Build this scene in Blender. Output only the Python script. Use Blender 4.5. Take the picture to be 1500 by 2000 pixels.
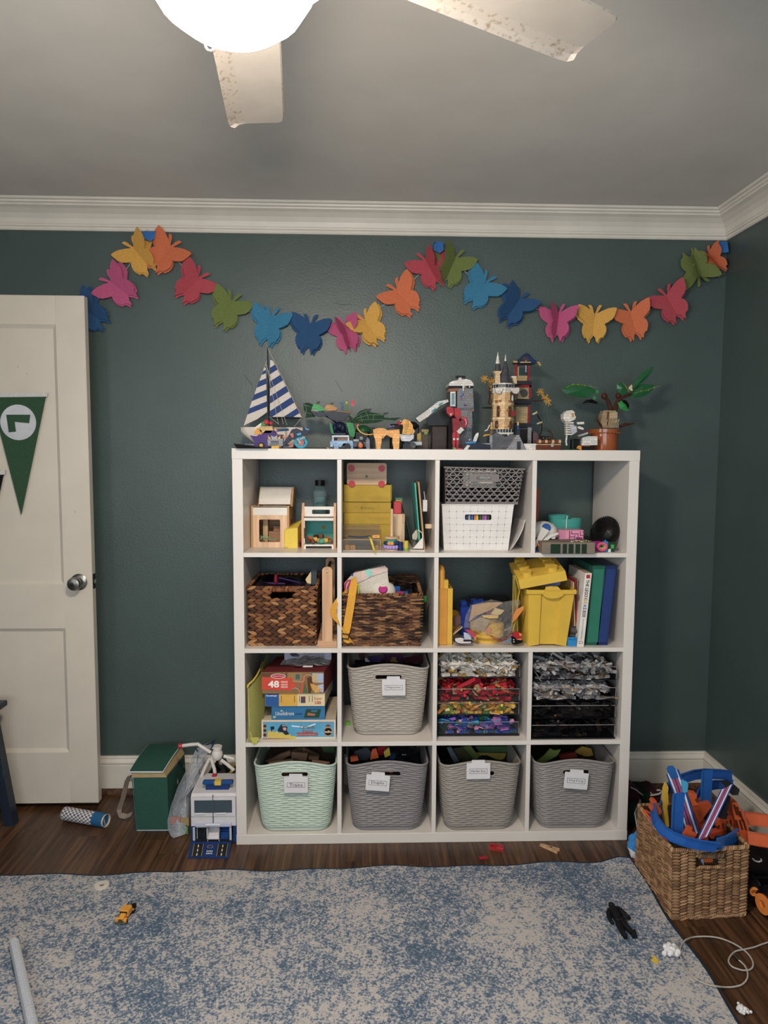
import bpy,bmesh,math,random
from mathutils import Matrix,Vector
for o in list(bpy.data.objects): bpy.data.objects.remove(o)
S = bpy.context.scene
COL = S.collection
RND = random.Random(7)
# ---------------------------------------------------------------- camera
CAM = Vector((-0.26966,-2.90396,1.44588)); YAW,PITCH,ROLL,FPX = 0.03111,-0.08059,0.00509,1357.6
_f = Vector((math.sin(YAW)*math.cos(PITCH),math.cos(YAW)*math.cos(PITCH),math.sin(PITCH)))
_r = Vector((math.cos(YAW),-math.sin(YAW),0)); _u = _r.cross(_f)
CR_,CU_ = _r*math.cos(ROLL)+_u*math.sin(ROLL),_u*math.cos(ROLL)-_r*math.sin(ROLL)
cd = bpy.data.cameras.new('camera'); cam = bpy.data.objects.new('camera',cd); COL.objects.link(cam)
cd.sensor_fit = 'VERTICAL'; cd.sensor_height = 36; cd.lens = FPX*36/2000; cd.clip_start = .02
m = Matrix((CR_,CU_,-_f)).transposed().to_4x4(); m.translation = CAM; cam.matrix_world = m
S.camera = cam
# ---------------------------------------------------------------- world, daylight, exposure
w = bpy.data.worlds.new('world'); S.world = w; w.use_nodes = True
w.node_tree.nodes['Background'].inputs[0].default_value = (.62,.74,.9,1)
w.node_tree.nodes['Background'].inputs[1].default_value = .6
for loc_,rz_,sx_,pw_ in (((-2.42,-3.1,1.5),-math.pi/2,1.5,55),((-.35,-4.58,1.5),0,2.4,62)):   # daylight through the two windows
    ld = bpy.data.lights.new('window_daylight','AREA'); ld.shape = 'RECTANGLE'; ld.size = sx_; ld.size_y = 1.3; ld.energy = pw_; ld.color = (.94,.97,1)
    lo = bpy.data.objects.new('window_daylight',ld); COL.objects.link(lo); lo.location = loc_; lo.rotation_euler = (math.pi/2,0,rz_)
GLOBE_STRENGTH = 195.0
S.view_settings.view_transform = 'Standard'; S.view_settings.look = 'None'
S.view_settings.gamma = 1; S.view_settings.use_curve_mapping = False
S.view_settings.exposure = 0.12

# ---------------------------------------------------------------- pixel <-> place helpers
def ray(px,py): return _f + CR_*((px-750)/FPX) + CU_*((1000-py)/FPX)
def at(px,py,Y):
    d = ray(px,py); return CAM + d*((Y-CAM.y)/d.y)
def onz(px,py,z=0.0):
    d = ray(px,py); return CAM + d*((z-CAM.z)/d.z)
class CR:
    """a zoomed crop of the photograph at a known depth: (u, v) -> (x, z)"""
    def __init__(s,x0,y0,k,Y=0.,zmin=None): s.a = (x0,y0,k); s.Y = Y; s.zm = zmin
    def at(s,Y,zmin=None): return CR(*s.a,Y,s.zm if zmin is None else zmin)
    def px(s,u,v): x0,y0,k = s.a; return x0+u*k,y0+v*k
    def __call__(s,u,v,Y=None):
        p = at(*s.px(u,v),s.Y if Y is None else Y); z = p.z
        if s.zm is not None and z < s.zm+.006: z = s.zm
        return (p.x,z)
    def rect(s,u0,v0,u1,v1):
        a = s(u0,v1); b = s(u1,v0); return a[0],b[0],a[1],b[1]
    def poly(s,*uv): return [s(uv[i],uv[i+1]) for i in range(0,len(uv),2)]
    def p3(s,u,v,Y=None): q = s(u,v,Y); return Vector((q[0],s.Y if Y is None else Y,q[1]))
    def onz(s,u,v,z=0.): return onz(*s.px(u,v),z)

# ---------------------------------------------------------------- materials
MATS = {}; BRICKY = False
def lin(h):
    h = h.lstrip('#'); c = [int(h[i:i+2],16)/255 for i in (0,2,4)]
    return [x/12.92 if x <= .04045 else ((x+.055)/1.055)**2.4 for x in c]
def newmat(name):
    m = bpy.data.materials.new(name); m.use_nodes = True; nt = m.node_tree
    return m,nt,nt.nodes['Principled BSDF'],nt.nodes['Material Output']
def noise(nt,scale,detail=2,vec=None,obj=True):
    n = nt.nodes.new('ShaderNodeTexNoise'); n.inputs['Scale'].default_value = scale; n.inputs['Detail'].default_value = detail
    if vec is None:
        t = nt.nodes.new('ShaderNodeTexCoord'); vec = t.outputs['Object']
    nt.links.new(vec,n.inputs['Vector']); return n
def ramp(nt,fac,stops):
    r = nt.nodes.new('ShaderNodeValToRGB'); e = r.color_ramp.elements
    while len(e) < len(stops): e.new(.5)
    for x,(p,c) in zip(e,stops): x.position = p; x.color = (*c,1)
    nt.links.new(fac,r.inputs[0]); return r
def bump(nt,b,h,strength=.2,dist=.002):
    n = nt.nodes.new('ShaderNodeBump'); n.inputs['Strength'].default_value = strength; n.inputs['Distance'].default_value = dist
    nt.links.new(h,n.inputs['Height']); nt.links.new(n.outputs[0],b.inputs['Normal'])
def stretched(nt,sx,sy,sz):
    t = nt.nodes.new('ShaderNodeTexCoord'); mp = nt.nodes.new('ShaderNodeMapping'); mp.inputs['Scale'].default_value = (sx,sy,sz)
    nt.links.new(t.outputs['Object'],mp.inputs['Vector']); return mp.outputs[0]
def brickwork(nt):
    # studs-and-plates seams of brick-built toys, in the toy's own space
    t = nt.nodes.new('ShaderNodeTexCoord'); sp = nt.nodes.new('ShaderNodeSeparateXYZ'); cb = nt.nodes.new('ShaderNodeCombineXYZ'); ad = nt.nodes.new('ShaderNodeMath')
    nt.links.new(t.outputs['Object'],sp.inputs[0]); nt.links.new(sp.outputs[0],ad.inputs[0]); nt.links.new(sp.outputs[1],ad.inputs[1]); nt.links.new(ad.outputs[0],cb.inputs[0]); nt.links.new(sp.outputs[2],cb.inputs[1])
    n = nt.nodes.new('ShaderNodeTexBrick'); nt.links.new(cb.outputs[0],n.inputs['Vector'])
    for k,v in (('Scale',1),('Mortar Size',.0005),('Mortar Smooth',.2),('Brick Width',.016),('Row Height',.0096)): n.inputs[k].default_value = v
    n.inputs[1].default_value = (.6,.6,.6,1); n.inputs[2].default_value = (.95,.95,.95,1); n.inputs[3].default_value = (0,0,0,1); return n
def smooth_path(pts,n=4):
    pts = [Vector(p) for p in pts]; out = []
    for i in range(len(pts)-1):
        a,b,c,d = pts[max(i-1,0)],pts[i],pts[i+1],pts[min(i+2,len(pts)-1)]
        for j in range(n):
            t = j/n; out.append(.5*((2*b)+(c-a)*t+(2*a-5*b+4*c-d)*t*t+(3*b-a-3*c+d)*t**3))
    return out+[pts[-1]]
def mat(key):
    if not isinstance(key,str): return key
    if BRICKY and '/' not in key: key += '/k'
    if key in MATS: return MATS[key]
    hx,_,k = key.partition('/'); c = lin(hx)
    m,nt,b,out = newmat(key); MATS[key] = m; g_ = .3*c[0]+.59*c[1]+.11*c[2]; c = [x+(g_-x)*.1 for x in c]
    rough = {'': .28,'k': .28,'s': .14,'p': .72,'c': .92,'w': .5,'wx': .5,'wy': .5,'m': .3,'g': .1,'l': .55}.get(k,.4)
    b.inputs['Roughness'].default_value = rough; b.inputs['Specular IOR Level'].default_value = .5 if k in ('s','m') or k[:1] in ('g','h') else .16
    if k[:1] in ('g','h'):
        a = float(k[1:])/100 if len(k) > 1 else .25
        tr = nt.nodes.new('ShaderNodeBsdfTransparent'); mx = nt.nodes.new('ShaderNodeMixShader')
        tr.inputs[0].default_value = (*[(.6+.4*x) if k[0] == 'g' else .9+.1*x for x in c],1)
        lw = nt.nodes.new('ShaderNodeLayerWeight'); lw.inputs[0].default_value = .25
        ma = nt.nodes.new('ShaderNodeMath'); ma.operation = 'MULTIPLY_ADD'; ma.inputs[1].default_value = .6 if k[0] == 'g' else .25; ma.inputs[2].default_value = a
        nt.links.new(lw.outputs['Facing'],ma.inputs[0]); nt.links.new(ma.outputs[0],mx.inputs[0])
        nt.links.new(tr.outputs[0],mx.inputs[1]); nt.links.new(b.outputs[0],mx.inputs[2]); nt.links.new(mx.outputs[0],out.inputs[0])
        b.inputs['Base Color'].default_value = (*c,1); b.inputs['Roughness'].default_value = .12; return m
    if k in ('w','wx','wy'):
        sc = {'w': (60,60,4),'wx': (4,60,60),'wy': (60,4,60)}[k]
        n = noise(nt,1,4,stretched(nt,*sc)); r = ramp(nt,n.outputs['Fac'],[(.3,[x*.72 for x in c]),(.7,[min(1,x*1.12) for x in c])])
    else:
        n = brickwork(nt) if k == 'k' else noise(nt,18 if k != 'c' else 220,3); d = {'c': .12,'p': .1}.get(k,.05)
        r = ramp(nt,n.outputs['Color' if k == 'k' else 'Fac'],[(.3,[x*(1-d) for x in c]),(.7,[min(1,x*(1+d)) for x in c])])
        if k == 'c':
            n2 = noise(nt,900,1); bump(nt,b,n2.outputs['Fac'],.25,.001)
    if k == 'k': n.inputs[1].default_value = (.5,.5,.5,1); r.color_ramp.elements[0].position = 0; r.color_ramp.elements[0].color = (*[x*.5 for x in c],1); r.color_ramp.elements[1].position = 1; r.color_ramp.elements[1].color = (*[min(1,x*1.12) for x in c],1)
    nt.links.new(r.outputs[0],b.inputs['Base Color'])
    if k == 'm': b.inputs['Metallic'].default_value = 1
    return m

# ---------------------------------------------------------------- mesh builder
def nrm(v): v = Vector(v); return v.normalized()
class MB:
    def __init__(s,mt='#cccccc'): s.v = []; s.f = []; s.mi = []; s.mats = []; s.X = Matrix(); s.cur = 0; s.mat(mt)
    def mat(s,k):
        m = mat(k)
        if m not in s.mats: s.mats.append(m)
        s.cur = s.mats.index(m); return s
    def at(s,loc=(0,0,0),rot=(0,0,0),sc=1):
        from mathutils import Euler
        s.X = Matrix.Translation(loc) @ Euler(rot).to_matrix().to_4x4() @ Matrix.Diagonal((*((sc,)*3 if isinstance(sc,(int,float)) else sc),1)); return s
    def add(s,vs,fs,k=None):
        if k is not None: s.mat(k)
        n = len(s.v); s.v += [s.X @ Vector(q) for q in vs]
        for f in fs: s.f.append([n+i for i in f]); s.mi.append(s.cur)
        return s
    def box(s,x0,x1,y0,y1,z0,z1,b=0,k=None):
        if x0 > x1: x0,x1 = x1,x0
        if y0 > y1: y0,y1 = y1,y0
        if z0 > z1: z0,z1 = z1,z0
        if not b:
            vs = [(x,y,z) for x in (x0,x1) for y in (y0,y1) for z in (z0,z1)]
            return s.add(vs,[(0,1,3,2),(4,6,7,5),(0,4,5,1),(2,3,7,6),(0,2,6,4),(1,5,7,3)],k)
        b = min(b,(x1-x0)*.45,(y1-y0)*.45,(z1-z0)*.45)
        idx = {}; vs = []
        for i in (0,1):
            for j in (0,1):
                for l in (0,1):
                    for a in range(3):
                        p = [(x0,x1)[i],(y0,y1)[j],(z0,z1)[l]]
                        for q,sg in enumerate((i,j,l)):
                            if q != a: p[q] += b*(1-2*sg)
                        idx[i,j,l,a] = len(vs); vs.append(p)
        fs = []
        for a in range(3):
            o1,o2 = [q for q in range(3) if q != a]
            for sg in (0,1):
                ring = []
                for (s1,s2) in ((0,0),(1,0),(1,1),(0,1)):
                    t = [0]*3; t[a] = sg; t[o1] = s1; t[o2] = s2; ring.append(idx[t[0],t[1],t[2],a])
                fs.append(ring)
            for s1 in (0,1):
                for s2 in (0,1):
                    t = [0]*3; t[o1] = s1; t[o2] = s2; t0 = t[:]; t1 = t[:]; t0[a] = 0; t1[a] = 1
                    fs.append((idx[(*t0,o1)],idx[(*t1,o1)],idx[(*t1,o2)],idx[(*t0,o2)]))
        for i in (0,1):
            for j in (0,1):
                for l in (0,1): fs.append([idx[i,j,l,a] for a in range(3)])
        return s.add(vs,fs,k)
    def cyl(s,a,b,r,r2=None,n=12,k=None,caps=True):
        a,b = Vector(a),Vector(b); r2 = r if r2 is None else r2; d = nrm(b-a)
        u = d.cross(Vector((0,0,1)) if abs(d.z) < .9 else Vector((1,0,0))).normalized(); w = d.cross(u)
        vs = []; fs = []
        for q,rr in ((a,r),(b,r2)):
            for i in range(n):
                t = 2*math.pi*i/n; vs.append(q+(u*math.cos(t)+w*math.sin(t))*rr)
        for i in range(n): fs.append((i,(i+1) % n,n+(i+1) % n,n+i))
        if caps: fs += [list(range(n))[::-1],list(range(n,2*n))]
        return s.add(vs,fs,k)
    def tube(s,pts,r,n=6,k=None,closed=False,caps=True,flat=1,up=None):
        pts = [Vector(q) for q in pts]; N = len(pts); vs = []; fs = []
        pu = None
        for i,q in enumerate(pts):
            if closed: d = pts[(i+1) % N]-pts[i-1]
            else: d = pts[min(i+1,N-1)]-pts[max(i-1,0)]
            d = d.normalized() if d.length > 1e-9 else Vector((0,0,1))
            if up is not None: u = Vector(up)-d*d.dot(Vector(up))
            elif pu is None: u = d.cross(Vector((0,0,1)) if abs(d.z) < .9 else Vector((1,0,0)))
            else: u = pu-d*pu.dot(d)
            if u.length < 1e-6: u = d.orthogonal()
            u.normalize(); pu = u; w = d.cross(u); rr = r[i] if isinstance(r,(list,tuple)) else r
            for j in range(n):
                t = 2*math.pi*(j+.5)/n; vs.append(q+u*math.cos(t)*rr+w*math.sin(t)*rr*flat)
        for i in range(N if closed else N-1):
            a,b = i*n,((i+1) % N)*n
            for j in range(n): fs.append((a+j,a+(j+1) % n,b+(j+1) % n,b+j))
        if caps and not closed: fs += [list(range(n))[::-1],list(range((N-1)*n,N*n))]
        return s.add(vs,fs,k)
    def strap(s,pts,wv,th=.0012,k=None):
        """flat band along pts, half width vector(s) wv"""
        pts = [Vector(q) for q in pts]; N = len(pts); vs = []; fs = []
        for i,q in enumerate(pts):
            wd = Vector(wv[i] if isinstance(wv[0],(tuple,list,Vector)) else wv)
            d = (pts[min(i+1,N-1)]-pts[max(i-1,0)]); nn = d.cross(wd).normalized()*th*.5
            vs += [q-wd-nn,q+wd-nn,q+wd+nn,q-wd+nn]
        for i in range(N-1):
            for j in range(4): fs.append((i*4+j,i*4+(j+1) % 4,i*4+4+(j+1) % 4,i*4+4+j))
        fs += [(3,2,1,0),(N*4-4,N*4-3,N*4-2,N*4-1)]
        return s.add(vs,fs,k)
    def lathe(s,prof,c=(0,0,0),ax=(0,0,1),n=16,k=None,sx=1,sy=1,caps=True):
        c = Vector(c); d = nrm(ax); u = Vector((1,0,0)) if abs(d.x) < .9 else Vector((0,1,0)); u = (u-d*u.dot(d)).normalized(); w = d.cross(u)
        vs = []; fs = []
        for r,h in prof:
            for i in range(n):
                t = 2*math.pi*i/n; vs.append(c+d*h+u*math.cos(t)*r*sx+w*math.sin(t)*r*sy)
        for q in range(len(prof)-1):
            for i in range(n): fs.append((q*n+i,q*n+(i+1) % n,(q+1)*n+(i+1) % n,(q+1)*n+i))
        if caps and prof[0][0] > 1e-5: fs.append(list(range(n))[::-1])
        if caps and prof[-1][0] > 1e-5: fs.append(list(range((len(prof)-1)*n,len(prof)*n)))
        return s.add(vs,fs,k)
    def sph(s,c,r,nu=12,nv=7,k=None):
        r = (r,r,r) if isinstance(r,(int,float)) else r
        c = Vector(c); vs = [c+Vector((0,0,-r[2]))]; fs = []
        for j in range(1,nv):
            ph = -math.pi/2+math.pi*j/nv
            for i in range(nu):
                t = 2*math.pi*i/nu; vs.append(c+Vector((r[0]*math.cos(ph)*math.cos(t),r[1]*math.cos(ph)*math.sin(t),r[2]*math.sin(ph))))
        vs.append(c+Vector((0,0,r[2]))); L = len(vs)-1
        for i in range(nu):
            fs.append((0,1+(i+1) % nu,1+i)); fs.append((L,L-nu+i,L-nu+(i+1) % nu))
            for j in range(nv-2):
                a = 1+j*nu; fs.append((a+i,a+(i+1) % nu,a+nu+(i+1) % nu,a+nu+i))
        return s.add(vs,fs,k)
    def blob(s,c,ax,ay,az,nu=6,k=None):
        """low-poly spindle: long axis ax"""
        c,ax,ay,az = map(Vector,(c,ax,ay,az)); vs = [c-ax]; fs = []
        for q,rr in ((-.6,.75),(0,1),(.6,.75)):
            for i in range(nu):
                t = 2*math.pi*i/nu; vs.append(c+ax*q+(ay*math.cos(t)+az*math.sin(t))*rr)
        vs.append(c+ax); L = len(vs)-1
        for i in range(nu):
            j = (i+1) % nu; fs += [(0,1+j,1+i),(1+i,1+j,1+nu+j,1+nu+i),(1+nu+i,1+nu+j,1+2*nu+j,1+2*nu+i),(L,1+2*nu+i,1+2*nu+j)]
        return s.add(vs,fs,k)
    def prism(s,poly,y0,y1,k=None,slant=(0,0),sc=1):
        """outline in (x, z), extruded from y0 to y1"""
        n = len(poly); cx = sum(p[0] for p in poly)/n; cz = sum(p[1] for p in poly)/n
        vs = [(x,y0,z) for x,z in poly]+[(cx+(x-cx)*sc+slant[0],y1,cz+(z-cz)*sc+slant[1]) for x,z in poly]
        fs = [list(range(n)),list(range(n,2*n))[::-1]]+[(i,n+i,n+(i+1) % n,(i+1) % n) for i in range(n)]
        return s.add(vs,fs,k)
    def prismz(s,poly,z0,z1,k=None,sc=1):
        n = len(poly); cx = sum(p[0] for p in poly)/n; cy = sum(p[1] for p in poly)/n
        vs = [(x,y,z0) for x,y in poly]+[(cx+(x-cx)*sc,cy+(y-cy)*sc,z1) for x,y in poly]
        return s.add(vs,[list(range(n))[::-1],list(range(n,2*n))]+[(i,(i+1) % n,n+(i+1) % n,n+i) for i in range(n)],k)
    def prismx(s,poly,x0,x1,k=None):
        n = len(poly); vs = [(x0,y,z) for y,z in poly]+[(x1,y,z) for y,z in poly]
        return s.add(vs,[list(range(n)),list(range(n,2*n))[::-1]]+[(i,n+i,n+(i+1) % n,(i+1) % n) for i in range(n)],k)
    def hexa(s,b,t,k=None):
        """8 corners: bottom ring of 4 and top ring of 4"""
        return s.add(list(b)+list(t),[(3,2,1,0),(4,5,6,7)]+[(i,(i+1) % 4,4+(i+1) % 4,4+i) for i in range(4)],k)
    def surf(s,fn,nu,nv,k=None,wrap=False,skip=None):
        vs = [fn(i/nu,j/nv) for j in range(nv+1) for i in range(nu if wrap else nu+1)]; W = nu if wrap else nu+1; fs = []
        for j in range(nv):
            for i in range(nu):
                if skip and skip((i+.5)/nu,(j+.5)/nv): continue
                fs.append((j*W+i,j*W+(i+1) % W,(j+1)*W+(i+1) % W,(j+1)*W+i))
        return s.add(vs,fs,k)
    def sheet(s,fn,nu,nv,th,k=None):
        """closed thin slab round the surface fn(u, v)"""
        W = nu+1; P = [Vector(fn(i/nu,j/nv)) for j in range(nv+1) for i in range(nu+1)]; N = []
        for j in range(nv+1):
            for i in range(W):
                du = P[j*W+min(i+1,nu)]-P[j*W+max(i-1,0)]; dv = P[min(j+1,nv)*W+i]-P[max(j-1,0)*W+i]
                q = du.cross(dv); N.append(q.normalized() if q.length > 1e-12 else Vector((0,0,1)))
        L = len(P); vs = [p+q*th*.5 for p,q in zip(P,N)]+[p-q*th*.5 for p,q in zip(P,N)]; fs = []
        for j in range(nv):
            for i in range(nu):
                a = (j*W+i,j*W+i+1,(j+1)*W+i+1,(j+1)*W+i); fs.append(a); fs.append([L+q for q in a[::-1]])
        bd = [i for i in range(W)]+[j*W+nu for j in range(1,nv+1)]+[nv*W+i for i in range(nu-1,-1,-1)]+[j*W for j in range(nv-1,0,-1)]
        for i in range(len(bd)): a,b = bd[i],bd[(i+1) % len(bd)]; fs.append((b,a,L+a,L+b))
        return s.add(vs,fs,k)
    def build(s,name,parent=None,smooth=False,recalc=True,origin=None):
        xs = [v.x for v in s.v]; ys = [v.y for v in s.v]; zs = [v.z for v in s.v]
        o = Vector(((min(xs)+max(xs))/2,(min(ys)+max(ys))/2,min(zs))) if origin is None else Vector(origin)
        me = bpy.data.meshes.new(name); me.from_pydata([v-o for v in s.v],[],s.f)
        for m in s.mats: me.materials.append(m)
        me.polygons.foreach_set('material_index',s.mi)
        if recalc:
            bm = bmesh.new(); bm.from_mesh(me); bmesh.ops.recalc_face_normals(bm,faces=bm.faces); bm.to_mesh(me); bm.free()
        if smooth:
            me.polygons.foreach_set('use_smooth',[True]*len(me.polygons))
            try: me.set_sharp_from_angle(angle=math.radians(40))
            except Exception: pass
        me.update()
        ob = bpy.data.objects.new(name,me); COL.objects.link(ob); place(ob,o,parent); return ob
WL = {}
def place(ob,o,parent=None):
    WL[ob.name] = Vector(o)
    if parent is not None: ob.parent = parent; ob.location = Vector(o)-WL[parent.name]
    else: ob.location = o
def tag(o,label,cat=None,group=None,kind=None):
    if label: o['label'] = label
    if cat: o['category'] = cat
    if group: o['group'] = group
    if kind: o['kind'] = kind
    return o
def thing(name,label,cat,loc,group=None):
    o = bpy.data.objects.new(name,None); COL.objects.link(o); o.empty_display_size = .05; place(o,loc); return tag(o,label,cat,group)
def struct(o): o['kind'] = 'structure'; return o
def dup(root,loc,rot=None,label=None,group=None,scale=None):
    r = root.copy(); COL.objects.link(r); r.location = loc; WL[r.name] = Vector(loc)
    if rot is not None: r.rotation_euler = rot
    if scale is not None: r.scale = scale if not isinstance(scale,(int,float)) else (scale,)*3
    if label: r['label'] = label
    if group: r['group'] = group
    for ch in root.children:
        c = ch.copy(); COL.objects.link(c); c.parent = r
        for g in ch.children:
            d = g.copy(); COL.objects.link(d); d.parent = c
    return r
def text(s,x0,x1,z0,z1,y,k,parent=None,name='lettering',ang=0,th=.0006,keep=False,normal=None,bold=.0):
    """lettering fitted to a box on an upright plane facing the room; or on the plane with matrix `normal`"""
    cu = bpy.data.curves.new('t','FONT'); cu.body = s; cu.resolution_u = 2; cu.offset = bold
    ob = bpy.data.objects.new('t',cu); COL.objects.link(ob); bpy.context.view_layer.update()
    me = bpy.data.meshes.new_from_object(ob); bpy.data.objects.remove(ob)
    V = [v.co.copy() for v in me.vertices]; Fc = [list(p.vertices) for p in me.polygons]; bpy.data.meshes.remove(me)
    ax,bx = min(v.x for v in V),max(v.x for v in V); ay,by = min(v.y for v in V),max(v.y for v in V)
    cx,cz = (x0+x1)/2,(z0+z1)/2; sx = (x1-x0)/(bx-ax); sz = (z1-z0)/(by-ay)
    if keep: sx = sz = min(sx,sz)
    ca,sa = math.cos(ang),math.sin(ang); mb = MB(k); vs = []
    for v in V:
        a = (v.x-(ax+bx)/2)*sx; b = (v.y-(ay+by)/2)*sz
        q = Vector((cx+a*ca-b*sa,y-th,cz+a*sa+b*ca)); vs.append(normal @ q if normal is not None else q)
    mb.add(vs,Fc); return mb.build(name,parent,recalc=False)
def clip(poly,nx,nz,d,keep=1):
    """keep the side of a polygon where (n . p - d)*keep >= 0"""
    out = []; n = len(poly)
    for i in range(n):
        a,b = poly[i],poly[(i+1) % n]; da = (a[0]*nx+a[1]*nz-d)*keep; db = (b[0]*nx+b[1]*nz-d)*keep
        if da >= 0: out.append(a)
        if (da >= 0) != (db >= 0):
            t = da/(da-db); out.append((a[0]+(b[0]-a[0])*t,a[1]+(b[1]-a[1])*t))
    return out
def stripes(mb,poly,ang,edges,cols,y0,y1):
    nx,nz = -math.sin(ang),math.cos(ang); ds = [p[0]*nx+p[1]*nz for p in poly]; a,b = min(ds),max(ds)
    for i in range(len(edges)-1):
        q = clip(poly,nx,nz,a+(b-a)*edges[i]); q = clip(q,nx,nz,a+(b-a)*edges[i+1],-1) if len(q) > 2 else q
        if len(q) > 2: mb.prism(q,y0,y1,cols[i % len(cols)])
def arc(cx,cy,r,a0,a1,n): return [(cx+r*math.cos(math.radians(a0+(a1-a0)*i/n)),cy+r*math.sin(math.radians(a0+(a1-a0)*i/n))) for i in range(n+1)]
def rrect(x0,x1,z0,z1,r,n=4):
    return arc(x1-r,z1-r,r,0,90,n)+arc(x0+r,z1-r,r,90,180,n)+arc(x0+r,z0+r,r,180,270,n)+arc(x1-r,z0+r,r,270,360,n)
def ringpoly(mb,outer,inner,y0,y1,k=None):
    """frame between two outlines with the same number of points"""
    n = len(outer); vs = [(x,y0,z) for x,z in outer]+[(x,y0,z) for x,z in inner]+[(x,y1,z) for x,z in outer]+[(x,y1,z) for x,z in inner]; fs = []
    for i in range(n):
        j = (i+1) % n; fs += [(i,j,n+j,n+i),(2*n+i,3*n+i,3*n+j,2*n+j),(i,2*n+i,2*n+j,j),(n+i,n+j,3*n+j,3*n+i)]
    mb.add(vs,fs,k)
def one(mb,name,label,cat,group=None,smooth=False):
    return tag(mb.build(name,None,smooth),label,cat,group)
# ================================================================ the room
XL,XR,YF,ZC = -2.25,1.2323,-4.4,2.4417
def wall_material(name,hexc):
    m,nt,b,out = newmat(name); c = lin(hexc)
    n = noise(nt,3,4); r = ramp(nt,n.outputs['Fac'],[(.3,[x*.9 for x in c]),(.7,[x*1.08 for x in c])]); nt.links.new(r.outputs[0],b.inputs['Base Color'])
    n2 = noise(nt,120,3); n3 = noise(nt,9,3)
    a = nt.nodes.new('ShaderNodeMath'); a.operation = 'MULTIPLY_ADD'; a.inputs[1].default_value = .7
    nt.links.new(n2.outputs['Fac'],a.inputs[0]); nt.links.new(n3.outputs['Fac'],a.inputs[2])
    bump(nt,b,a.outputs[0],.35,.003); b.inputs['Roughness'].default_value = .42; return m
WALLM = wall_material('green_wall_paint','#44524f')
def plain(name,hexc,rough,sc=5,d=.04):
    m,nt,b,out = newmat(name); c = lin(hexc); n = noise(nt,sc,4)
    r = ramp(nt,n.outputs['Fac'],[(.3,[x*(1-d) for x in c]),(.7,[x*(1+d) for x in c])]); nt.links.new(r.outputs[0],b.inputs['Base Color']); b.inputs['Roughness'].default_value = rough; return m
CEILM = plain('ceiling_paint','#e0dbd3',.85); TRIMM = plain('trim_paint','#d9d2c6',.4,8,.05); DOORM = plain('door_paint','#d2c9bb',.38,6,.04)
SHELFM = plain('white_laminate','#d8d1c9',.34,4,.02)
struct(MB(WALLM).box(XL,XR,0,.1,0,ZC).build('wall_back')); struct(MB(WALLM).box(XR,XR+.1,YF,.1,0,ZC).build('wall_right'))
wf = MB(WALLM)
for a in ((XL,-1.6,0,ZC),(.9,XR,0,ZC),(-1.6,.9,0,.8),(-1.6,.9,2.2,ZC)): wf.box(a[0],a[1],YF-.1,YF,a[2],a[3])
struct(wf.build('wall_front')); wn = MB(TRIMM)
for a in ((-1.6,-1.52,.8,2.2),(.82,.9,.8,2.2),(-.39,-.31,.8,2.2),(-1.52,.82,.8,.86),(-1.52,.82,2.14,2.2),(-1.52,.82,1.48,1.52)): wn.box(a[0],a[1],YF-.08,YF+.02,a[2],a[3])
wo = struct(wn.build('window_2')); MB('#dfe8ee/g4').box(-1.52,.82,YF-.05,YF-.045,.86,2.14).build('pane',wo); struct(MB(CEILM).box(XL-.1,XR+.1,YF-.1,.1,ZC,ZC+.1).build('ceiling'))
wf = MB(WALLM)
for a in ((YF-.1,-3.9,0,ZC),(-2.3,.1,0,ZC),(-3.9,-2.3,0,.8),(-3.9,-2.3,2.2,ZC)): wf.box(XL-.1,XL,a[0],a[1],a[2],a[3])
struct(wf.build('wall_left'))
wn = MB(TRIMM)
for a in ((-3.9,-3.82,.8,2.2),(-2.38,-2.3,.8,2.2),(-3.82,-2.38,.8,.86),(-3.82,-2.38,2.14,2.2),(-3.82,-2.38,1.48,1.52)): wn.box(XL-.08,XL+.02,a[0],a[1],a[2],a[3])
wo = struct(wn.build('window_1')); MB('#dfe8ee/g4').box(XL-.05,XL-.045,-3.82,-2.38,.86,2.14).build('pane',wo)
# floor: oak strips running towards the back wall
def plank_material():
    m,nt,b,out = newmat('stained_oak'); v = stretched(nt,70,3.2,70); n = noise(nt,1,6,v)
    oi = nt.nodes.new('ShaderNodeObjectInfo')
    ad = nt.nodes.new('ShaderNodeVectorMath'); ad.operation = 'ADD'; cb = nt.nodes.new('ShaderNodeCombineXYZ'); ml = nt.nodes.new('ShaderNodeMath'); ml.operation = 'MULTIPLY'; ml.inputs[1].default_value = 50
    nt.links.new(oi.outputs['Random'],ml.inputs[0]); nt.links.new(ml.outputs[0],cb.inputs[0]); nt.links.new(ml.outputs[0],cb.inputs[1]); nt.links.new(v,ad.inputs[0]); nt.links.new(cb.outputs[0],ad.inputs[1]); nt.links.new(ad.outputs[0],n.inputs['Vector'])
    r = ramp(nt,n.outputs['Fac'],[(.25,lin('#22140c')),(.5,lin('#4f3523')),(.75,lin('#735238'))])
    hv = nt.nodes.new('ShaderNodeHueSaturation'); mr = nt.nodes.new('ShaderNodeMapRange'); mr.inputs[3].default_value = .72; mr.inputs[4].default_value = 1.12
    nt.links.new(oi.outputs['Random'],mr.inputs[0]); nt.links.new(mr.outputs[0],hv.inputs['Value']); nt.links.new(r.outputs[0],hv.inputs['Color']); nt.links.new(hv.outputs[0],b.inputs['Base Color'])
    b.inputs['Roughness'].default_value = .38; bump(nt,b,n.outputs['Fac'],.15,.001); return m
OAK = plank_material()
fl = struct(MB(OAK).box(XL-.1,XR+.1,YF-.1,.1,-.1,-.012).build('floor')); WP = .0826
meshes = {}
x = XL; i = 0
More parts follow.
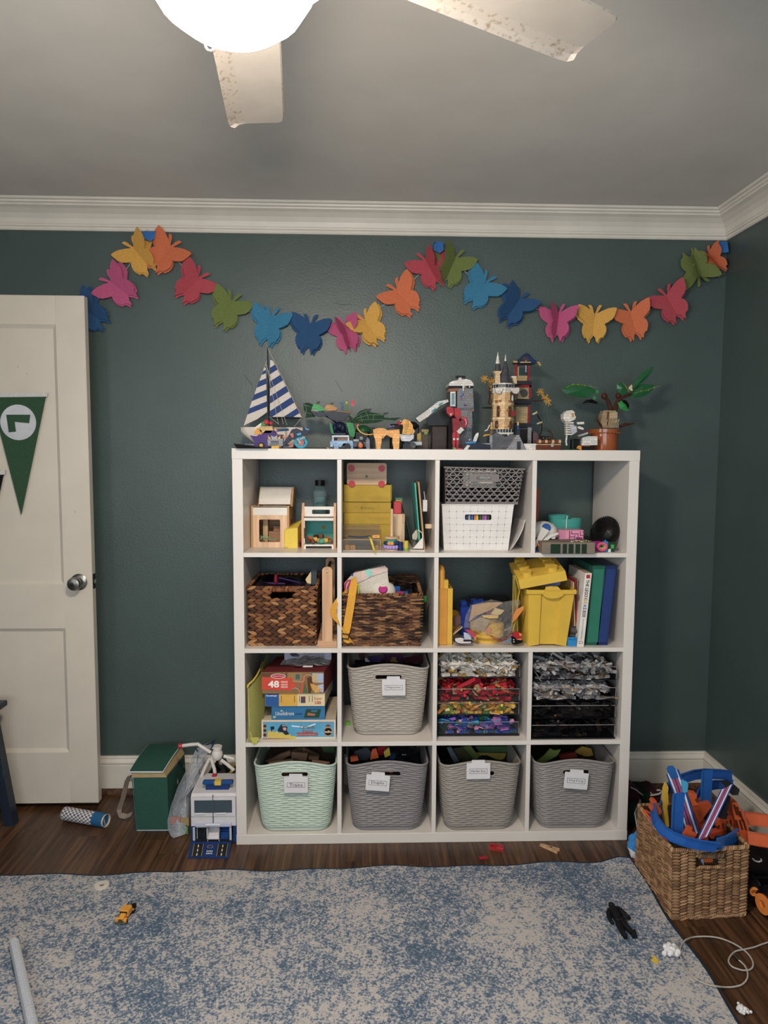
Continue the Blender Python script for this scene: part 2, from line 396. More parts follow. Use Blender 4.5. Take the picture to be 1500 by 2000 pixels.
while x < XR-.001:
    w_ = min(WP,XR-x); y = 0.; first = RND.uniform(.25,1.2)
    while y > -2.4:
        L = first if y == 0. else 1.2; first = L; y1 = max(y-L,-2.4); L = y-y1; key = (round(w_,3),round(L,3))
        if key not in meshes:
            o = MB(OAK).box(-w_/2+.0004,w_/2-.0004,-L/2+.0002,L/2-.0002,-.012,0).build('plank',fl,origin=(0,0,0)); meshes[key] = o.data
        else:
            o = bpy.data.objects.new('plank',meshes[key]); COL.objects.link(o)
        place(o,(x+w_/2,(y+y1)/2,0),fl); y = y1
    x += WP; i += 1
# skirting: board, moulded cap, shoe mould
def sweep(prof,back=True):
    """profile in (depth from wall, z) run along the back or the right wall with a mitred corner"""
    mb = MB(TRIMM); n = len(prof)
    vs = [(XL if back else XR-d,-d if back else YF,z) for d,z in prof]+[(XR-d,-d,z) for d,z in prof]
    fs = [list(range(n)),list(range(n,2*n))[::-1]]+[(i,n+i,n+(i+1) % n,(i+1) % n) for i in range(n)]
    return mb.add(vs,fs)
BASE = [(0,.028),(.014,.028),(.014,.128),(.011,.131),(.016,.135),(.017,.142),(.012,.15),(.009,.156),(.011,.16),(.009,.167),(0,.167)]
SHOE = [(0,0),(.021,0),(.021,.008),(.018,.018),(.011,.025),(0,.0278)]
for nm,bk in (('baseboard_back',True),('baseboard_right',False)):
    b_ = struct(sweep(BASE,bk).build(nm)); s_ = sweep(SHOE,bk); s_.mats = [OAK]; s_.build('shoe_moulding',b_)
CROWN = [(0,2.337),(.008,2.337),(.012,2.343),(.012,2.349),(.017,2.353),(.0175,2.358),(.02,2.361),(.026,2.378),(.038,2.394),(.056,2.408),(.07,2.415),(.072,2.42),(.079,2.424),(.08,2.43),(.088,2.433),(.0925,2.4405),(0,2.4405)]
for nm,bk in (('trim_1',True),('trim_2',False)): struct(sweep(CROWN,bk).build(nm))
# ---------------------------------------------------------------- door, swung open in front of the back wall
DX,DY,DT_,DB_ = -1.3463,-.1276,2.0566,.0229; DW = .76
DT = CR(0,560,.25,DY); DB = CR(0,1050,.285,DY)
xs = DT(432,298)[0]; zp1 = DT(420,298)[1]; zp0 = DB(420,320)[1]; zq1 = DB(440,625)[1]; zq0 = DB(465,1470)[1]
d1 = thing('door_1',None,None,(DX-DW/2,DY,DB_)); d1['kind'] = 'structure'
x0 = DX-DW; y0,y1 = DY,DY+.035
for nm,a in (('stile',(xs,DX,DB_,DT_)),('stile',(x0,x0+(DX-xs),DB_,DT_)),('rail',(x0+(DX-xs),xs,zp1,DT_)),('rail',(x0+(DX-xs),xs,zq1,zp0)),('rail',(x0+(DX-xs),xs,DB_,zq0))):
    MB(DOORM).box(a[0],a[1],y0,y1,a[2],a[3],.0015).build(nm,d1)
for za,zb in ((zp0,zp1),(zq0,zq1)):
    p = MB(DOORM); xa,xb = x0+(DX-xs),xs; o_ = [(xa,za),(xb,za),(xb,zb),(xa,zb)]; e = .013; i_ = [(xa+e,za+e),(xb-e,za+e),(xb-e,zb-e),(xa+e,zb-e)]
    p.add([(x,y0+.002,z) for x,z in o_]+[(x,y0+.011,z) for x,z in i_],[(j,(j+1) % 4,4+(j+1) % 4,4+j) for j in range(4)]+[(4,5,6,7)]); p.box(xa,xb,y0+.012,y1-.008,za,zb); p.build('panel',d1,recalc=False)
kx,kz = DB(543,303); kn = MB('#8f8a82/m').lathe([(.032,0),(.033,.004),(.027,.008),(.012,.01),(.011,.03),(.019,.036),(.0265,.044),(.027,.052),(.023,.06),(.012,.063),(0,.0635)],(kx,DY,kz),(0,-1,0),24).build('door_knob',d1,True)
MB('#5d5852/m').lathe([(.009,0),(.009,.002),(.006,.003),(0,.003)],(kx,DY-.063,kz),(0,-1,0),14).box(kx-.0045,kx+.0045,DY-.0675,DY-.065,kz-.001,kz+.001,0,'#2b2825/m').build('turn_button',kn)
MB('#3a342e/m').box(DX,DX+.0015,DY+.006,DY+.029,kz-.03,kz+.03).box(DX+.001,DX+.011,DY+.01,DY+.024,kz-.009,kz+.009,.002,'#a39d94/m').build('latch',d1)
for u,v in ((128,623),(200,677),(588,1760)):
    q = DT(u,v); MB('#5a4a3c/p').cyl((q[0],DY+(.011 if u < 430 else 0),q[1]),(q[0],DY-.0008+(.011 if u < 430 else 0),q[1]),.0016,n=8).build('nail_hole',d1)
# pennants pinned to the door
def pennant(c,cols,emblem,label):
    t = None; y = DY-.004
    a,b,tip,top = c
    th = thing('pennant',label,'pennant',((a[0]+b[0])/2,y,tip[1]),'pennants on the door')
    MB(cols+'/c').prism([a,b,tip],y,y+.0025).build('flag',th)
    h = b[1]-top; MB('#c9c6c4/c').prism([(a[0]-.01,a[1]-.001),(b[0]+.006,b[1]-.001),(b[0]+.008,top),(a[0]-.01,top)],y-.001,y+.003).cyl((b[0]-.004,y-.002,(b[1]+top)/2),(b[0]-.004,y,(b[1]+top)/2),.0025,n=8,k='#e8dcc0').build('header_band',th)
    if emblem:
        cx,cz = DT(143,1060,y); r = DT(283,1060,y)[0]-cx; e = MB('#c4c6cc/p').cyl((cx,y,cz),(cx,y-.0012,cz),r,n=40).build('emblem_disc',th)
        D2 = DT.at(y); MB(cols+'/p').prism(D2.poly(50,1000,238,1000,230,1067,117,1056,126,1133,70,1138),y-.002,y-.0012).build('emblem_letter',e)
D2 = DT.at(DY-.004)
pennant((D2(-72,862),D2(357,857),D2(165,1783),D2(380,828)[1]),'#33503a',True,'dark green pennant with white disc and upturned letter L on the door')
pennant((D2(-400,1475),D2(27,1466),D2(-170,2390),D2(55,1430)[1]),'#161618',False,'black pennant cut off by the left picture edge, lower on the door')
# ---------------------------------------------------------------- ceiling fan with a lit glass bowl
HX,HY,HZ = -.445,-1.93,2.192
fan = thing('ceiling_fan','white ceiling fan with dusty blades and a lit round glass bowl','ceiling fan',(HX,HY,2.003))
MB('#d8d2c8').lathe([(.0,.0),(.10,.0),(.115,.02),(.115,.11),(.09,.14),(.04,.15),(.04,.17),(.075,.2),(.075,.2415),(0,.2415)],(HX,HY,HZ-.0),n=28).build('motor_housing',fan,True)
MB('#d8d2c8').lathe([(0,0),(.142,0),(.145,.008),(.1,.02),(.09,.082),(0,.082)],(HX,HY,HZ-.09),n=28).build('light_fitter',fan,True)  # wide brim added to keep the bowl's light off the blades
gm,nt,b,out = newmat('lit_glass'); em = nt.nodes.new('ShaderNodeEmission'); em.inputs[0].default_value = (1,.87,.74,1); em.inputs[1].default_value = GLOBE_STRENGTH; nt.links.new(em.outputs[0],out.inputs[0])
gb = MB(gm).lathe([(0,0),(.036,.003),(.068,.013),(.094,.033),(.111,.06),(.117,.085),(.112,.1),(.09,.108)],(HX,HY,2.003),n=32).build('glass_bowl',fan,True)
def dusty():
    m,nt,b,out = newmat('dusty_white'); v = stretched(nt,1,1,1); n = noise(nt,90,5,v); r = ramp(nt,n.outputs['Fac'],[(.53,lin('#b8b1a8')),(.75,lin('#8a7862'))]); nt.links.new(r.outputs[0],b.inputs['Base Color']); b.inputs['Roughness'].default_value = .85; return m
DUST = dusty(); R_ = .62
def blade():
    t = MB('#b9b3aa'); pf = [(.066,-.010),(.054,-.003),(.034,0),(-.055,.001),(-.058,.003),(-.055,.006),(.034,.006),(.062,-.002)]
    xs_ = [.15,.3,.45,.64,.662,.67]; sc = [.9,1,1,1,.96,.82]; vs = [(x,a*s,z+.0) for x,s in zip(xs_,sc) for a,z in pf]; n = len(pf); fs = [list(range(n))[::-1],list(range(len(vs)-n,len(vs)))]
    for q in range(len(xs_)-1):
        for i in range(n): fs.append((q*n+i,q*n+(i+1) % n,(q+1)*n+(i+1) % n,(q+1)*n+i))
    t.mat(DUST); t.mat('#b9b3aa'); t.add(vs,fs)
    for i,f in enumerate(t.f):
        c = sum((t.v[j] for j in f),Vector())/len(f)
        if c.y > .036 or c.y < -.056: t.mi[i] = t.mats.index(DUST)
    return t
bl0 = None
for k in range(5):
    a = math.radians(95.2+72*k+(5.2 if k == 4 else 0))
    if bl0 is None: bl0 = o = blade().build('blade',fan,origin=(0,0,0)); arm0 = a_ = MB('#d0cbc4').box(.09,.2,-.018,.018,.006,.012,.002).build('blade_arm',o,origin=(0,0,0))
    else:
        o = bpy.data.objects.new('blade',bl0.data); COL.objects.link(o); a_ = bpy.data.objects.new('blade_arm',arm0.data); COL.objects.link(a_); a_.parent = o
    WL[o.name] = Vector((HX,HY,HZ)); o.parent = fan; o.location = Vector((HX,HY,HZ))-WL[fan.name]; o.rotation_euler = (math.radians(-4),0,a); a_.location = (0,0,0)
p = at(410,78,HY-.02); MB('#d8d4cc/m').tube([(p.x+.002*math.sin(q*9),p.y,p.z+.012*q) for q in range(12)],.0012,5).tube([(p.x+.006*math.cos(t*.7),p.y,p.z-.006+.0075*math.sin(t*.7)) for t in range(9)],.0016,6,closed=True,k='#e8e2d8').build('pull_chain',fan)
# ---------------------------------------------------------------- rug
def rug_material():
    m,nt,b,out = newmat('distressed_rug'); t = nt.nodes.new('ShaderNodeTexCoord')
    big = noise(nt,3.6,6); fine = noise(nt,150,4); fine.inputs['Distortion'].default_value = .35
    mid = noise(nt,38,4)
    a = nt.nodes.new('ShaderNodeMath'); a.operation = 'MULTIPLY_ADD'; a.inputs[1].default_value = .62; a.inputs[2].default_value = -.30
    nt.links.new(big.outputs['Fac'],a.inputs[0])
    a2 = nt.nodes.new('ShaderNodeMath'); a2.operation = 'MULTIPLY_ADD'; a2.inputs[1].default_value = .45; nt.links.new(mid.outputs['Fac'],a2.inputs[0]); nt.links.new(a.outputs[0],a2.inputs[2])
    a3 = nt.nodes.new('ShaderNodeMath'); a3.operation = 'ADD'; nt.links.new(a2.outputs[0],a3.inputs[0]); nt.links.new(fine.outputs['Fac'],a3.inputs[1])
    r = ramp(nt,a3.outputs[0],[(.60,lin('#b5aea9')),(.70,lin('#a3a1a2')),(.77,lin('#6c7988')),(.92,lin('#43576c'))]); nt.links.new(r.outputs[0],b.inputs['Base Color'])
    b.inputs['Roughness'].default_value = .95; n2 = noise(nt,700,2); bump(nt,b,n2.outputs['Fac'],.4,.002); return m
RUGM = rug_material()
def rug_pt(u,v):
    a,b_ = Vector((-1.62,-.603,0)),Vector((.69,-.566,0)); far = a.lerp(b_,u); near = Vector((-1.66,-3.2,0)).lerp(Vector((.715,-3.2,0)),u); p = far.lerp(near,v)
    ed = math.exp(-v*60); p.y += ed*(.006*math.sin(u*23)+.005*math.sin(u*51+1)); q = math.exp(-((u-.985)/.025)**2)*math.exp(-v*40)
    p.z = .006+.012*q; p.y += .012*q*(1-u*0); p.x += math.exp(-(1-u)*60)*.006*math.sin(v*40); return p
rg = thing('area_rug','large blue and cream distressed area rug with navy binding','rug',(-.47,-1.9,0))
MB(RUGM).sheet(lambda u,v: rug_pt(u**.9,v*v),120,60,.010).build('pile',rg)
MB('#1f2c3c/c').tube([rug_pt(i/160,0) for i in range(161)]+[rug_pt(1,(i/60)**2) for i in range(1,61)],.0065,6).build('binding',rg)
# ================================================================ cube shelf unit
F_,BK_ = -.41,-.02; W_,T_,C_,D_ = .735,.038,.3365,.016; I0 = -W_+T_
SZ = [T_+(C_+D_)*i for i in range(4)]          # upper faces of the four cell floors, lowest first
S4,S3,S2,S1 = SZ; ST = 1.47
CX = [I0+(C_+D_)*i for i in range(4)]           # left inner face of each column
sh = thing('cube_shelf','large white cube shelf unit of four by four compartments against the green wall','shelf unit',(0,(F_+BK_)/2,0))
for z in (0,ST-T_): MB(SHELFM).box(-W_,W_,F_,BK_,z,z+T_,.001).build('top_board' if z else 'bottom_board',sh)
for s in (-1,1): MB(SHELFM).box(s*W_-s*.001,s*(W_-T_),F_+.001,BK_,T_,ST-T_,.0008).build('side_board',sh)
for z in SZ[1:]: MB(SHELFM).box(I0,-I0,F_+.0015,BK_,z-D_,z,.0008).build('shelf_board',sh)
for r,z in enumerate(SZ):
    for c in range(1,4):
        if r == 2 and c == 3: continue
        MB(SHELFM).box(CX[c]-D_,CX[c],F_+.003,BK_,z,z+C_,.0008).build('divider',sh)
# ================================================================ butterfly garland
YG = -.012
HALF = [(0,.40),(.12,.47),(.3,.58),(.6,.72),(.85,.77),(1.0,.76),(1.0,.62),(.97,.5),(.95,.36),(.9,.27),(.86,.18),(.78,.13),(.72,.07),(.5,-.06),(.6,-.2),(.64,-.38),(.6,-.55),(.55,-.63),(.5,-.74),(.42,-.74),(.34,-.8),(.27,-1.02),(.2,-.95),(.16,-.8),(.06,-.68),(0,-.6)]
def wings(fl,fr,z=0.,lift=.0,s=.079):
    mb = MB('#ffffff')
    for sg,fo in ((-1,fl),(1,fr)):
        ca,sa = math.cos(math.radians(fo)),math.sin(math.radians(fo)); n = len(HALF); vs = []
        for t in (0,.0012):
            for x,y in HALF: vs.append((sg*x*s*ca,y*s,z+t+x*s*sa*1.0+lift*math.sin(x*3)*.3))
        fs = [list(range(n)),list(range(n,2*n))[::-1]]+[(i,n+i,n+(i+1) % n,(i+1) % n) for i in range(n)]
        mb.add(vs,fs)
    return mb
def antennae(mb,s=.079):
    for sg in (-1,1): mb.strap([(sg*.01*s,.36*s,.004),(sg*.12*s,.58*s,.006),(sg*.2*s,.76*s,.008),(sg*.28*s,.9*s,.008)],[(.06*s,0,0),(.06*s,.0,0),(.09*s,0,0),(.075*s,.0,0)],.0012)
    return mb
g = thing('butterfly_garland','garland of colourful felt butterflies strung along the green wall','garland',(at(780,560,YG).x,YG,2.0))
FELT = dict(b='#2a4f78',p='#b8507a',y='#cf9a3c',o='#cd6a40',r='#b04550',g='#69763c',t='#35789a')
BF = [(176,612,50,'b',5,22,1),(232,563,47,'p',8,25,1),(273,500,34,'y',8,35,1),(323,497,-35,'o',14,12,1),(377,557,-39,'r',40,10,1),(446,606,-22,'g',22,8,1),(527,637,-10,'t',12,18,1),(605,652,-4,'b',14,20,1),
      (677,652,12,'p',68,40,.92),(722,640,32,'y',25,15,.95),(786,581,36,'o',12,14,1),(840,526,25,'r',10,70,1),(882,522,-18,'g',50,8,1),(938,566,-33,'t',6,10,1),(1004,600,-28,'b',35,25,1),
      (1089,630,0,'p',50,40,.95),(1160,632,0,'y',10,24,.95),(1235,627,12,'o',10,28,.97),(1309,594,26,'r',8,30,1),(1358,524,-152,'g',20,60,.95),(1392,510,40,'o',62,64,.8)]
FELTM = {k: mat(v+'/c') for k,v in FELT.items()}
for px,py,th,c,fl,fr,s in BF:
    p = at(px,py,YG); o = antennae(wings(3,3)).build('butterfly',g,origin=(0,0,0)); o.data.materials[0] = FELTM[c]
    WL[o.name] = p; o.location = p-WL[g.name]; o.scale = (s*1.08,)*3
    o.rotation_euler = (Matrix.Rotation(math.pi/2,3,'X') @ Matrix.Rotation(math.radians(th),3,'Z')).to_euler()
    u = wings(fl,fr,.0032,.004).build('upper_wings',o,origin=(0,0,0)); u.data.materials[0] = FELTM[c]; u.parent = o; u.location = (0,.004,0); u.rotation_euler = (0,0,math.radians(6 if th > 0 else -6))
sp = [at(px+(6 if th < 0 else -6)*0,py-14,YG-.001) for px,py,th,*_ in BF[:8]]; sp2 = [at(px,py-12,YG-.001) for px,py,*_ in BF[10:]]
MB('#d8d4ca/c').tube(sp+[at(690,632,YG)]+[at(762,588,YG)]+sp2,.0008,4).build('string',g)
for pl,lb in (((280,456,308,456,306,470,298,476,286,470),'crumpled blue painters tape holding the garland peak near the door'),((846,481,853,476,863,477,865,492,857,499,846,493),'blue painters tape holding the garland peak above the middle of the shelf'),((1397,476,1413,476,1416,497,1396,498),'blue painters tape holding the garland end in the wall corner')):
    q = [(at(pl[i],pl[i+1],-.02).x,at(pl[i],pl[i+1],-.02).z) for i in range(0,len(pl),2)]
    one(MB('#2d68ab/p').prism(q,-.05,-.0485).box(q[0][0]+.002,q[0][0]+.022,-.049,0.,max(z for x,z in q)-.003,max(z for x,z in q)-.001),'painters_tape',lb,'tape','painters tape on the wall')
p = at(1414,477,-.012); one(MB('#9aa29d/m').tube([(p.x+.006*math.cos(t),p.y,p.z+.006*math.sin(t)) for t in [i*.5 for i in range(13)]],.0012,6).cyl((p.x-.006,p.y,p.z),(p.x-.006,0,p.z),.0012,n=6),'wire_hook','small wire hook beside blue tape high in the wall corner','hook')
# cracked and patched spots in the wall paint
for A_,pts,lb in ((CR(460,670,.17333,-.0005),(92,352,130,400,188,476),'raised crack in the paint left of the toy sailboat'),(CR(460,670,.17333,-.0005),(1122,415,1160,475,1200,548),'slanting crack in the wall paint above the toy dragon'),(CR(480,570,.24,-.0005),(735,85,770,105,855,98),'small chip in the paint below the garland')):
    one(MB(WALLM).tube([A_.p3(pts[i],pts[i+1]) for i in range(0,len(pts),2)],.0022,5),'paint_crack',lb,'wall crack')
# ================================================================ blue step stool at the left edge
st = thing('step_stool','dark blue wooden stool cut off by the left picture edge','stool',(-1.78,-.33,0)); NB = '#26303f'
q = at(7,1372,-.25)
MB(NB).box(-1.96,q.x,-.5,-.22,q.z-.022,q.z+.0,.003).build('seat',st)
def leg(xa,xb,ya,yb): return MB(NB).hexa([(xa-.018,ya-.022,0),(xa+.018,ya-.022,0),(xa+.018,ya+.022,0),(xa-.018,ya+.022,0)],[(xb-.018,yb-.022,q.z-.022),(xb+.018,yb-.022,q.z-.022),(xb+.018,yb+.022,q.z-.022),(xb-.018,yb+.022,q.z-.022)])
lx = onz(28,1603).x
for sx in (0,1):
    for sy in (0,1):
        xa = lx if sx else -3.56-lx; xb = q.x-.055 if sx else -3.56-q.x+.055; leg(xa,xb,-.24-.24*sy,-.25-.21*sy).build('leg',st)
zs = at(5,1510,-.245).z; MB(NB).box(-1.86,at(11,1515,-.25).x,-.275,-.235,zs-.025,zs+.02,.002).build('stretcher',st); MB(NB).box(-1.86,lx-.03,-.475,-.445,zs-.025,zs+.02,.002).build('stretcher',st)
# ================================================================ toys on top of the shelf unit
BRICKY = True
A = CR(460,670,.17333,-.30,ST); B = CR(680,720,.17333,-.34,ST); C = CR(900,670,.13333,-.28,ST); Dd = CR(1040,700,.18,-.26,ST)
def mid(c,u0,u1,Y): a,b = c(u0,0,Y)[0],c(u1,0,Y)[0]; return ((a+b)/2,Y,ST)
# --- sailboat
a = A.at(-.14); y = -.14
t = thing('toy_sailboat','model sailboat with blue and white striped sails','toy boat',mid(A,60,780,y))
h = MB('#d9cfc2/l'); L,R = a(60,950)[0],a(770,960)[0]; zt = a(60,950)[1]; zb = ST+.012
def hull(u,v):
    x = L+(R-L)*u; wv = .04*math.sin(math.pi*min(1,u*1.35)**.7)**.8 if u < .74 else .04*math.sin(math.pi*.999)**.0*(1-.35*(u-.74)/.26)
    bt = zb+(zt-zb)*(.75*(1-min(1,u/.35))**1.6+.35*max(0,(u-.8)/.2)); th = math.pi*v; return (x,y-math.cos(th)*wv,bt+(zt-bt)*(1-math.sin(th)**.7))
h.surf(hull,20,12); h.box(L+.03,R,y-.03,y+.03,zt-.004,zt-.001,0,'#b89a72/wx'); h.build('hull',t,True)
MB('#7d5b38/w').box(L+.06,L+.07,y-.04,y+.04,ST,zb+.01).box(R-.07,R-.06,y-.04,y+.04,ST,zb+.006).box(L+.06,R-.06,y-.004,y+.004,ST,ST+.008).build('stand',t)
mx,mz = a(362,50); MB('#2c2c34').cyl((a(378,930)[0],y,zt-.002),(mx,y,mz),.0035,.0022,8).build('mast',t)
bz = a(385,845)[1]; MB('#23232a').cyl((a(378,845)[0],y,bz),(a(750,845)[0],y,bz),.0022,n=8).build('boom',t)
s1 = MB('#c9bfb5/c'); stripes(s1,a.poly(390,190,420,200,520,390,620,590,745,835,560,832,388,832),math.radians(33),[0,.07,.155,.25,.345,.44,.535,.63,.725,.815,.9,1],['#cfc6bc/c','#33487a/c'],y-.001,y+.0005)
s1.build('mainsail',t)
s2 = MB('#c9bfb5/c'); stripes(s2,a.poly(332,280,345,290,362,780,250,860,100,930,180,690,240,520),math.radians(22),[0,.19,.3,.425,.54,.655,.77,.87,.94,1],['#cfc6bc/c','#33487a/c'],y-.014,y-.0125); s2.build('jib',t)
rg_ = MB('#b9ab95/c')
for u0,v0,u1,v1 in ((362,55,750,842),(350,200,100,935),(340,230,580,925),(350,250,485,920),(380,830,490,915),(520,840,540,915),(740,845,660,945)): rg_.tube([a.p3(u0,v0,y-.006),a.p3(u1,v1,y-.012)],.0009,4)
rg_.build('rigging',t)
# --- black wedge tray
a = A.at(-.385)
t = MB('#141314/s'); z1 = a(10,1135)[1]; x0,x1 = a(20,1190)[0],a(380,1190)[0]
t.hexa([(x0+.006,-.43,ST),(x1,-.43,ST),(x1,-.33,ST),(x0+.006,-.33,ST)],[(x0-.004,-.44,z1),(x1,-.42,ST+.004),(x1,-.33,ST+.004),(x0-.004,-.33,z1)])
t.box(x0+.02,x1-.01,-.36,-.34,ST+.001,z1+.002,.001); one(t,'wedge_tray','flat glossy black wedge shaped toy base at the shelf left end','toy base')
# --- purple brick car
a = A.at(-.37); t = thing('brick_car','purple brick-built car with grey grille and yellow horns','toy car',mid(A,160,540,-.37))
MB('#4b2c7c').prism(a.poly(160,1040,235,1050,265,1030,520,1030,525,1075,520,1165,200,1170,215,1120),-.37,-.305).prism(a.poly(280,1040,330,985,430,985,460,1035),-.36,-.315,'#3b2366').build('body',t)
gr = MB('#8f9196'); gr.prism(a.poly(365,1085,540,1080,540,1160,500,1160,490,1105,400,1105,395,1160,372,1160),-.385,-.37)
for i in range(7): gr.box(*[a(392+i*15,0)[0],a(401+i*15,0)[0]],-.384,-.372,*[a(0,1155)[1],a(0,1108)[1]])
gr.build('grille',t)
MB('#d9a92c').prism(a.poly(370,1035,385,1060,405,1065,400,1085,375,1080),-.385,-.375).build('horn',t)
MB('#d9a92c').prism(a.poly(510,1035,495,1060,478,1065,480,1085,512,1080),-.385,-.375).build('horn',t)
MB('#d9a92c').prism(a.poly(410,1160,495,1155,495,1185,410,1185),-.385,-.372).build('horn',t)
MB('#a7a9ad').prism(a.poly(405,1040,440,1060,480,1040,470,1085,415,1085),-.386,-.374).build('hood_ornament',t)
for u in (292,500):
    c_ = a.p3(u,1160); w_ = MB('#151517').cyl((c_.x,-.376,ST+.0115),(c_.x,-.362,ST+.0115),.0115,n=16).build('wheel',t); MB('#d9b23a').cyl((c_.x,-.378,ST+.0115),(c_.x,-.376,ST+.0115),.0065,n=12).build('hub',w_)
# --- tan brick creature riding on the car
a = A.at(-.345); t = thing('brick_driver','tan brick figure with red cap and green collar above the purple car','toy figure',mid(A,230,450,-.345)); WL[t.name].z = a(0,1030)[1]; t.location.z = WL[t.name].z
MB('#c9a66b').prism(a.poly(285,940,420,938,430,985,400,1015,300,1015,275,980),-.36,-.325).box(*a.rect(330,985,370,1030)[:2],-.355,-.33,a(0,1040)[1],a(0,985)[1]).build('torso',t)
MB('#c22836/s').sph(a.p3(347,895),(.0115,.011,.0095)).sph(a.p3(400,905),(.007,.006,.0055)).build('cap',t,True)
MB('#2f8f3c').prism(a.poly(292,895,330,880,345,915,320,940,290,930),-.352,-.335).build('collar',t)
MB('#e6dccb').prism(a.poly(215,955,290,900,310,915,235,985),-.35,-.34).build('wing_plate',t)
MB('#dc9a2d').prism(a.poly(215,985,250,960,300,985,305,1030,220,1030),-.36,-.335).build('claw',t)
MB('#27608f').cyl(a.p3(470,985),a.p3(600,975),.0042,n=8).cyl(a.p3(462,985),a.p3(480,984),.0052,n=8,k='#c25a8d').build('cannon',t)
# --- motorbike
a = A.at(-.385); t = thing('brick_motorbike','dark blue toy motorbike with light blue front wheel','toy motorbike',mid(A,530,830,-.385))
c_ = a.p3(740,1130); wz = ST+.0215
w_ = MB('#2f9fc0').tube([(c_.x+.019*math.cos(q*.3927),-.39+.003*math.cos(q*.3927),wz+.0155*math.sin(q*.3927)) for q in range(16)],.006,8,closed=True).build('front_wheel',t,True)
MB('#b0665f').cyl((c_.x,-.394,wz),(c_.x,-.384,wz),.0115,n=16).build('hub',w_)
MB('#20273d').prism(a.poly(635,975,690,960,745,985,835,985,835,1025,750,1050,690,1100,640,1085,560,1150,535,1130,600,1040),-.392,-.372).prism(a.poly(760,940,790,960,815,950,835,1000,800,1040,760,1000),-.395,-.376,'#1b2236').build('body',t)
MB('#c9685d').prism(a.poly(615,1025,650,1015,660,1055,640,1070),-.396,-.392).prism(a.poly(530,1050,600,1060,545,1075),-.396,-.392).prism(a.poly(600,1165,650,1140,660,1160,620,1185),-.396,-.39).build('coral_trim',t)
MB('#2f9fc0').prism(a.poly(690,1025,740,1010,745,1035,700,1045),-.397,-.392).prism(a.poly(785,955,835,975,820,985,790,970),-.398,-.395).build('blue_trim',t)
MB('#c9ccd0').cyl(a.p3(695,1075,-.396),a.p3(735,1130,-.396),.0024,n=6).cyl(a.p3(725,1085,-.396),a.p3(785,1062,-.396),.002,n=6).build('fork',t)
MB('#121316').cyl((a(565,0)[0],-.386,ST+.009),(a(565,0)[0],-.374,ST+.009),.009,n=14).build('rear_wheel',t)
# --- long flat black base plates lying along the edge
one(MB('#1a1a1c').box(*a.rect(525,1165,660,1195)[:2],-.402,-.375,ST,ST+.005,.001).box(*a.rect(545,1165,640,1195)[:2],-.40,-.385,ST+.005,ST+.0065,0,'#8f98a0'),'display_plate','small black display plate under the toy motorbike','toy plate')
one(MB('#1d1c1c').box(*a.rect(810,1165,1040,1195)[:2],-.40,-.38,ST,ST+.004,.001).box(*a.rect(1025,1165,1052,1195)[:2],-.40,-.38,ST,ST+.0045,.001,'#c9b08a'),'brick_bar','thin black toy bar with tan tip lying between motorbike and blue car','toy bar')
# --- dragon
a = A.at(-.22); b = B.at(-.22); y = -.22; t = thing('toy_dragon','brick-built green and navy dragon with spread dark green wings','toy dragon',mid(A,1060,1350,y))
MB('#1c2440').sph(a.p3(1180,940),(.022,.02,.0185)).sph(a.p3(1120,960,y-.012),(.0105,.013,.017)).sph(a.p3(1210,960,y-.014),(.012,.012,.018)).box(*a.rect(1090,1000,1260,1195)[:2],y-.018,y+.02,ST,a(0,990)[1],.006,'#182038').build('body',t,True)
MB('#1f8a44').prism(a.poly(1065,895,1090,920,1110,1030,1085,1020,1065,950),y-.02,y-.005).prism(a.poly(1250,900,1320,905,1350,1000,1340,1060,1290,1060,1270,980),y-.03,y+.01).build('leg_plates',t)
MB('#1a2238').tube([a.p3(1150,880),a.p3(1090,840),a.p3(1030,810),a.p3(960,790)],[.012,.01,.009,.008],8).prism(a.poly(850,765,930,760,1010,790,1025,825,930,830,880,810),y-.012,y+.012).build('neck',t,True)
hd = MB('#2b9a4a').prism(a.poly(860,740,885,690,930,690,975,720,1025,760,960,770,900,760),y-.014,y+.014).build('head',t)
tm = MB('#e8e4d8')
for i in range(6): tm.cyl(a.p3(862+i*13,745+i*3,y-.013),a.p3(860+i*13,768+i*2,y-.014),.0014,.0003,5)
tm.build('teeth',hd)
MB('#16181c').prism(a.poly(900,690,925,660,955,655,935,690),y-.006,y+.006).build('horn',hd)
MB('#16181c').prism(a.poly(1045,700,1080,672,1112,675,1075,705),y-.005,y+.005).build('horn',t)
MB('#1a2030').prism(a.poly(1000,785,1100,770,1200,780,1295,795,1270,830,1220,880,1120,880,1060,850),y-.016,y+.016).build('shoulders',t)
MB('#b97f35').prism(a.poly(1005,735,1030,700,1075,695,1110,715,1150,735,1140,760,1080,765,1020,765),y-.012,y+.012).build('saddle',t)
MB('#7a4f24').prism(a.poly(1150,770,1300,765,1290,800,1200,815),y-.012,y+.012).build('rider_platform',t)
for u,c1,c2 in ((1205,'#3a4a63','#5d93c4'),(1250,'#2c6a3a','#c9c63a')):
    f_ = MB(c1).prism(a.poly(u-25,760,u-18,700,u+18,700,u+22,760),y-.006,y+.006).build('rider',t); MB(c2).sph(a.p3(u,675),.0062).build('helmet',f_,True)
MB('#8a6a2c').cyl(a.p3(1285,765),a.p3(1315,650),.001,n=5).prism(a.poly(1300,650,1325,640,1350,655,1330,720,1298,700),y-.001,y+.001,'#b9333c').build('flag',t)
def wing(c,pts,yy,ribs):
    m_ = MB('#27402f/c').prism(c.poly(*pts),yy,yy+.002); w_ = m_.build('wing',t)
    r_ = MB('#5d7d5f')
    for q in ribs: r_.tube([c.p3(q[i],q[i+1],yy-.001) for i in range(0,len(q),2)],.0011,4)
    r_.build('wing_ribs',w_)
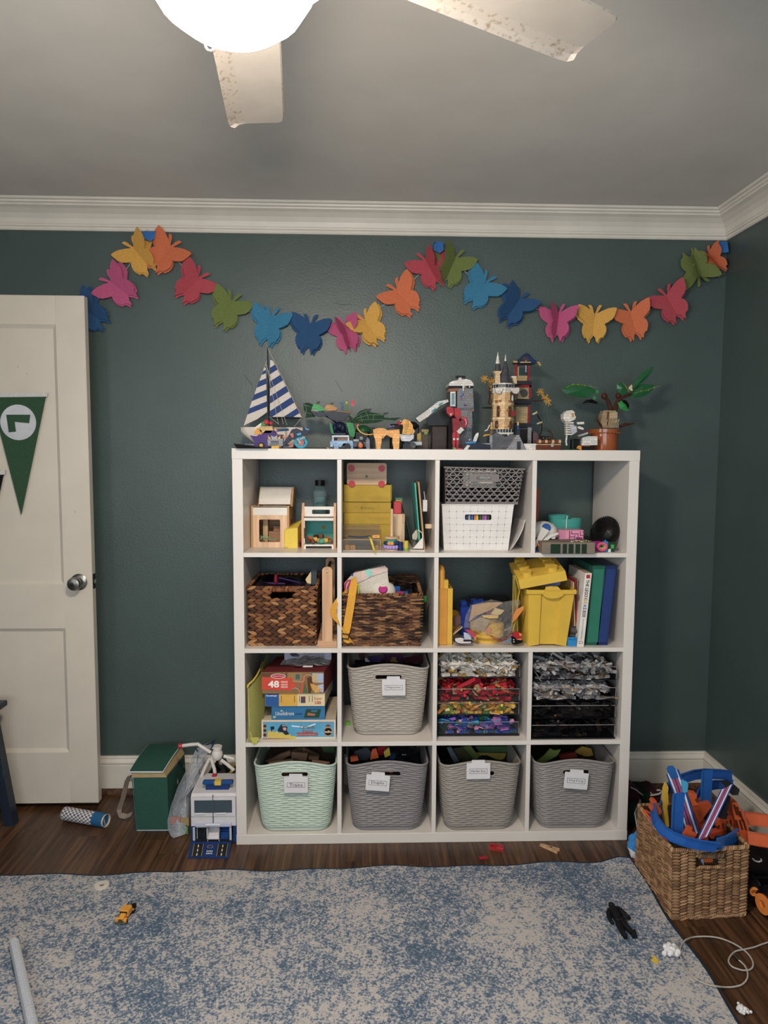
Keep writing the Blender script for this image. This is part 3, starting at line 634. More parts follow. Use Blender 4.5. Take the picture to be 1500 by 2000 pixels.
wing(a,(762,675,820,668,870,690,860,740,850,770,900,830,780,842,790,790,765,750),y+.01,[(770,680,800,740,790,830),(780,700,850,720),(790,780,860,800)])
wing(b,(0,520,60,560,130,480,200,455,265,455,240,490,350,510,410,520,400,550,470,560,600,550,520,590,400,585,330,610,150,625,30,610),y-.01,[(40,570,140,500,210,470),(90,560,230,520,400,520),(120,580,300,570,520,585),(200,480,230,560),(290,520,280,590),(140,520,160,600)])
MB('#17181c').prism(b.poly(195,460,265,452,235,492),y-.014,y-.006).prism(b.poly(390,500,462,497,420,525),y-.014,y-.006).build('claws',t)
MB('#1e5a33').sph(b.p3(170,700,y+.03),(.03,.02,.022),10,6).box(*b.rect(60,700,240,915)[:2],y+.012,y+.05,ST,b(0,690)[1],.008,'#16211c').build('tail_base',t,True)
# --- light blue car
a = A.at(-.365); b = B.at(-.365); y = -.365; t = thing('brick_pickup','light blue brick-built vintage car facing the room','toy car',mid(A,1065,1325,y)); LB = '#8fb0d0'
MB(LB).prism(a.poly(1065,1110,1100,1100,1320,1100,1325,1150,1300,1165,1280,1130,1215,1130,1190,1170,1070,1170),y,y+.06).prism(a.poly(1085,1040,1275,1040,1280,1060,1085,1060),y+.01,y+.05,'#c9d2d8').prism(a.poly(1090,1060,1105,1060,1105,1105,1085,1105),y+.008,y+.05).prism(a.poly(1265,1060,1280,1060,1280,1105,1265,1105),y+.008,y+.05).build('body',t)
MB('#2a3038').box(*a.rect(1070,1165,1320,1190)[:2],y+.004,y+.055,ST+.004,a(0,1150)[1]).prism(a.poly(1150,1065,1262,1062,1262,1100,1140,1100),y+.02,y+.045,'#8d6a52').build('cabin',t)
MB('#7d9cbf').prism(a.poly(1105,1130,1165,1130,1160,1190,1110,1190),y-.006,y).prism(a.poly(1300,1130,1328,1125,1325,1185,1300,1190),y-.006,y).build('bumper',t)
for u in (1130,1262): c_ = a(u,0)[0]; w_ = MB('#141416').cyl((c_,y-.004,ST+.0105),(c_,y+.012,ST+.0105),.0105,n=14).build('wheel',t)
# --- buggy with orange hub
y = -.375; b = B.at(y); t = thing('brick_buggy','grey brick buggy with big black tyre and orange hub beside the lion','toy vehicle',mid(B,0,245,y)); wc = b(140,870)
w_ = MB('#16171a').lathe([(.009,0),(.0135,.001),(.0135,.013),(.009,.014)],(wc[0],y,ST+.0135),(0,1,0),20).build('tyre',t,True); MB('#dc6a2a').lathe([(.0,-.0015),(.004,-.001),(.0085,0),(.0085,.004),(0,.004)],(wc[0],y-.0005,ST+.0135),(0,1,0),16).build('hub',w_,True)
MB('#4d5158').box(*b.rect(55,0,245,1)[:2],y+.015,y+.05,ST+.008,b(0,825)[1],.001).prism(b.poly(130,765,165,765,165,800,130,800),y+.015,y+.03,'#7d828a').prism(b.poly(200,800,242,795,245,910,205,910),y+.005,y+.02,'#6f7680').sph(b.p3(222,790,y+.012),.0045,k='#7d8794').box(*b.rect(60,800,120,820)[:2],y+.01,y+.03,b(0,820)[1],b(0,795)[1],0,'#9aa2aa').build('chassis',t)
MB('#16171a').cyl((b(60,0)[0],y+.03,ST+.0085),(b(60,0)[0],y+.045,ST+.0085),.0085,n=12).build('rear_tyre',t)
# --- lion
y = -.36; b = B.at(y); t = thing('brick_lion','orange brick-built lion with long curved tail','toy lion',mid(B,280,720,y)); LO = '#e2a04c'
MB(LO).prism(b.poly(280,690,330,672,400,672,440,695,575,685,580,770,480,775,430,745,390,790,290,770),y-.012,y+.028).build('body',t)
for pl,yy in (((285,740,380,750,375,820,360,890,325,890,310,830),-.02),((500,730,580,740,575,820,570,895,510,895,495,830),-.02),((300,750,370,770,350,890,315,890),.028),((510,740,570,760,560,895,515,895),.028)):
    lg = MB('#e5a856').prism(b.poly(*pl),y+yy,y+yy+.013).build('leg',t); u0 = min(pl[::2]); u1 = max(pl[::2])
    MB('#dd9440').box(b(u0+10,0)[0],b(u1+12,0)[0],y+yy-.003,y+yy+.015,ST,b(0,892)[1],.001).build('paw',lg)
MB('#e0a33a').tube([b.p3(*q) for q in ((290,735),(240,745),(190,740),(140,715),(110,680),(103,645),(120,622))],[.0022,.0024,.0025,.0025,.0024,.0022,.0022],8).sph(b.p3(122,618),.0035,k='#7a3a20').build('tail',t,True)
hd = MB('#dba03c').prism(b.poly(600,600,630,570,690,590,725,640,725,720,690,745,605,735,620,660),y-.016,y+.026).prism(b.poly(650,575,680,590,655,720,630,715),y-.02,y+.03,'#c98e35').build('mane',t)
MB('#e8b766').prism(b.poly(700,650,735,680,750,710,725,745,695,735),y-.01,y+.02).build('muzzle',hd)
MB('#c9cbd2').prism(b.poly(575,740,740,745,735,790,690,820,600,815),y-.005,y+.02).build('chest',t)
MB('#b02a30').sph(b.p3(578,615,y-.006),(.0078,.006,.0085)).sph(b.p3(592,592,y-.008),.0025,k='#e6e2da').sph(b.p3(600,622,y-.009),.0025,k='#e6e2da').build('bow',t,True)
t = MB('#1c2420').prism(b.poly(430,668,520,665,520,688,430,690),y-.006,y+.012).sph(b.p3(475,655,y),(.0065,.005,.005),10,6,'#8d6aa8').sph(b.p3(510,648,y),(.003,.003,.003),8,5,'#9a86c0'); one(t,'small_turtle','tiny purple shelled turtle toy on the lion back','toy turtle')
# --- dark vehicle between lion and tower
y = -.33; b = B.at(y); t = thing('dark_vehicle','dark grey brick vehicle with round wheel right of the lion','toy vehicle',mid(B,590,830,y))
MB('#33353a').prism(b.poly(640,820,830,815,830,870,720,870,720,905,640,905),y,y+.05).prism(b.poly(620,845,720,830,722,905,612,905),y-.006,y+.03,'#1c1d20').prism(b.poly(700,825,830,822,830,862,705,862),y-.004,y,'#a9adb3').build('body',t)
c_ = b(735,0)[0]; w_ = MB('#3d4046').cyl((c_,y-.012,b(0,862)[1]),(c_,y-.005,b(0,862)[1]),.0115,n=18).build('wheel',t); MB('#c9b45a').cyl((c_+.003,y-.0132,b(0,872)[1]),(c_+.003,y-.012,b(0,872)[1]),.0016,n=8).build('hub',w_)
c_ = b(650,0)[0]; MB('#6d6e74').prism(b.poly(575,790,640,830,740,800,735,760,640,800),y+.006,y+.02).build('cowl',t)
y = -.24; b = B.at(y); t = MB('#15161a').sph((b(720,0)[0],y,b(0,640)[1]),(.027,.02,.017),14,8).box(*b.rect(470,600,800,910)[:2],y-.005,y+.04,ST,b(0,620)[1],.004,'#17181b').box(*b.rect(760,745,900,910)[:2],y-.02,y+.03,ST,b(0,730)[1],.002,'#4b3a20').prism(b.poly(770,740,815,720,815,850,770,850),y-.024,y-.02,'#b59a2e').prism(b.poly(845,700,890,695,890,740,850,745),y-.024,y-.015,'#7d8c34').box(*b.rect(820,675,900,705)[:2],y-.022,y+.02,b(0,712)[1],b(0,680)[1],0,'#a0713c'); one(t,'black_dome_playset','black domed toy playset with yellow panels behind the lion head','toy playset')
# --- ski tower with snowy ramp
y = -.17; b = B.at(y); t = thing('ski_tower','grey brick rock tower with snowy roof and a white ski ramp','toy building',mid(B,1130,1415,y)); GY = '#7f8288'
MB(GY).prism(b.poly(1230,215,1405,200,1415,430,1410,470,1395,480,1400,600,1395,680,1395,912,1240,912,1225,690,1230,440),y,y+.09).prism(b.poly(1225,440,1415,440,1415,465,1225,462),y-.004,y,'#676a70').prism(b.poly(1240,690,1395,685,1395,708,1240,710),y-.004,y,'#676a70').build('rock_wall',t)
wn_ = MB('#1d1d20').prism(b.poly(1130,255,1232,255,1228,450,1228,900,1130,900),y+.002,y+.08).prism(b.poly(1130,228,1240,222,1242,250,1130,262),y-.004,y+.06,'#9a5f38').build('doorway',t)
fr_ = MB('#d9dad6'); ringpoly(fr_,b.poly(1150,262,1208,258,1208,425,1150,425),b.poly(1165,280,1197,277,1197,408,1165,408),y-.004,y+.004); fr_.prism(b.poly(1167,280,1196,278,1196,408,1167,408),y,y+.002,'#3c6b75/s'); fr_.build('window',t)
sn = MB('#e6e2da'); sn.prism(b.poly(1130,195,1140,160,1180,140,1260,128,1330,120,1380,135,1408,170,1408,195),y-.008,y+.098); sn.prism(b.poly(1285,190,1302,190,1298,255,1290,255),y-.009,y-.003).prism(b.poly(1306,190,1318,190,1312,225),y-.009,y-.003).prism(b.poly(1248,130,1260,85,1285,92,1290,128),y+.02,y+.05); sn.build('snow_roof',t)
MB('#17181a').prism(b.poly(1130,195,1408,195,1408,222,1130,222),y-.002,y+.092).prism(b.poly(1228,75,1328,78,1325,100,1290,92,1245,95),y+.01,y+.06).build('eaves',t)
MB('#aeb2b6').cyl(b.p3(1368,205,y-.004),b.p3(1368,205,y+.002),.0035,n=12).cyl(b.p3(1295,95,y+.035),b.p3(1295,130,y+.035),.004,n=8).build('chimney',t)
li = MB('#b9b06a').tube([b.p3(u,v,y-.003) for u,v in ((1335,205),(1325,260),(1350,320),(1340,400),(1350,450),(1330,530),(1315,650),(1310,760),(1325,840))],.0012,5)
for u,v,c_ in ((1292,292,'#2f63b0'),(1275,312,'#2f63b0'),(1275,338,'#c24a9a'),(1398,298,'#e0a02c'),(1310,408,'#2f63b0'),(1330,412,'#c24a7a'),(1370,470,'#c24a9a'),(1408,472,'#e0a02c'),(1395,642,'#c24a9a')): li.sph(b.p3(u,v,y-.003),.0034,8,5,c_)
li.build('string_lights',t)
rp = MB('#d8d6d0'); rp.prism(b.poly(760,560,900,460,1010,372,1120,350,1130,375,1030,420,900,540,800,605),y-.01,y+.05); rp.prism(b.poly(935,478,985,440,990,460,940,492),y-.012,y-.01,'#2f8ca0').prism(b.poly(1015,410,1058,378,1060,395,1020,422),y-.012,y-.01,'#2f8ca0'); rp.build('ski_ramp',t)
MB('#1a1b1e').prism(b.poly(890,560,1130,400,1130,640,900,640),y+.005,y+.04).box(*b.rect(940,640,1120,912)[:2],y+.005,y+.04,ST,b(0,640)[1],.003,'#3a2a20').build('ramp_supports',t)
# --- red robot figure
y = -.27; b = B.at(y); t = thing('red_robot','red and white brick robot figure with round shield arms','toy robot',mid(B,1100,1340,y)); RD = '#b3202c'
hd = MB(RD).prism(b.poly(1105,440,1140,430,1180,450,1190,520,1150,545,1110,500),y-.012,y+.012).prism(b.poly(1190,450,1240,445,1270,480,1265,540,1235,575,1200,540),y-.01,y+.012).build('head',t)
MB('#d9d6d0').sph(b.p3(1160,515,y-.012),(.004,.003,.004)).sph(b.p3(1165,516,y-.0145),.0015,6,4,'#1a1a1c').sph(b.p3(1262,575,y-.012),(.0035,.004,.006)).build('eyes',hd,True)
MB('#8a1a24').prism(b.poly(1170,560,1290,560,1280,720,1180,720),y-.008,y+.016).build('torso',t)
MB(RD+'/s').tube([b.p3(*q,y-.014) for q in ((1275,555),(1315,565),(1330,610),(1315,665))],[.006,.0075,.008,.005],8).build('shield_arm',t,True)
MB('#d6d3cc').prism(b.poly(1215,710,1265,660,1300,690,1250,740),y-.018,y-.008).build('forearm',t)
for u in (1185,1225): MB(RD).prism(b.poly(u-10,720,u+25,720,u+20,820,u+15,912,u-5,912,u-12,810),y-.008,y+.008).prism(b.poly(u-6,785,u+18,785,u+16,805,u-6,805),y-.0095,y-.008,'#d6d3cc').build('leg',t)
MB('#3a3d42').prism(b.poly(1245,740,1330,660,1340,700,1290,800,1285,912,1250,912),y+.005,y+.02).build('cape',t)
# --- loose brick bits in front of the tower
y = -.385; b = B.at(y)
one(MB('#7a8a3c').box(*b.rect(1180,865,1220,915)[:2],y,y+.014,ST,ST+.0075,.001).cyl((b(1192,0)[0],y+.007,ST+.0075),(b(1192,0)[0],y+.007,ST+.0092),.0024,n=8),'olive_brick','small olive toy brick on the shelf edge left of the blue ship','toy brick')
one(MB('#a62a30').box(*b.rect(1222,870,1290,915)[:2],y+.002,y+.02,ST,ST+.006,.001).cyl((b(1245,0)[0],y+.01,ST+.006),(b(1245,0)[0],y+.01,ST+.0078),.0024,n=8),'red_brick_plate','small red toy plate beside the olive brick on the shelf edge','toy brick')
c2 = C.at(-.37); y = -.37; t = thing('brick_ship','small navy and white brick spaceship left of the castle tower','toy spaceship',mid(C,10,430,y))
MB('#20283c').prism(c2.poly(50,1480,160,1450,430,1490,430,1545,130,1560,20,1540),y,y+.03).prism(c2.poly(270,1470,430,1468,430,1490,280,1490),y+.005,y+.03,'#8d949c').build('hull',t)
MB('#d8d4cc').prism(c2.poly(185,1440,205,1370,240,1315,270,1310,262,1360,235,1440),y+.01,y+.016).build('fin',t)
MB('#d8d4cc').prism(c2.poly(40,1550,90,1495,135,1500,95,1562),y-.004,y+.002).build('nose_plate',t)
MB('#2f7fc0').prism(c2.poly(60,1450,230,1440,220,1465,80,1475),y-.002,y+.02).sph(c2.p3(128,1400,y+.008),.0028,8,6,'#3a7fc9').sph(c2.p3(128,1420,y+.008),.003,8,6,'#c9cdd0').sph(c2.p3(128,1435,y+.008),.003,8,6,'#a83238').build('pilot',t)
# --- castle tower
y = -.33; c = C.at(y); t = thing('castle_tower','tan brick castle tower with two dark grey spires on rocky base','toy castle',mid(C,430,970,y)); TN = '#cfa873'
xc = c(660,0)[0]; rr = c(820,0)[0]-c(505,0)[0]; rr /= 2; yc = y+rr*.9
def oct_(r,n=10,ph=.5): return [(xc+r*math.cos((i+ph)*2*math.pi/n),yc+r*math.sin((i+ph)*2*math.pi/n)) for i in range(n)]
MB(TN).prismz(oct_(rr),c(0,1260)[1],c(0,690)[1]).build('tower_wall',t)
bd = MB('#d9bd93')
for v in (880,1100): bd.prismz(oct_(rr*1.05),c(0,v+14)[1],c(0,v-12)[1])
bd.prismz(oct_(rr*1.06),c(0,720)[1],c(0,655)[1],'#cdc7bd').build('stone_bands',t)
MB('#cdc7bd').prism(c.poly(495,660,610,660,600,700,570,745,530,745,495,710),y-.012,y-.002).prism(c.poly(845,660,700,660,720,700,775,745,815,745,845,710),y-.012,y-.002).build('corbels',t)
q = MB('#9a6238')
for u,v in ((580,980),(590,840),(705,980),(555,1200),(720,1205),(540,845),(730,845)): q.box(c(u-14,0)[0],c(u+16,0)[0],y-.004,y+.012,c(0,v+18)[1],c(0,v-12)[1])
q.build('brown_bricks',t)
for u,v0,v1 in ((565,910,1075),(735,910,1075),(760,690,850),(755,1130,1260),(545,1125,1240)):
    x0,x1 = c(u-20,0)[0],c(u+20,0)[0]; MB('#4a2f20').prism([(x0,c(0,v1)[1]),(x1,c(0,v1)[1]),(x1,c(0,v0+25)[1])]+[((x0+x1)/2+(x1-x0)/2*math.cos(k_*.52),c(0,v0+25)[1]+(x1-x0)/2*math.sin(k_*.52)) for k_ in range(1,6)]+[(x0,c(0,v0+25)[1])],y-.003,y+.004).build('arched_window',t)
MB('#efe6d6').cyl((xc,y-.001,c(0,1255)[1]),(xc,y-.001,c(0,660)[1]),.0011,n=6).build('corner_pillar',t)
MB('#b9bbb8').sph(c.p3(757,820,y-.006),(.0046,.004,.0085),8,6).sph(c.p3(757,782,y-.006),.0042,8,6).build('owl',t,True)
MB('#8d1f28').prism(c.poly(725,1000,745,985,770,1030,800,985,805,1040,770,1075,735,1070),y-.008,y-.003).build('red_bird',t)
para = MB('#33363c').prismz(oct_(rr*1.04),c(0,650)[1],c(0,598)[1])
para.prismz(oct_(rr*1.07),c(0,598)[1],c(0,580)[1],'#d4cdc2').prismz(oct_(rr*1.08),c(0,662)[1],c(0,645)[1],'#d4cdc2')
for i in range(9):
    th = math.radians(200+17.5*i); para.sph((xc+rr*1.03*math.cos(th),yc+rr*1.03*math.sin(th),c(0,623)[1]),(.0022,.0022,.0035),6,5,'#9aa0a6')
para.build('parapet',t)
def cone(u,v0,v1,r0,r1,yy,nm,k,n=14): xx = c(u,0)[0]; return MB(k).cyl((xx,yy,c(0,v0)[1]),(xx,yy,c(0,v1)[1]),r0,r1,n).build(nm,t,True)
cone(670,580,400,rr*.68,rr*.40,yc,'main_roof','#4a4a50'); cone(690,400,240,rr*.34,rr*.1,yc,'spire','#4a4a50'); cone(687,240,140,rr*.105,.0004,yc,'spire_tip','#e6e0d6')
cone(567,400,285,rr*.32,rr*.22,yc-.008,'spire','#4a4a50'); cone(567,285,110,rr*.21,.0005,yc-.008,'spire_tip','#e6e0d6')
xx = c(550,0)[0]; MB('#d9b98c').prism(c.poly(520,445,585,445,590,580,515,580),yc-.02,yc+.004).prism(c.poly(495,405,610,405,590,445,515,445),yc-.022,yc+.006).build('side_turret',t)
MB('#d9b98c').prism(c.poly(770,480,835,475,838,580,800,580),yc-.016,yc+.004).box(c(770,0)[0],c(840,0)[0],yc-.018,yc+.006,c(0,490)[1],c(0,470)[1],0,'#d8d2c6').box(c(830,0)[0],c(856,0)[0],yc-.012,yc,c(0,530)[1],c(0,510)[1]).box(c(830,0)[0],c(856,0)[0],yc-.012,yc,c(0,580)[1],c(0,562)[1]).build('chimney',t)
bs = MB('#5a5b60').prism(c.poly(430,1330,480,1330,520,1310,640,1375,750,1330,790,1360,790,1480,700,1570,430,1570),y-.012,y+.07); bs.box(c(435,0)[0],c(475,0)[0],y-.018,y-.01,ST,c(0,1350)[1],0,'#8a8d92'); bs.build('rock_base',t)
stp = MB('#8f9298')
for i in range(7): stp.box(c(680+i*22,0)[0],c(960-i*16,0)[0],y-.03,y-.008,c(0,1570-i*32)[1]if i else ST,c(0,1538-i*32)[1],.0008)
stp.box(c(826,0)[0],c(880,0)[0],y-.0315,y-.029,ST+.001,c(0,1440)[1],0,'#3a3b40'); stp.build('stairs',t)
for i,u in enumerate((720,735,755,775,795,810,830)): MB('#b08a58').box(c(u,0)[0],c(u+26,0)[0],y-.031,y-.012,c(0,1512-i*27)[1],c(0,1506-i*27)[1]).build('step_tile',t)
fe = MB('#9da1a6')
for i in range(6): fe.cyl(c.p3(530+i*42,1315,y-.008),c.p3(530+i*42,1262,y-.008),.0022,n=6)
fe.prism(c.poly(525,1312,760,1312,755,1330,700,1335,690,1362,670,1335,560,1335,540,1360,525,1330),y-.011,y-.004,'#ddd8cc'); fe.build('balustrade',t)
# minifigure-sized people at the tower foot
def figure(u,v,yy,hair,torso,leg,label,stand):
    k_ = c.at(yy); x,z = k_(u,v); x = k_(u,v)[0]; t2 = thing('toy_figure',label,'toy figure',(x,yy,stand))
    s_ = (z-stand)/.022
    MB(leg).box(x-.0042,x+.0042,yy-.003,yy+.003,stand,stand+.009*s_,.0005).build('legs',t2); MB(torso).hexa([(x-.0045,yy-.003,stand+.009*s_),(x+.0045,yy-.003,stand+.009*s_),(x+.0045,yy+.003,stand+.009*s_),(x-.0045,yy+.003,stand+.009*s_)],[(x-.0032,yy-.003,stand+.016*s_),(x+.0032,yy-.003,stand+.016*s_),(x+.0032,yy+.003,stand+.016*s_),(x-.0032,yy+.003,stand+.016*s_)]).build('torso',t2)
    h_ = MB('#d9a77e').cyl((x,yy,stand+.016*s_),(x,yy,stand+.022*s_),.0034,n=10).build('head',t2); MB(hair).sph((x,yy+.001,stand+.0215*s_),(.0045,.0045,.003),8,5).build('hair',h_,True); return t2
figure(450,1160,-.352,'#2f1d14','#c79a3a','#7a5a3c','tiny brown haired toy figure on the rock ledge left of the tower',c.at(-.352)(0,1330)[1]); figure(838,1160,-.36,'#b98a4a','#2c4a7c','#2a3550','tiny blond toy figure in blue on the stairs right of the tower',c.at(-.36)(0,1330)[1])
k_ = c.at(-.35); one(MB('#c9982c').tube([k_.p3(u,v) for u,v in ((445,1335),(400,1345),(360,1350),(330,1365))],[.0015,.003,.004,.002],6).tube([k_.p3(u,v) for u,v in ((350,1290),(390,1270),(425,1200))],.0022,6,'#d8d2c4'),'golden_weed','golden brick plant sprig at the left foot of the castle tower','toy plant')
# --- pagoda tower behind with yellow trees
y = -.19; c = C.at(y); t = thing('pagoda_tower','dark red brick pagoda tower with navy roof and golden leafed branches','toy building',mid(C,850,1060,y)); yb = y+.06
MB('#22345a').prism(c.poly(785,275,860,230,920,165,955,148,1000,170,1060,240,1130,285,1110,300,850,300),y-.01,yb+.01,sc=.9).box(c(900,0)[0],c(990,0)[0],y-.012,y,c(0,275)[1],c(0,200)[1],0,'#4a3b44').build('roof',t)
MB('#c9a24a').prism(c.poly(755,265,820,270,820,290,770,295),y-.012,y-.004).prism(c.poly(1095,285,1140,280,1168,335,1145,340,1120,300),y-.012,y-.004).prism(c.poly(860,280,1015,280,1015,296,860,296),y-.013,y-.008).build('gold_eaves',t)
rp = MB('#94222f')
for u0,u1,v0,v1 in ((800,832,305,560),(985,1015,320,545),(1015,1045,610,800),(1005,1032,905,1165),(845,875,615,640),(875,1050,605,640)): rp.box(c(u0,0)[0],c(u1,0)[0],y-.004,y+.008,c(0,v1)[1],c(0,v0)[1])
rp.build('red_posts',t)
MB('#b39a6c').box(c(835,0)[0],c(1010,0)[0],y+.004,yb,c(0,545)[1],c(0,470)[1]).box(c(835,0)[0],c(865,0)[0],y+.004,yb,c(0,470)[1],c(0,340)[1]).box(c(855,0)[0],c(1030,0)[0],y+.004,yb,c(0,810)[1],c(0,640)[1]).box(c(835,0)[0],c(1010,0)[0],y+.004,yb,c(0,1165)[1],c(0,925)[1]).build('walls',t)
MB('#14161a').cyl(c.p3(920,735,y+.004),c.p3(920,735,y+.001),c(980,0)[0]-c(920,0)[0],n=18).build('round_opening',t)
MB('#2b4a4c').box(c(870,0)[0],c(985,0)[0],y+.001,y+.006,c(0,450)[1],c(0,350)[1]).build('window_opening',t)
MB('#6f7a86').cyl(c.p3(955,430,y-.006),c.p3(955,330,y-.006),.0045,n=10).sph(c.p3(955,262,y-.014),.0018,6,5,'#e6e2d6').build('lantern',t)
MB('#31343a').box(c(840,0)[0],c(1045,0)[0],y-.01,yb,c(0,600)[1],c(0,550)[1]).box(c(830,0)[0],c(1055,0)[0],y-.012,yb,c(0,880)[1],c(0,830)[1]).box(c(860,0)[0],c(1060,0)[0],y-.01,yb,c(0,1230)[1],c(0,1170)[1]).build('balconies',t)
MB('#4a4d53').box(c(870,0)[0],c(1060,0)[0],y-.006,yb,ST,c(0,1235)[1],.001).box(c(890,0)[0],c(995,0)[0],y-.009,y-.005,ST+.008,c(0,1260)[1],0,'#1d1613').box(c(1000,0)[0],c(1055,0)[0],y-.01,y-.004,ST+.008,c(0,1230)[1],0,'#8d8f94').prism(c.poly(1060,1290,1110,1310,1150,1400,1150,1480,1060,1480),y,yb,'#6a5058').build('ground_floor',t)
MB('#54281c').tube([c.p3(u,v,y+.01) for u,v in ((405,890),(425,780),(420,600),(440,530),(460,450))],[.003,.0026,.0024,.0022,.0018],6).tube([c.p3(u,v,y+.01) for u,v in ((840,880),(500,900),(410,890))],.0024,6).tube([c.p3(u,v,y+.01) for u,v in ((1040,850),(1160,845),(1220,820))],.0024,6).tube([c.p3(u,v,y+.01) for u,v in ((1150,1390),(1190,1260),(1180,1150),(1120,1050))],.0022,6,'#23170f').box(c(335,0)[0],c(480,0)[0],y,y+.012,c(0,955)[1],c(0,935)[1]).build('branches',t)
for cu,cv in ((350,530),(460,560),(470,650),(490,790),(1170,720),(1240,800),(1280,870)):
    lf = MB('#cf9a2a'); p0 = c.p3(cu,cv,y+.006); rs = random.Random(cu)
    for i in range(14):
        th = i*.45+rs.random(); r = .0105+.005*rs.random(); e = p0+Vector((r*math.cos(th),-.004+.008*rs.random(),r*math.sin(th))); lf.tube([p0,(p0+e)/2+Vector((0,-.002,.001)),e],.0014,4); lf.sph(e,.0022,6,4); lf.sph((p0+e)/2,.0018,6,4)
    lf.build('golden_leaves',t)
MB('#c9b98a').prism(c.poly(1035,1040,1105,1000,1112,1025,1045,1060),y-.012,y-.006).prism(c.poly(1100,1175,1180,1148,1185,1170,1110,1195),y-.012,y-.006).prism(c.poly(1060,1185,1120,1140,1125,1155,1075,1200),y-.011,y-.005,'#2f4a6a').build('banners',t)
one(MB('#dedad4').box(c(965,0,-.355)[0],c(1135,0,-.355)[0],-.355,-.315,ST,c(0,1500,-.355)[1],.001).box(c(955,0,-.355)[0],c(1140,0,-.355)[0],-.358,-.315,c(0,1500,-.355)[1],c(0,1468,-.355)[1],.001),'white_brick_block','plain white toy block between castle stairs and treasure chest','toy block')
# --- treasure chest
y = -.365; c = C.at(y); t = thing('treasure_chest','brown brick treasure chest with tan bands and grey clasp','toy chest',mid(C,1140,1500,y)); d = Dd.at(y); xa,xb = d(65,0)[0],d(332,0)[0]
MB('#643322').box(xa,xb,y,y+.03,ST,d(0,928)[1],.001).build('box',t); MB('#7a4128').box(xa+.001,xb-.001,y+.001,y+.03,d(0,920)[1],d(0,885)[1],.002).build('lid',t)
MB('#c9a878').box(xa,xb,y-.0012,y+.001,d(0,938)[1],d(0,928)[1]).build('band',t)
for u in (90,160,235,308): MB('#c9a878').box(d(u,0)[0],d(u+26,0)[0],y-.001,y+.031,d(0,918)[1],d(0,882)[1],.0008).build('strap',t)
MB('#a9adb0').prism(d.poly(200,920,225,920,226,960,200,960),y-.003,y-.0005).build('clasp',t)
y = -.25; d = Dd.at(y); t = MB('#1a1d26').prism(d.poly(100,840,190,845,190,880,105,880),y,y+.03).tube([d.p3(u,v) for u,v in ((170,785),(195,790),(215,840),(215,890))],.0028,6,'#5a2f1c').box(d(100,0)[0],d(220,0)[0],y,y+.03,ST,d(0,880)[1],0,'#241c18')
for u in (120,155,180): t.sph(d.p3(u,865,y-.002),.002,6,4,'#c9a24a')
one(t,'navy_wagon','small navy toy wagon with brown curved handle behind the treasure chest','toy wagon')
# --- skeleton figure
y = -.345; d = Dd.at(y); t = thing('skeleton_figure','white brick-built skeleton figure on green base','toy figure',mid(Dd,355,545,y)); WT = '#d9d3c8'
MB('#2c5a34').box(d(358,0)[0],d(545,0)[0],y-.018,y+.03,ST,ST+.0032,.0005).build('base',t)
MB('#2d3a3c').box(d(410,0)[0],d(428,0)[0],y,y+.004,ST+.003,d(0,820)[1]).box(d(455,0)[0],d(470,0)[0],y,y+.004,ST+.003,d(0,860)[1]).build('display_post',t)
hd = MB(WT).prism(d.poly(318,610,355,572,415,566,440,585,440,620,455,640,440,668,390,690,340,690,320,660),y-.02,y+.016).build('head',t); MB('#c98a3c').prism(d.poly(405,598,428,598,430,640,412,640),y-.022,y-.02).build('eye',hd)
rb = MB(WT)
for v in (690,715,740,765,790,815): rb.box(d(365+(v-690)*.1,0)[0],d(465-abs(v-730)*.2,0)[0],y-.012,y+.01,d(0,v+16)[1],d(0,v)[1],.001)
rb.build('ribcage',t); MB(WT).tube([d.p3(u,v) for u,v in ((372,700),(368,780),(372,850),(365,900),(372,945))],.0034,6).build('spine',t)
MB(WT).prism(d.poly(470,695,545,688,548,715,475,718),y-.016,y-.008).build('arm',t); MB(WT).prism(d.poly(470,745,500,738,545,760,535,778,490,765),y-.016,y-.008).build('arm',t)
MB('#b9bac2').prism(d.poly(395,730,465,735,470,800,420,830),y-.0145,y-.011).build('breast_plate',t)
one(MB('#d58a24').prism(d.poly(458,975,480,945,510,955,512,980),y-.024,y-.014),'orange_leaf_brick','tiny orange brick leaf on the green base of the skeleton','toy brick')
# --- white piano-like block
y = -.3; d = Dd.at(y); t = thing('white_brick_model','white brick model with pink flowers left of the plant pot','toy model',mid(Dd,480,705,y))
MB('#d6d3cd').prism(d.poly(540,860,600,845,705,845,705,940,535,945),y,y+.06).prism(d.poly(490,835,605,800,605,820,510,850),y+.004,y+.03).build('body',t)
MB('#1e1f22').box(d(475,0)[0],d(540,0)[0],y+.004,y+.05,ST,d(0,868)[1],.001).box(d(540,0)[0],d(705,0)[0],y+.006,y+.055,ST,d(0,943)[1]).box(d(540,0)[0],d(650,0)[0],y-.001,y+.004,d(0,950)[1],d(0,940)[1],0,'#a0532c').build('underframe',t)
fl_ = MB('#b03a84')
for u,v in ((545,795),(560,788),(578,785),(595,790),(515,800)): fl_.sph(d.p3(u,v,y+.012),.0026,6,5)
fl_.build('flowers',t)
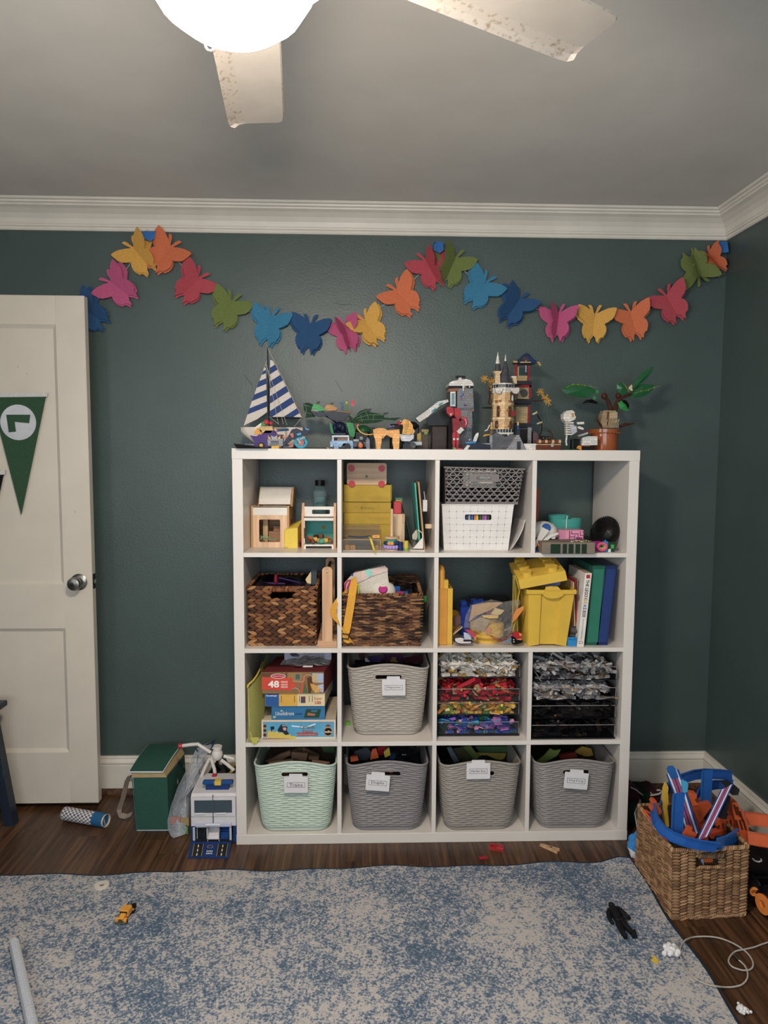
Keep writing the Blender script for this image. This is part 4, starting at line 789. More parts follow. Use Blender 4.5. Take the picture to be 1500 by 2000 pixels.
# --- potted root plant
y = -.27; d = Dd.at(y); t = thing('brick_potted_plant','brick-built potted plant with big dark green leaves in terracotta pot','toy plant',mid(Dd,700,1010,y)); x0,x1 = d(705,0)[0],d(1000,0)[0]; xc = (x0+x1)/2; rr = (x1-x0)/2; yc = y+rr; zt = d(0,760)[1]
MB('#9a4f22/s').lathe([(0,0),(rr*.98,0),(rr,.004),(rr,zt-ST-.016),(rr*1.12,zt-ST-.014),(rr*1.14,zt-ST),(rr*1.0,zt-ST),(rr*.98,zt-ST-.006),(0,zt-ST-.006)],(xc,yc,ST),n=22).build('pot',t,True)
sc_ = MB('#a85828')
for i in range(14): th = math.pi+i*math.pi/13; sc_.sph((xc+rr*1.1*math.cos(th),yc+rr*1.1*math.sin(th),zt-.0145),(.0045,.0045,.003),6,4)
sc_.build('rim_scallops',t)
ro = MB('#a08a68').prism(d.poly(785,620,805,560,850,555,955,575,955,660,930,700,930,750,800,750,775,690),yc-.018,yc+.02).prism(d.poly(870,590,955,580,950,650,860,655),yc-.022,yc-.018,'#b29b78').prism(d.poly(845,570,862,570,850,720,835,720),yc-.021,yc-.018,'#6a3a26').prism(d.poly(860,565,945,558,945,572,862,575),yc-.016,yc+.016,'#7d9a54')
for u in (800,830,860,905,925): ro.tube([d.p3(u+15,660,yc-.02),d.p3(u,700,yc-.022),d.p3(u+4,752,yc-.02)],.0022,5,'#b29b78')
ro.build('root_body',t)
MB('#4f2a1c').tube([d.p3(u,v,yc-.012) for u,v in ((780,740),(735,720),(705,670),(692,615))],[.006,.005,.0035,.0015],7).tube([d.p3(u,v,yc-.012) for u,v in ((950,740),(1010,715),(1050,715),(1110,705))],[.006,.006,.004,.0015],7).build('root_arms',t,True)
MB('#4a2a1e').tube([d.p3(u,v,yc) for u,v in ((845,560),(835,500),(805,440),(780,410))],[.009,.008,.007,.006],8).sph(d.p3(778,410,yc),.0125).tube([d.p3(u,v,yc) for u,v in ((895,570),(905,500),(930,450),(985,420),(1070,380))],[.0095,.0085,.0075,.0065,.005],8).sph(d.p3(930,405,yc),.0115).build('stems',t,True)
def leaf(pts,vein,k='#17572f/s',yy=None,dy=.006):
    yy = yc if yy is None else yy; P = d.poly(*pts); n = len(P); cx = sum(p[0] for p in P)/n; cz = sum(p[1] for p in P)/n
    m_ = MB(k); m_.add([(x,yy,z) for x,z in P]+[(x,yy+.003,z) for x,z in P]+[(cx,yy-dy,cz),(cx,yy+.003,cz)],[(i,(i+1) % n,2*n) for i in range(n)]+[(n+(i+1) % n,n+i,2*n+1) for i in range(n)]+[(i,n+i,n+(i+1) % n,(i+1) % n) for i in range(n)])
    l_ = m_.build('leaf',t)
    if vein:
        v_ = MB('#a3a32c'); V = [d.p3(vein[i],vein[i+1],yy-dy-.0005) for i in range(0,len(vein),2)]; v_.tube(V,.0007,4)
        for i in range(1,len(V)-1):
            for sg in (-1,1): e = V[i]+(V[i]-V[i-1]).normalized()*.006+Vector((0,0,sg*.0045)); v_.tube([V[i],e],.0006,4)
        v_.build('leaf_veins',l_)
leaf((355,325,420,270,470,262,560,258,640,280,720,320,735,355,700,380,640,415,540,405,470,385,410,375),(370,315,430,285,490,283,560,292,620,300,710,322))
leaf((1080,385,1130,340,1200,280,1280,258,1395,270,1390,310,1330,370,1250,405,1160,415),(1100,380,1170,360,1250,345,1310,320,1390,298),yy=yc+.01)
leaf((1105,330,1150,250,1240,140,1360,68,1350,120,1300,190,1230,260,1150,320),None,yy=yc-.01)
leaf((955,270,985,248,1030,260,1068,310,1070,370,1030,385,985,375,955,320),(985,270,1010,300,1035,340,1055,375),yy=yc-.014)
leaf((970,470,1010,455,1060,490,1090,550,1070,565,1000,540),None,'#2d8f45',yy=yc-.008)
leaf((590,480,630,440,690,430,760,460,755,485,690,470,640,475,600,495),None,'#10130f',yy=yc+.004); leaf((1030,440,1075,440,1110,490,1105,530,1085,545,1060,480),None,'#10130f',yy=yc+.004)
MB('#d9cba0').prism(d.poly(1085,305,1115,275,1125,290,1120,320,1130,330,1120,345,1090,325),yc-.016,yc-.008).build('golden_joint',t)
lf = MB('#2d8f45')
for u,v in ((742,345),(712,415)): lf.prism(d.poly(u-22,v,u,v-22,u+22,v,u+10,v+22,u-12,v+20),yc-.01,yc-.006)
lf.build('leaf_buds',t)
BRICKY = False
# ================================================================ row 1 (uppermost compartments)
# --- compartment 1: wooden house, yellow corner block, cup, bottle, wooden toy box with pegs
y = -.257; c = CR(460,880,.14,y,S1); WD = '#d9b48a/w'; WX = '#d9b48a/wx'; WH = '#e2dcd2'
t = thing('wooden_toy_house','pale wooden toy house with white slide roof and square doorway','toy house',((c(205,0)[0]+c(740,0)[0])/2,y,S1))
xa,xb = c(203,0)[0],c(745,0)[0]; za,zb = S1,c(0,780)[1]; ya,yb = y,y+.2; th = .008
o_ = rrect(xa+th,xb-th,za,zb,.0005); dr = c.rect(330,962,622,1278); i_ = rrect(*dr,.006)
f_ = MB('#dfb892/w'); ringpoly(f_,o_,i_,ya+.001,ya+.008); f_.build('front_panel',t); MB(WH).box(xa+th,xb-th,ya,ya+.001,c(0,900)[1],zb).build('white_band',t)
MB('#c79a68/w').box(xa,xa+th,ya-.001,yb,za,zb,.001).build('side_panel',t); sp_ = MB('#c79a68/w').box(xb-th,xb,ya-.001,yb,za,zb,.001).build('side_panel',t)
MB('#a3323a').prism([(ya+.03,za+.05),(ya+.1,za+.05),(ya+.09,za+.09),(ya+.06,za+.11)],xb,xb+.0008).build('red_print',sp_) if False else MB('#9a3038/p').prismx([(ya+.03,za+.045),(ya+.08,za+.05),(ya+.09,za+.1),(ya+.05,za+.105)],xb+.0001,xb+.0008).build('red_print',sp_)
MB('#c9a277/wx').box(xa+th,xb-th,ya+.006,yb,za,za+.006).box(xa+th,xb-th,yb-.008,yb,za,zb).build('inner_walls',t)
MB(WX).box(xa,xb,ya,ya+.012,zb-.004,zb+.002,.0008).box(xa,xb,ya+.012,ya+.055,zb-.006,zb-.001).box(c(365,0)[0],c(690,0)[0],ya+.02,ya+.045,zb-.0012,zb+.0006,0,WH).build('roof_ledge',t)
y2 = y+.06; k = c.at(y2); zt = k(0,515)[1]; zm = k(0,745)[1]; xa2,xb2 = k(290,0)[0],k(790,0)[0]; st_ = k(345,0)[0]-xa2
for q in (0,1):
    x0 = xa2 if not q else xb2-th; MB('#c99d66/w').prismx([(y2,zm-.01),(y2+.1,zm-.01),(y2+.1,zt),(y2+.085,zt+.001),(y2+.06,zt)],x0+(.004 if not q else 0),x0+th).build('roof_side',t)
MB(WH).sheet(lambda u,v: (xa2+th+(xb2-xa2-2*th)*u,y2+.008+.06*(v**1.3),zm+.01+(zt-zm-.012)*v**.8),2,10,.004).box(xa2+th,xb2-th,y2+.002,y2+.012,zm-.002,k(0,695)[1],.001).build('slide',t)
stp = MB('#a97a58/wx')
for i,(u,v) in enumerate(((420,1155),(480,1085),(540,1010),(580,980))): stp.box(c(u,0)[0],c(640,0)[0],ya+.07+.02*i,ya+.095+.02*i,za+.006,c(0,v)[1])
stp.build('stairs',t)
one(MB('#c9a677/w').box(c(340,0)[0],c(412,0)[0],ya+.06,ya+.11,za+.006,c(0,965)[1],.001),'wooden_stick','tan wooden stick standing inside the toy house doorway','wooden block')
gp = MB('#6f9a62/p'); gp.tube([c.p3(u,v,ya+.02) for u,v in ((345,1190),(400,1215),(450,1235),(530,1240),(595,1228))],.0022,5).tube([c.p3(u,v,ya+.025) for u,v in ((350,1220),(390,1195),(430,1240),(560,1250))],.0018,5,'#c9d8b4/p').tube([c.p3(u,v,ya+.028) for u,v in ((345,1240),(420,1180),(480,1225))],.0016,5,'#8fb87a/p')
one(gp,'green_string_bundle','tangle of green and white string lying inside the wooden house','string')
yk = y-.02; k = c.at(yk,S1); t = MB('#e0c234'); xq = k(735,0)[0]; t.box(k(668,0)[0],xq,yk,yk+.07,S1,k(0,1095)[1],.004); t.hexa([(xq-.004,yk,S1),(k(860,0)[0],yk+.004,S1),(k(905,0)[0],yk+.09,S1),(xq,yk+.09,S1)],[(xq-.004,yk,k(0,1093)[1]),(k(860,0)[0],yk+.004,k(0,1080)[1]),(k(905,0)[0],yk+.09,k(0,985)[1]),(xq,yk+.09,k(0,1060)[1])])
one(t,'yellow_corner_block','yellow L shaped plastic block beside the wooden toy house','toy block')
q = c.p3(885,1290,y-.01); cp = MB('#8a2f86'); cp.lathe([(.0,.06),(.0105,.06),(.012,0),(.0105,.0005),(.009,.055),(0,.055)],(q.x+.001,q.y,S1+.0122),(0,1,0),18); one(cp,'magenta_cup','small magenta cup lying on its side between yellow block and toy box','cup',smooth=True)
y = -.30; c = CR(460,880,.14,y,S1); t = thing('wooden_toy_box','white and wood toy box with carrying handle and coloured pegs','toy box',((c(915,0)[0]+c(1400,0)[0])/2,y,S1)); xa,xb = c(915,0)[0],min(c(1400,0)[0],CX[1]-D_-.002); dp = .13
for q in (0,1):
    x0 = xa if not q else xb-.009; MB('#d3a27c/w').prismx([(y,S1),(y+dp,S1),(y+dp,c(0,960)[1]),(y+.055,c(0,745)[1]),(y+.03,c(0,735)[1]),(y,c(0,960)[1])],x0,x0+.009).build('side_panel',t)
hp = MB(WH); hz0,hz1 = c(0,925)[1],c(0,785)[1]; o_ = rrect(xa+.009,xb-.009,hz0,hz1,.0005,5); i_ = rrect(c(1058,0)[0],c(1312,0)[0],c(0,890)[1],c(0,828)[1],.0042,5); ringpoly(hp,o_,i_,y+.022,y+.03); hp.build('handle_panel',t)
MB(WH).box(xa+.009,xb-.009,y+.001,y+dp,c(0,978)[1],c(0,940)[1],.001).build('shelf',t); ft = MB(WH).box(xa+.009,xb-.009,y+.001,y+dp,c(0,1335)[1],c(0,1312)[1],.001); ft.box(xa+.009,xa+.016,y+.001,y+.01,S1,c(0,1335)[1]).box(xb-.016,xb-.009,y+.001,y+.01,S1,c(0,1335)[1]); ft.build('bottom_panel',t)
MB(WH).box(xa+.009,xa+.012,y+.004,y+.02,c(0,1080)[1],c(0,975)[1]).box(xa+.009,xa+.012,y+.004,y+.02,c(0,1300)[1],c(0,1230)[1]).build('corner_clips',t)
bp = MB('#3fa39a').box(xa+.009,xb-.009,y+dp-.008,y+dp,c(0,1320)[1],c(0,940)[1]).box(xa+.009,xb-.009,y+.02,y+dp-.008,c(0,1312)[1],c(0,1312)[1]+.0008,0,'#5fb0a2'); bo = bp.build('teal_panel',t); q = c.p3(1230,1068,y+dp-.009); MB('#8a7a1c').cyl((q.x,q.y,q.z),(q.x,q.y-.001,q.z),.0085,n=16).build('peg_hole',bo)
zf = c(0,1312)[1]
for i,(u,v,cc,yy,ang) in enumerate(((1018,1260,'#5f3a2a',.012,0),(1035,1228,'#c9543a',.04,.4),(1080,1270,'#6f4430',.014,1.4),(1110,1240,'#d3b13a',.03,.3),(1165,1255,'#c48a58',.02,.2),(1195,1262,'#4aa596',.006,.3),(1200,1195,'#7a4632',.05,1.2),(1255,1255,'#d6bb3e',.024,.5),(1320,1265,'#8a4f34',.018,1.4),(1125,1200,'#4d332a',.055,.9),(1290,1215,'#9a5a3a',.05,.1))):
    p = c.p3(u,v,y+yy); r = .0092 if i in (0,2,4,8) else .0086; z_ = max(p.z,zf+r+.0002); dv = Vector((math.cos(ang),math.sin(ang),0))*.0075
    pg = MB(cc).sph((p.x,p.y,z_),r,12,8) if r > .009 else MB(cc).cyl(Vector((p.x,p.y,z_))-dv,Vector((p.x,p.y,z_))+dv,r,n=14)
    one(pg,'wooden_peg',('leftmost brown ball','orange red peg behind the leftmost ball','second brown ball from the left','yellow peg next to the brown balls','tan ball in the middle','teal peg lying in front','brown peg at the back middle','yellow peg right of the teal one','rightmost brown ball','dark brown peg at the back left','rust peg at the back right')[i]+' in the wooden toy box','wooden peg','pegs in the wooden toy box',True)
yk = -.1; k = CR(460,880,.14,yk,S1); xc = k(1178,0)[0]; t = thing('glass_bottle','clear square glass bottle with black cap behind the toy box','bottle',(xc,yk,S1)); hw = (k(1268,0)[0]-k(1085,0)[0])/2; z1 = k(0,560)[1]; z2 = k(0,480)[1]
gb = MB('#8fb0ae/h14'); rings = [(hw,S1),(hw,z1),(hw*.8,z1+.008),(hw*.62,z2)]; pv = None
for i,(r,z) in enumerate(rings):
    P = [(xc+a,yk+b,z) for a,b in rrect(-r,r,-r,r,r*.35,3)]
    if pv: n = len(P); gb.add(pv+P,[(j,(j+1) % n,n+(j+1) % n,n+j) for j in range(n)])
    else: gb.add(P,[list(range(len(P)))[::-1]])
    pv = P
gb.build('glass',t,True); MB('#15120f').cyl((xc,yk,z2-.002),(xc,yk,k(0,408)[1]),hw*.74,n=24).build('cap',t,True)
MB('#2a6a68/g45').prismz(rrect(xc-hw*.9,xc+hw*.9,yk-hw*.9,yk+hw*.9,hw*.3,3),S1+.002,k(0,640)[1]).build('liquid',t)
# --- compartment 2
y = -.2; c = CR(655,890,.13667,y,S1); YB = '#b8982f/p'; xa = c(115,0)[0]
rows = [(980,1385),(815,975),(655,812),(412,650)]; zz = S1
for i,(v0,v1) in enumerate(rows):
    z1 = c(0,v0)[1]; xb = c(800 if i < 3 else 795,0)[0]; b_ = MB('#bd9c2e/p' if i % 2 else YB).box(xa+.002*(i % 2),xb,y-(.01 if i == 3 else 0),y+.17,zz,z1-.0006,.001)
    lb = ('lowest of the stacked mustard yellow cartons, behind the clear case','second lowest mustard carton of the stack','mustard carton printed with a round logo and name','topmost mustard carton, with the wooden board on it')[i]
    o = tag(b_.build('mustard_carton'),lb,'carton','mustard cartons in a stack')
    yy = y-(.01 if i == 3 else 0)
    if i == 2:
        q = c.p3(380,745,y); m_ = MB('#7a5f2a/p'); ringpoly(m_,[(q.x+.0054*math.cos(j*.3927),q.z+.0054*math.sin(j*.3927)) for j in range(16)],[(q.x+.003*math.cos(j*.3927),q.z+.003*math.sin(j*.3927)) for j in range(16)],y-.0006,y); m_.build('logo_ring',o); a_ = c.rect(415,730,562,765); text('KiwiCo',*a_,y,'#7a5f2a/p',o,keep=True)
    if i in (1,3):
        for r_ in range(3): v = (880 if i == 1 else 585)+r_*18; m_ = MB('#8f7428/p').box(c(450+r_*15,0)[0],c(770,0)[0],yy-.0004,yy,c(0,v+3)[1],c(0,v)[1]); m_.build('fine_print',o)
    zz = z1
    if i == 3:
        MB(YB).prismx([(yy+.012,rows and c(0,640)[1]),(yy+.09,c(0,640)[1]),(yy+.09,c(0,415)[1]),(yy+.012,c(0,415)[1])],xb,xb+.004).build('open_flap',o)
yy = y-.01+.003; k = c.at(-.205); bx = k.rect(165,105,732,468); zb = zz
t = thing('wooden_sorter_board','pale wooden board with four red wheels standing on the yellow cartons','wooden toy',((bx[0]+bx[1])/2,-.2,zb)); MB('#d8b493/wx').prism(rrect(bx[0],bx[1],zb,bx[3],.009,5),-.214,-.206).build('board',t)
for u,v in ((232,180),(662,182),(236,402),(660,405)): q = k.p3(u,v,-.214); MB('#c22c3a').cyl((q.x,-.214,q.z),(q.x,-.218,q.z),.0128,n=24).build('red_wheel',t)
q = k.p3(446,296,-.214); MB('#2c7a4a').cyl((q.x,-.214,q.z),(q.x,-.2165,q.z),.0056,n=6).build('green_peg',t)
# clear case of blue connector strips
y = -.345; c = CR(655,890,.13667,y,S1); t = thing('clear_case','open clear plastic case holding blue straps and orange blocks','plastic case',((c(105,0)[0]+c(650,0)[0])/2,y,S1)); xa,xb = max(c(105,0)[0],CX[1]+.002),c(650,0)[0]; zt = c(0,1200)[1]
bx = MB('#cfc6b8/g10'); bx.box(xa,xb,y,y+.002,S1,zt).box(xa,xb,y+.1,y+.102,S1,zt).box(xa,xa+.002,y+.002,y+.1,S1,zt).box(xb-.002,xb,y+.002,y+.1,S1,zt).box(xa,xb,y,y+.102,S1,S1+.0015); bx.build('tray',t); MB('#cfc6b8/g10').box(xa,xb,y+.104,y+.106,zt,c(0,1030)[1],.0005).box(xa,xb,y+.09,y+.106,c(0,1045)[1],c(0,1028)[1]).build('lid',t)
ed = MB('#d9d2c6/g55')
for z_ in (S1+.001,zt): ed.tube([(xa,y,z_),(xb,y,z_)],.0012,4)
ed.tube([(xa,y,S1),(xa,y,zt)],.0012,4).tube([(xb,y,S1),(xb,y,zt)],.0012,4); ed.build('edges',t)
rs = random.Random(3)
for i in range(11): z_ = S1+.004+.0025*i; a_ = rs.uniform(-.02,.02); one(MB('#2d4564').box(xa+.01+rs.random()*.02,xb-.01-rs.random()*.012,y+.012+rs.random()*.03,y+.05+rs.random()*.03,z_,z_+.0022,.0005),'blue_strap',('lowest','second lowest','third lowest','fourth lowest','fifth lowest','middle','fifth highest','fourth highest','third highest','second highest','topmost')[i]+' navy plastic strip in the heap in the clear case','plastic strip','navy strips in the clear case')
one(MB('#2a4462').tube([c.p3(u,v,y+.03) for u,v in ((175,1150),(350,1165),(500,1150))],.0028,6).sph(c.p3(165,1146,y+.03),.003,k='#9aa33c').sph(c.p3(483,1165,y+.028),.0026,k='#b9b03a'),'blue_stick','navy stick with green tips lying across the top of the clear case','plastic stick')
for i,(u0,v0,u1,v1,yy) in enumerate(((140,1285,205,1350,.006),(212,1285,285,1352,.004),(530,1135,635,1180,.03),(570,1290,618,1345,.006))):
    a_ = c.at(y+yy).rect(u0,v0,u1,v1); z0 = S1+.0018 if v1 > 1300 else a_[2]; q = MB('#e0a04a').box(a_[0],a_[1],y+yy,y+yy+.012,z0,z0+(a_[3]-a_[2]),.001); q.cyl(((a_[0]+a_[1])/2,y+yy,z0+(a_[3]-a_[2])/2),((a_[0]+a_[1])/2,y+yy-.0005,z0+(a_[3]-a_[2])/2),.002,n=10,k='#8a5a24'); one(q,'orange_block',('leftmost orange holed cube','second orange holed cube from the left','orange holed block lying on the top','rightmost orange holed cube')[i]+' in the clear case','toy block','orange cubes in the clear case')
y4 = -.352; k = c.at(y4); one(MB('#d6b82c/c').strap([k.p3(490,1165,y+.02),k.p3(505,1190,y4),k.p3(530,1270,y4-.004),k.p3(555,1350,y4-.03),k.p3(572,1395,y4-.065),k.p3(575,1412,y4-.066)],[(.0035,0,0),(.0038,0,0),(.004,0,.0),(.004,0,0),(.003,0,0),(.0008,0,0)],.0008),'yellow_ribbon','yellow ribbon hanging from the clear case over the shelf edge','ribbon')
# wooden block with red and green blocks
y = -.26; c = CR(655,890,.13667,y,S1); wz = c(0,832)[1]; t = thing('wooden_block_tower','tall plain wooden block with slotted corner','wooden block',(c(920,0)[0],y,S1)); MB('#d8b791/w').box(c(835,0)[0],c(998,0)[0],y,y+.06,S1,wz,.001).build('block',t); MB('#c9a680/w').box(c(965,0)[0],c(1000,0)[0],y-.004,y,c(0,960)[1],c(0,838)[1],.0008).build('slot_tab',t)
one(MB('#c2333f').box(c(840,0)[0],c(952,0)[0],y+.004,y+.03,wz,c(0,655)[1],.003),'red_block','glossy red block standing on the tall wooden block','toy block')
one(MB('#a8892f').box(c(870,0)[0],c(965,0)[0],y+.032,y+.044,wz,c(0,635)[1],.001),'mustard_block','mustard block between the red and green blocks','toy block'); one(MB('#2c7a5c').box(c(870,0)[0],c(975,0)[0],y+.046,y+.06,wz,c(0,608)[1],.001),'green_block','dark green block behind the red block','toy block')
# peg stacker
y = -.325; c = CR(655,890,.13667,y,S1); xc = c(812,0)[0]; t = thing('bead_stacker','wooden peg toy with teal core and purple beads around its foot','stacking toy',(xc,y,S1)); MB('#d9b48c/w').cyl((xc,y,c(0,1165)[1]),(xc,y,c(0,775)[1]),.0056,n=16).sph((xc,y,c(0,775)[1]),.0056,12,6).build('peg',t,True)
MB('#d0a880/wx').cyl((xc,y,c(0,1182)[1]),(xc,y,c(0,1150)[1]),.029,n=28).cyl((xc-.002,y,S1),(xc-.002,y,S1+.004),.027,n=28).build('discs',t)
tc = MB('#4fb3a6').cyl((xc,y,S1+.003),(xc,y,c(0,1182)[1]),.017,n=20)
for i in range(11): th = math.pi+i*math.pi/10; tc.cyl((xc+.018*math.cos(th),y+.018*math.sin(th),S1+.02),(xc+.018*math.cos(th),y+.018*math.sin(th),c(0,1182)[1]),.0024,n=6)
tc.build('teal_core',t)
for i in range(8):
    th = math.radians(185+i*25); MB('#a58fd0').sph((xc+.0255*math.cos(th),y+.0255*math.sin(th),S1+.0125),.0082,12,8).build('bead',t,True)
    if i < 7: cc = ('#25405c','#25405c','#dd9a40','#dd9a40','#25405c','#25405c','#25405c')[i]; MB(cc).sph((xc+.0245*math.cos(th+.2),y+.0245*math.sin(th+.2),S1+.027),.0076,12,8).build('bead',t,True)
y = -.35; c = CR(655,890,.13667,y,S1)
def cup(c,u0,u1,v,y,k,lb,k2=None):
    x0,x1 = c(u0,0)[0],c(u1,0)[0]; r = (x1-x0)/2; z = c(0,v)[1]-S1; m_ = MB(k).lathe([(0,0),(r,0),(r*.96,z*.1),(r*.9,z),(r*.75,z),(r*.75,z*.2),(0,z*.2)],((x0+x1)/2,y+r,S1),n=20)
    if k2: m_.lathe([(0,0),(r*1.02,0),(r*1.02,z*.25),(0,z*.25)],((x0+x1)/2,y+r,S1),n=20,k=k2)
    one(m_,'toy_cup',lb,'cup',None,True)
cup(c,900,985,1238,y,'#1f2a55','navy blue toy cup at the foot of the bead stacker'); cup(c,990,1060,1222,y+.005,'#cdb32e','yellow toy cup with green base right of the navy cup','#7aa33a')
# glass pane, panels, frame leaning on the right
y = -.24; c = CR(655,890,.13667,y,S1)
one(MB('#2c3a35').sheet(lambda u,v: (c(965+u*0,0)[0]+(1-v)*(c(1110,0)[0]-c(965,0)[0]),y+.10*u,S1+.001+(c(0,700)[1]-S1)*v),2,2,.003),'dark_sheet','dark thin sheet leaning left against the wooden block','sheet')
def lean(u0,v0,u1,v1,yy,dp,th,k,nm,lb,cat,k_=None):
    a_,b_ = c.at(yy)(u0,v0),c.at(yy)(u1,v1); dx = th; m_ = MB(k).hexa([(a_[0],yy,S1),(a_[0]+dx,yy,S1),(a_[0]+dx,yy+dp,S1),(a_[0],yy+dp,S1)],[(b_[0],yy,b_[1]),(b_[0]+dx,yy,b_[1]),(b_[0]+dx,yy+dp,b_[1]),(b_[0],yy+dp,b_[1])]); return one(m_,nm,lb,cat)
lean(1205,1370,1130,390,-.32,.2,.0052,'#3aa996','teal_board','thin teal board leaning in front of the wooden frame','board')
lean(1262,1370,1180,378,-.33,.2,.0055,'#c49468/w','wooden_frame_board','wooden framed board leaning against the compartment side','board')
t = thing('white_bracket','white triangular plastic bracket standing beside the leaning boards','bracket',(c(1180,0)[0],-.35,S1)); k = c.at(-.35); MB('#dcd4cc').prism(k.poly(1110,1325,1250,1165,1252,1330),-.35,-.344).build('plate',t); MB('#dcd4cc').box(k(1075,0)[0],k(1290,0)[0],-.36,-.32,S1,S1+.003,.001).build('foot',t); MB('#e6e0d8').tube([k.p3(1183,1058),k.p3(1245,1110),k.p3(1250,1310)],.0016,6).build('wire',t)
MBs = MB('#d8d4d8').box(k(1245,0,-.3)[0]+.003,k(1310,0,-.3)[0]+.003,-.3,-.296,k(0,795,-.3)[1],k(0,628,-.3)[1],.001).tube([k.p3(1270,630,-.299)+Vector((.003,0,0)),k.p3(1255,510,-.299)+Vector((.003,0,0))],.0012,5); one(MBs,'white_tag','white tag hanging on the right side panel of the carton compartment','tag'); one(MB('#d3b794/w').box(k(1295,0,-.3)[0],CX[2]-D_-.0005,-.3,-.29,k(0,1040,-.3)[1],k(0,975,-.3)[1],.001),'wooden_knob_block','small wooden block stuck to the divider beside the leaning boards','wooden block')
one(MB('#c9b9a2').prism(k.poly(1125,1180,1185,1095,1215,1150,1190,1250,1130,1240),-.25,-.246),'cream_card','cream card standing behind the white bracket','card')
# --- compartment 3: two plastic baskets, booklets
y = -.338; c = CR(845,890,.13667,y,S1); t = thing('white_basket','white plastic basket with square weave pattern and oval handle hole','basket',(c(640,0)[0],y+.14,S1)); xb0,xb1 = c(178,0)[0],c(1105,0)[0]; xt0,xt1 = c(135,0)[0],c(1165,0)[0]; zt = c(0,690)[1]; dep = .26
def P(u,v): return Vector((xb0+(xt0-xb0)*v+((xb1-xb0)+((xt1-xt0)-(xb1-xb0))*v)*u,y-.012*v,S1+(zt-S1)*v))
hu0,hu1,hv0,hv1 = .33,.69,.62,.79
wv = MB('#dedad6'); NC,NR = 10,7
hole = rrect(c(468,0)[0],c(848,0)[0],c(0,915)[1],c(0,835)[1],.0052,4)
for j in range(NR):
    for i in range(NC):
        u0,u1,v0,v1 = i/NC+.0012,(i+1)/NC-.0012,.015+j*.138+.002,.015+(j+1)*.138-.002
        if u1 > hu0 and u0 < hu1 and v1 > hv0 and v0 < hv1: continue
        o = .0016 if (i+j) % 2 else .0004; q = [P(u0,v0),P(u1,v0),P(u1,v1),P(u0,v1)]; wv.add([p+Vector((0,-o,0)) for p in q]+[p+Vector((0,.003,0)) for p in q],[(0,1,2,3),(0,4,5,1),(1,5,6,2),(2,6,7,3),(3,7,4,0)])
for u0,u1,v0,v1 in ((0,.3,0,1),(.7,1,0,1),(.3,.7,0,.567),(.3,.7,.843,1)): wv.hexa([P(u0,v0)+Vector((0,.0008,0)),P(u1,v0)+Vector((0,.0008,0)),P(u1,v0)+Vector((0,.003,0)),P(u0,v0)+Vector((0,.003,0))],[P(u0,v1)+Vector((0,.0008,0)),P(u1,v1)+Vector((0,.0008,0)),P(u1,v1)+Vector((0,.003,0)),P(u0,v1)+Vector((0,.003,0))])
wvo = wv.build('woven_front',t,recalc=False); wvo['kind'] = 'stuff'
hr = rrect(P(.3,.7).x,P(.7,.7).x,P(.5,.569).z,P(.5,.841).z,.001,4); m_ = MB('#dedad6'); ringpoly(m_,hr,hole,y-.0105,y-.004); m_.build('handle_rim',t)
dt_ = MB('#2a2826')
for j in range(1,NR):
    for i in range(1,NC):
        q = P(i/NC,.015+j*.138)
        if not (.31 < i/NC < .69 and .56 < .015+j*.138 < .84): dt_.box(q.x-.0013,q.x+.0013,q.y-.002,q.y,q.z-.0011,q.z+.0011)
d_o = dt_.build('weave_holes',t); d_o['kind'] = 'stuff'
sd = MB('#d6d1cb'); sd.hexa([P(0,0)+Vector((0,.003,0)),P(0,0)+Vector((.003,.003,0)),P(0,0)+Vector((.003,dep,0)),P(0,0)+Vector((0,dep,0))],[P(0,1)+Vector((0,.003,0)),P(0,1)+Vector((.003,.003,0)),P(0,1)+Vector((.003,dep,0)),P(0,1)+Vector((0,dep,0))]); sd.hexa([P(1,0)+Vector((-.003,.003,0)),P(1,0)+Vector((0,.003,0)),P(1,0)+Vector((0,dep,0)),P(1,0)+Vector((-.003,dep,0))],[P(1,1)+Vector((-.003,.003,0)),P(1,1)+Vector((0,.003,0)),P(1,1)+Vector((0,dep,0)),P(1,1)+Vector((-.003,dep,0))])
sd.box(xb0,xb1,y+dep,y+dep+.003,S1,zt).box(xb0,xb1,y+.002,y+dep,S1,S1+.004); sd.build('walls',t)
MB('#e2deda').box(xt0-.002,xt1+.001,y-.016,y+dep+.004,zt-.004,zt,.001).build('rim',t)
# dark slots behind the weave joints are the real gaps; pens inside show through the handle
for i,(u,cc) in enumerate(((500,'#3a4560'),(540,'#8f98a8'),(582,'#2f5fb8'),(625,'#d9772a'),(655,'#e0b832'),(700,'#20602f'),(740,'#a04a8c'),(775,'#b06aa8'),(815,'#4a4a4e'))):
    x = c(u,0)[0]; one(MB(cc).box(x-.0042,x+.0042,y+.004,y+.018,S1+.05,c(0,845)[1],.001),'pen_box',('dark blue','grey','blue','orange','yellow','green','purple','lilac','charcoal')[i]+' marker seen through the white basket handle','marker','markers in the white basket')
one(MB('#3a3a40').box(xb0+.02,xb1-.02,y+.03,y+.2,S1+.004,S1+.05,.003),'pencil_case','dark pencil case lying in the white basket under the markers','pencil case')
y = -.35; c = CR(845,890,.13667,y,S1); zb = zt; z1 = c(0,165)[1]; zr = c(0,205)[1]; t = thing('grey_lattice_basket','grey plastic lattice basket stacked askew on the white basket','basket',(c(700,0)[0],y+.12,zb)); GB = '#7d7673'
b0,b1 = c(190,0)[0],c(1228,0)[0]; t0,t1 = c(175,0)[0],c(1300,0)[0]; tl = lambda u: (c(0,690)[1]-c(0,715)[1])*u
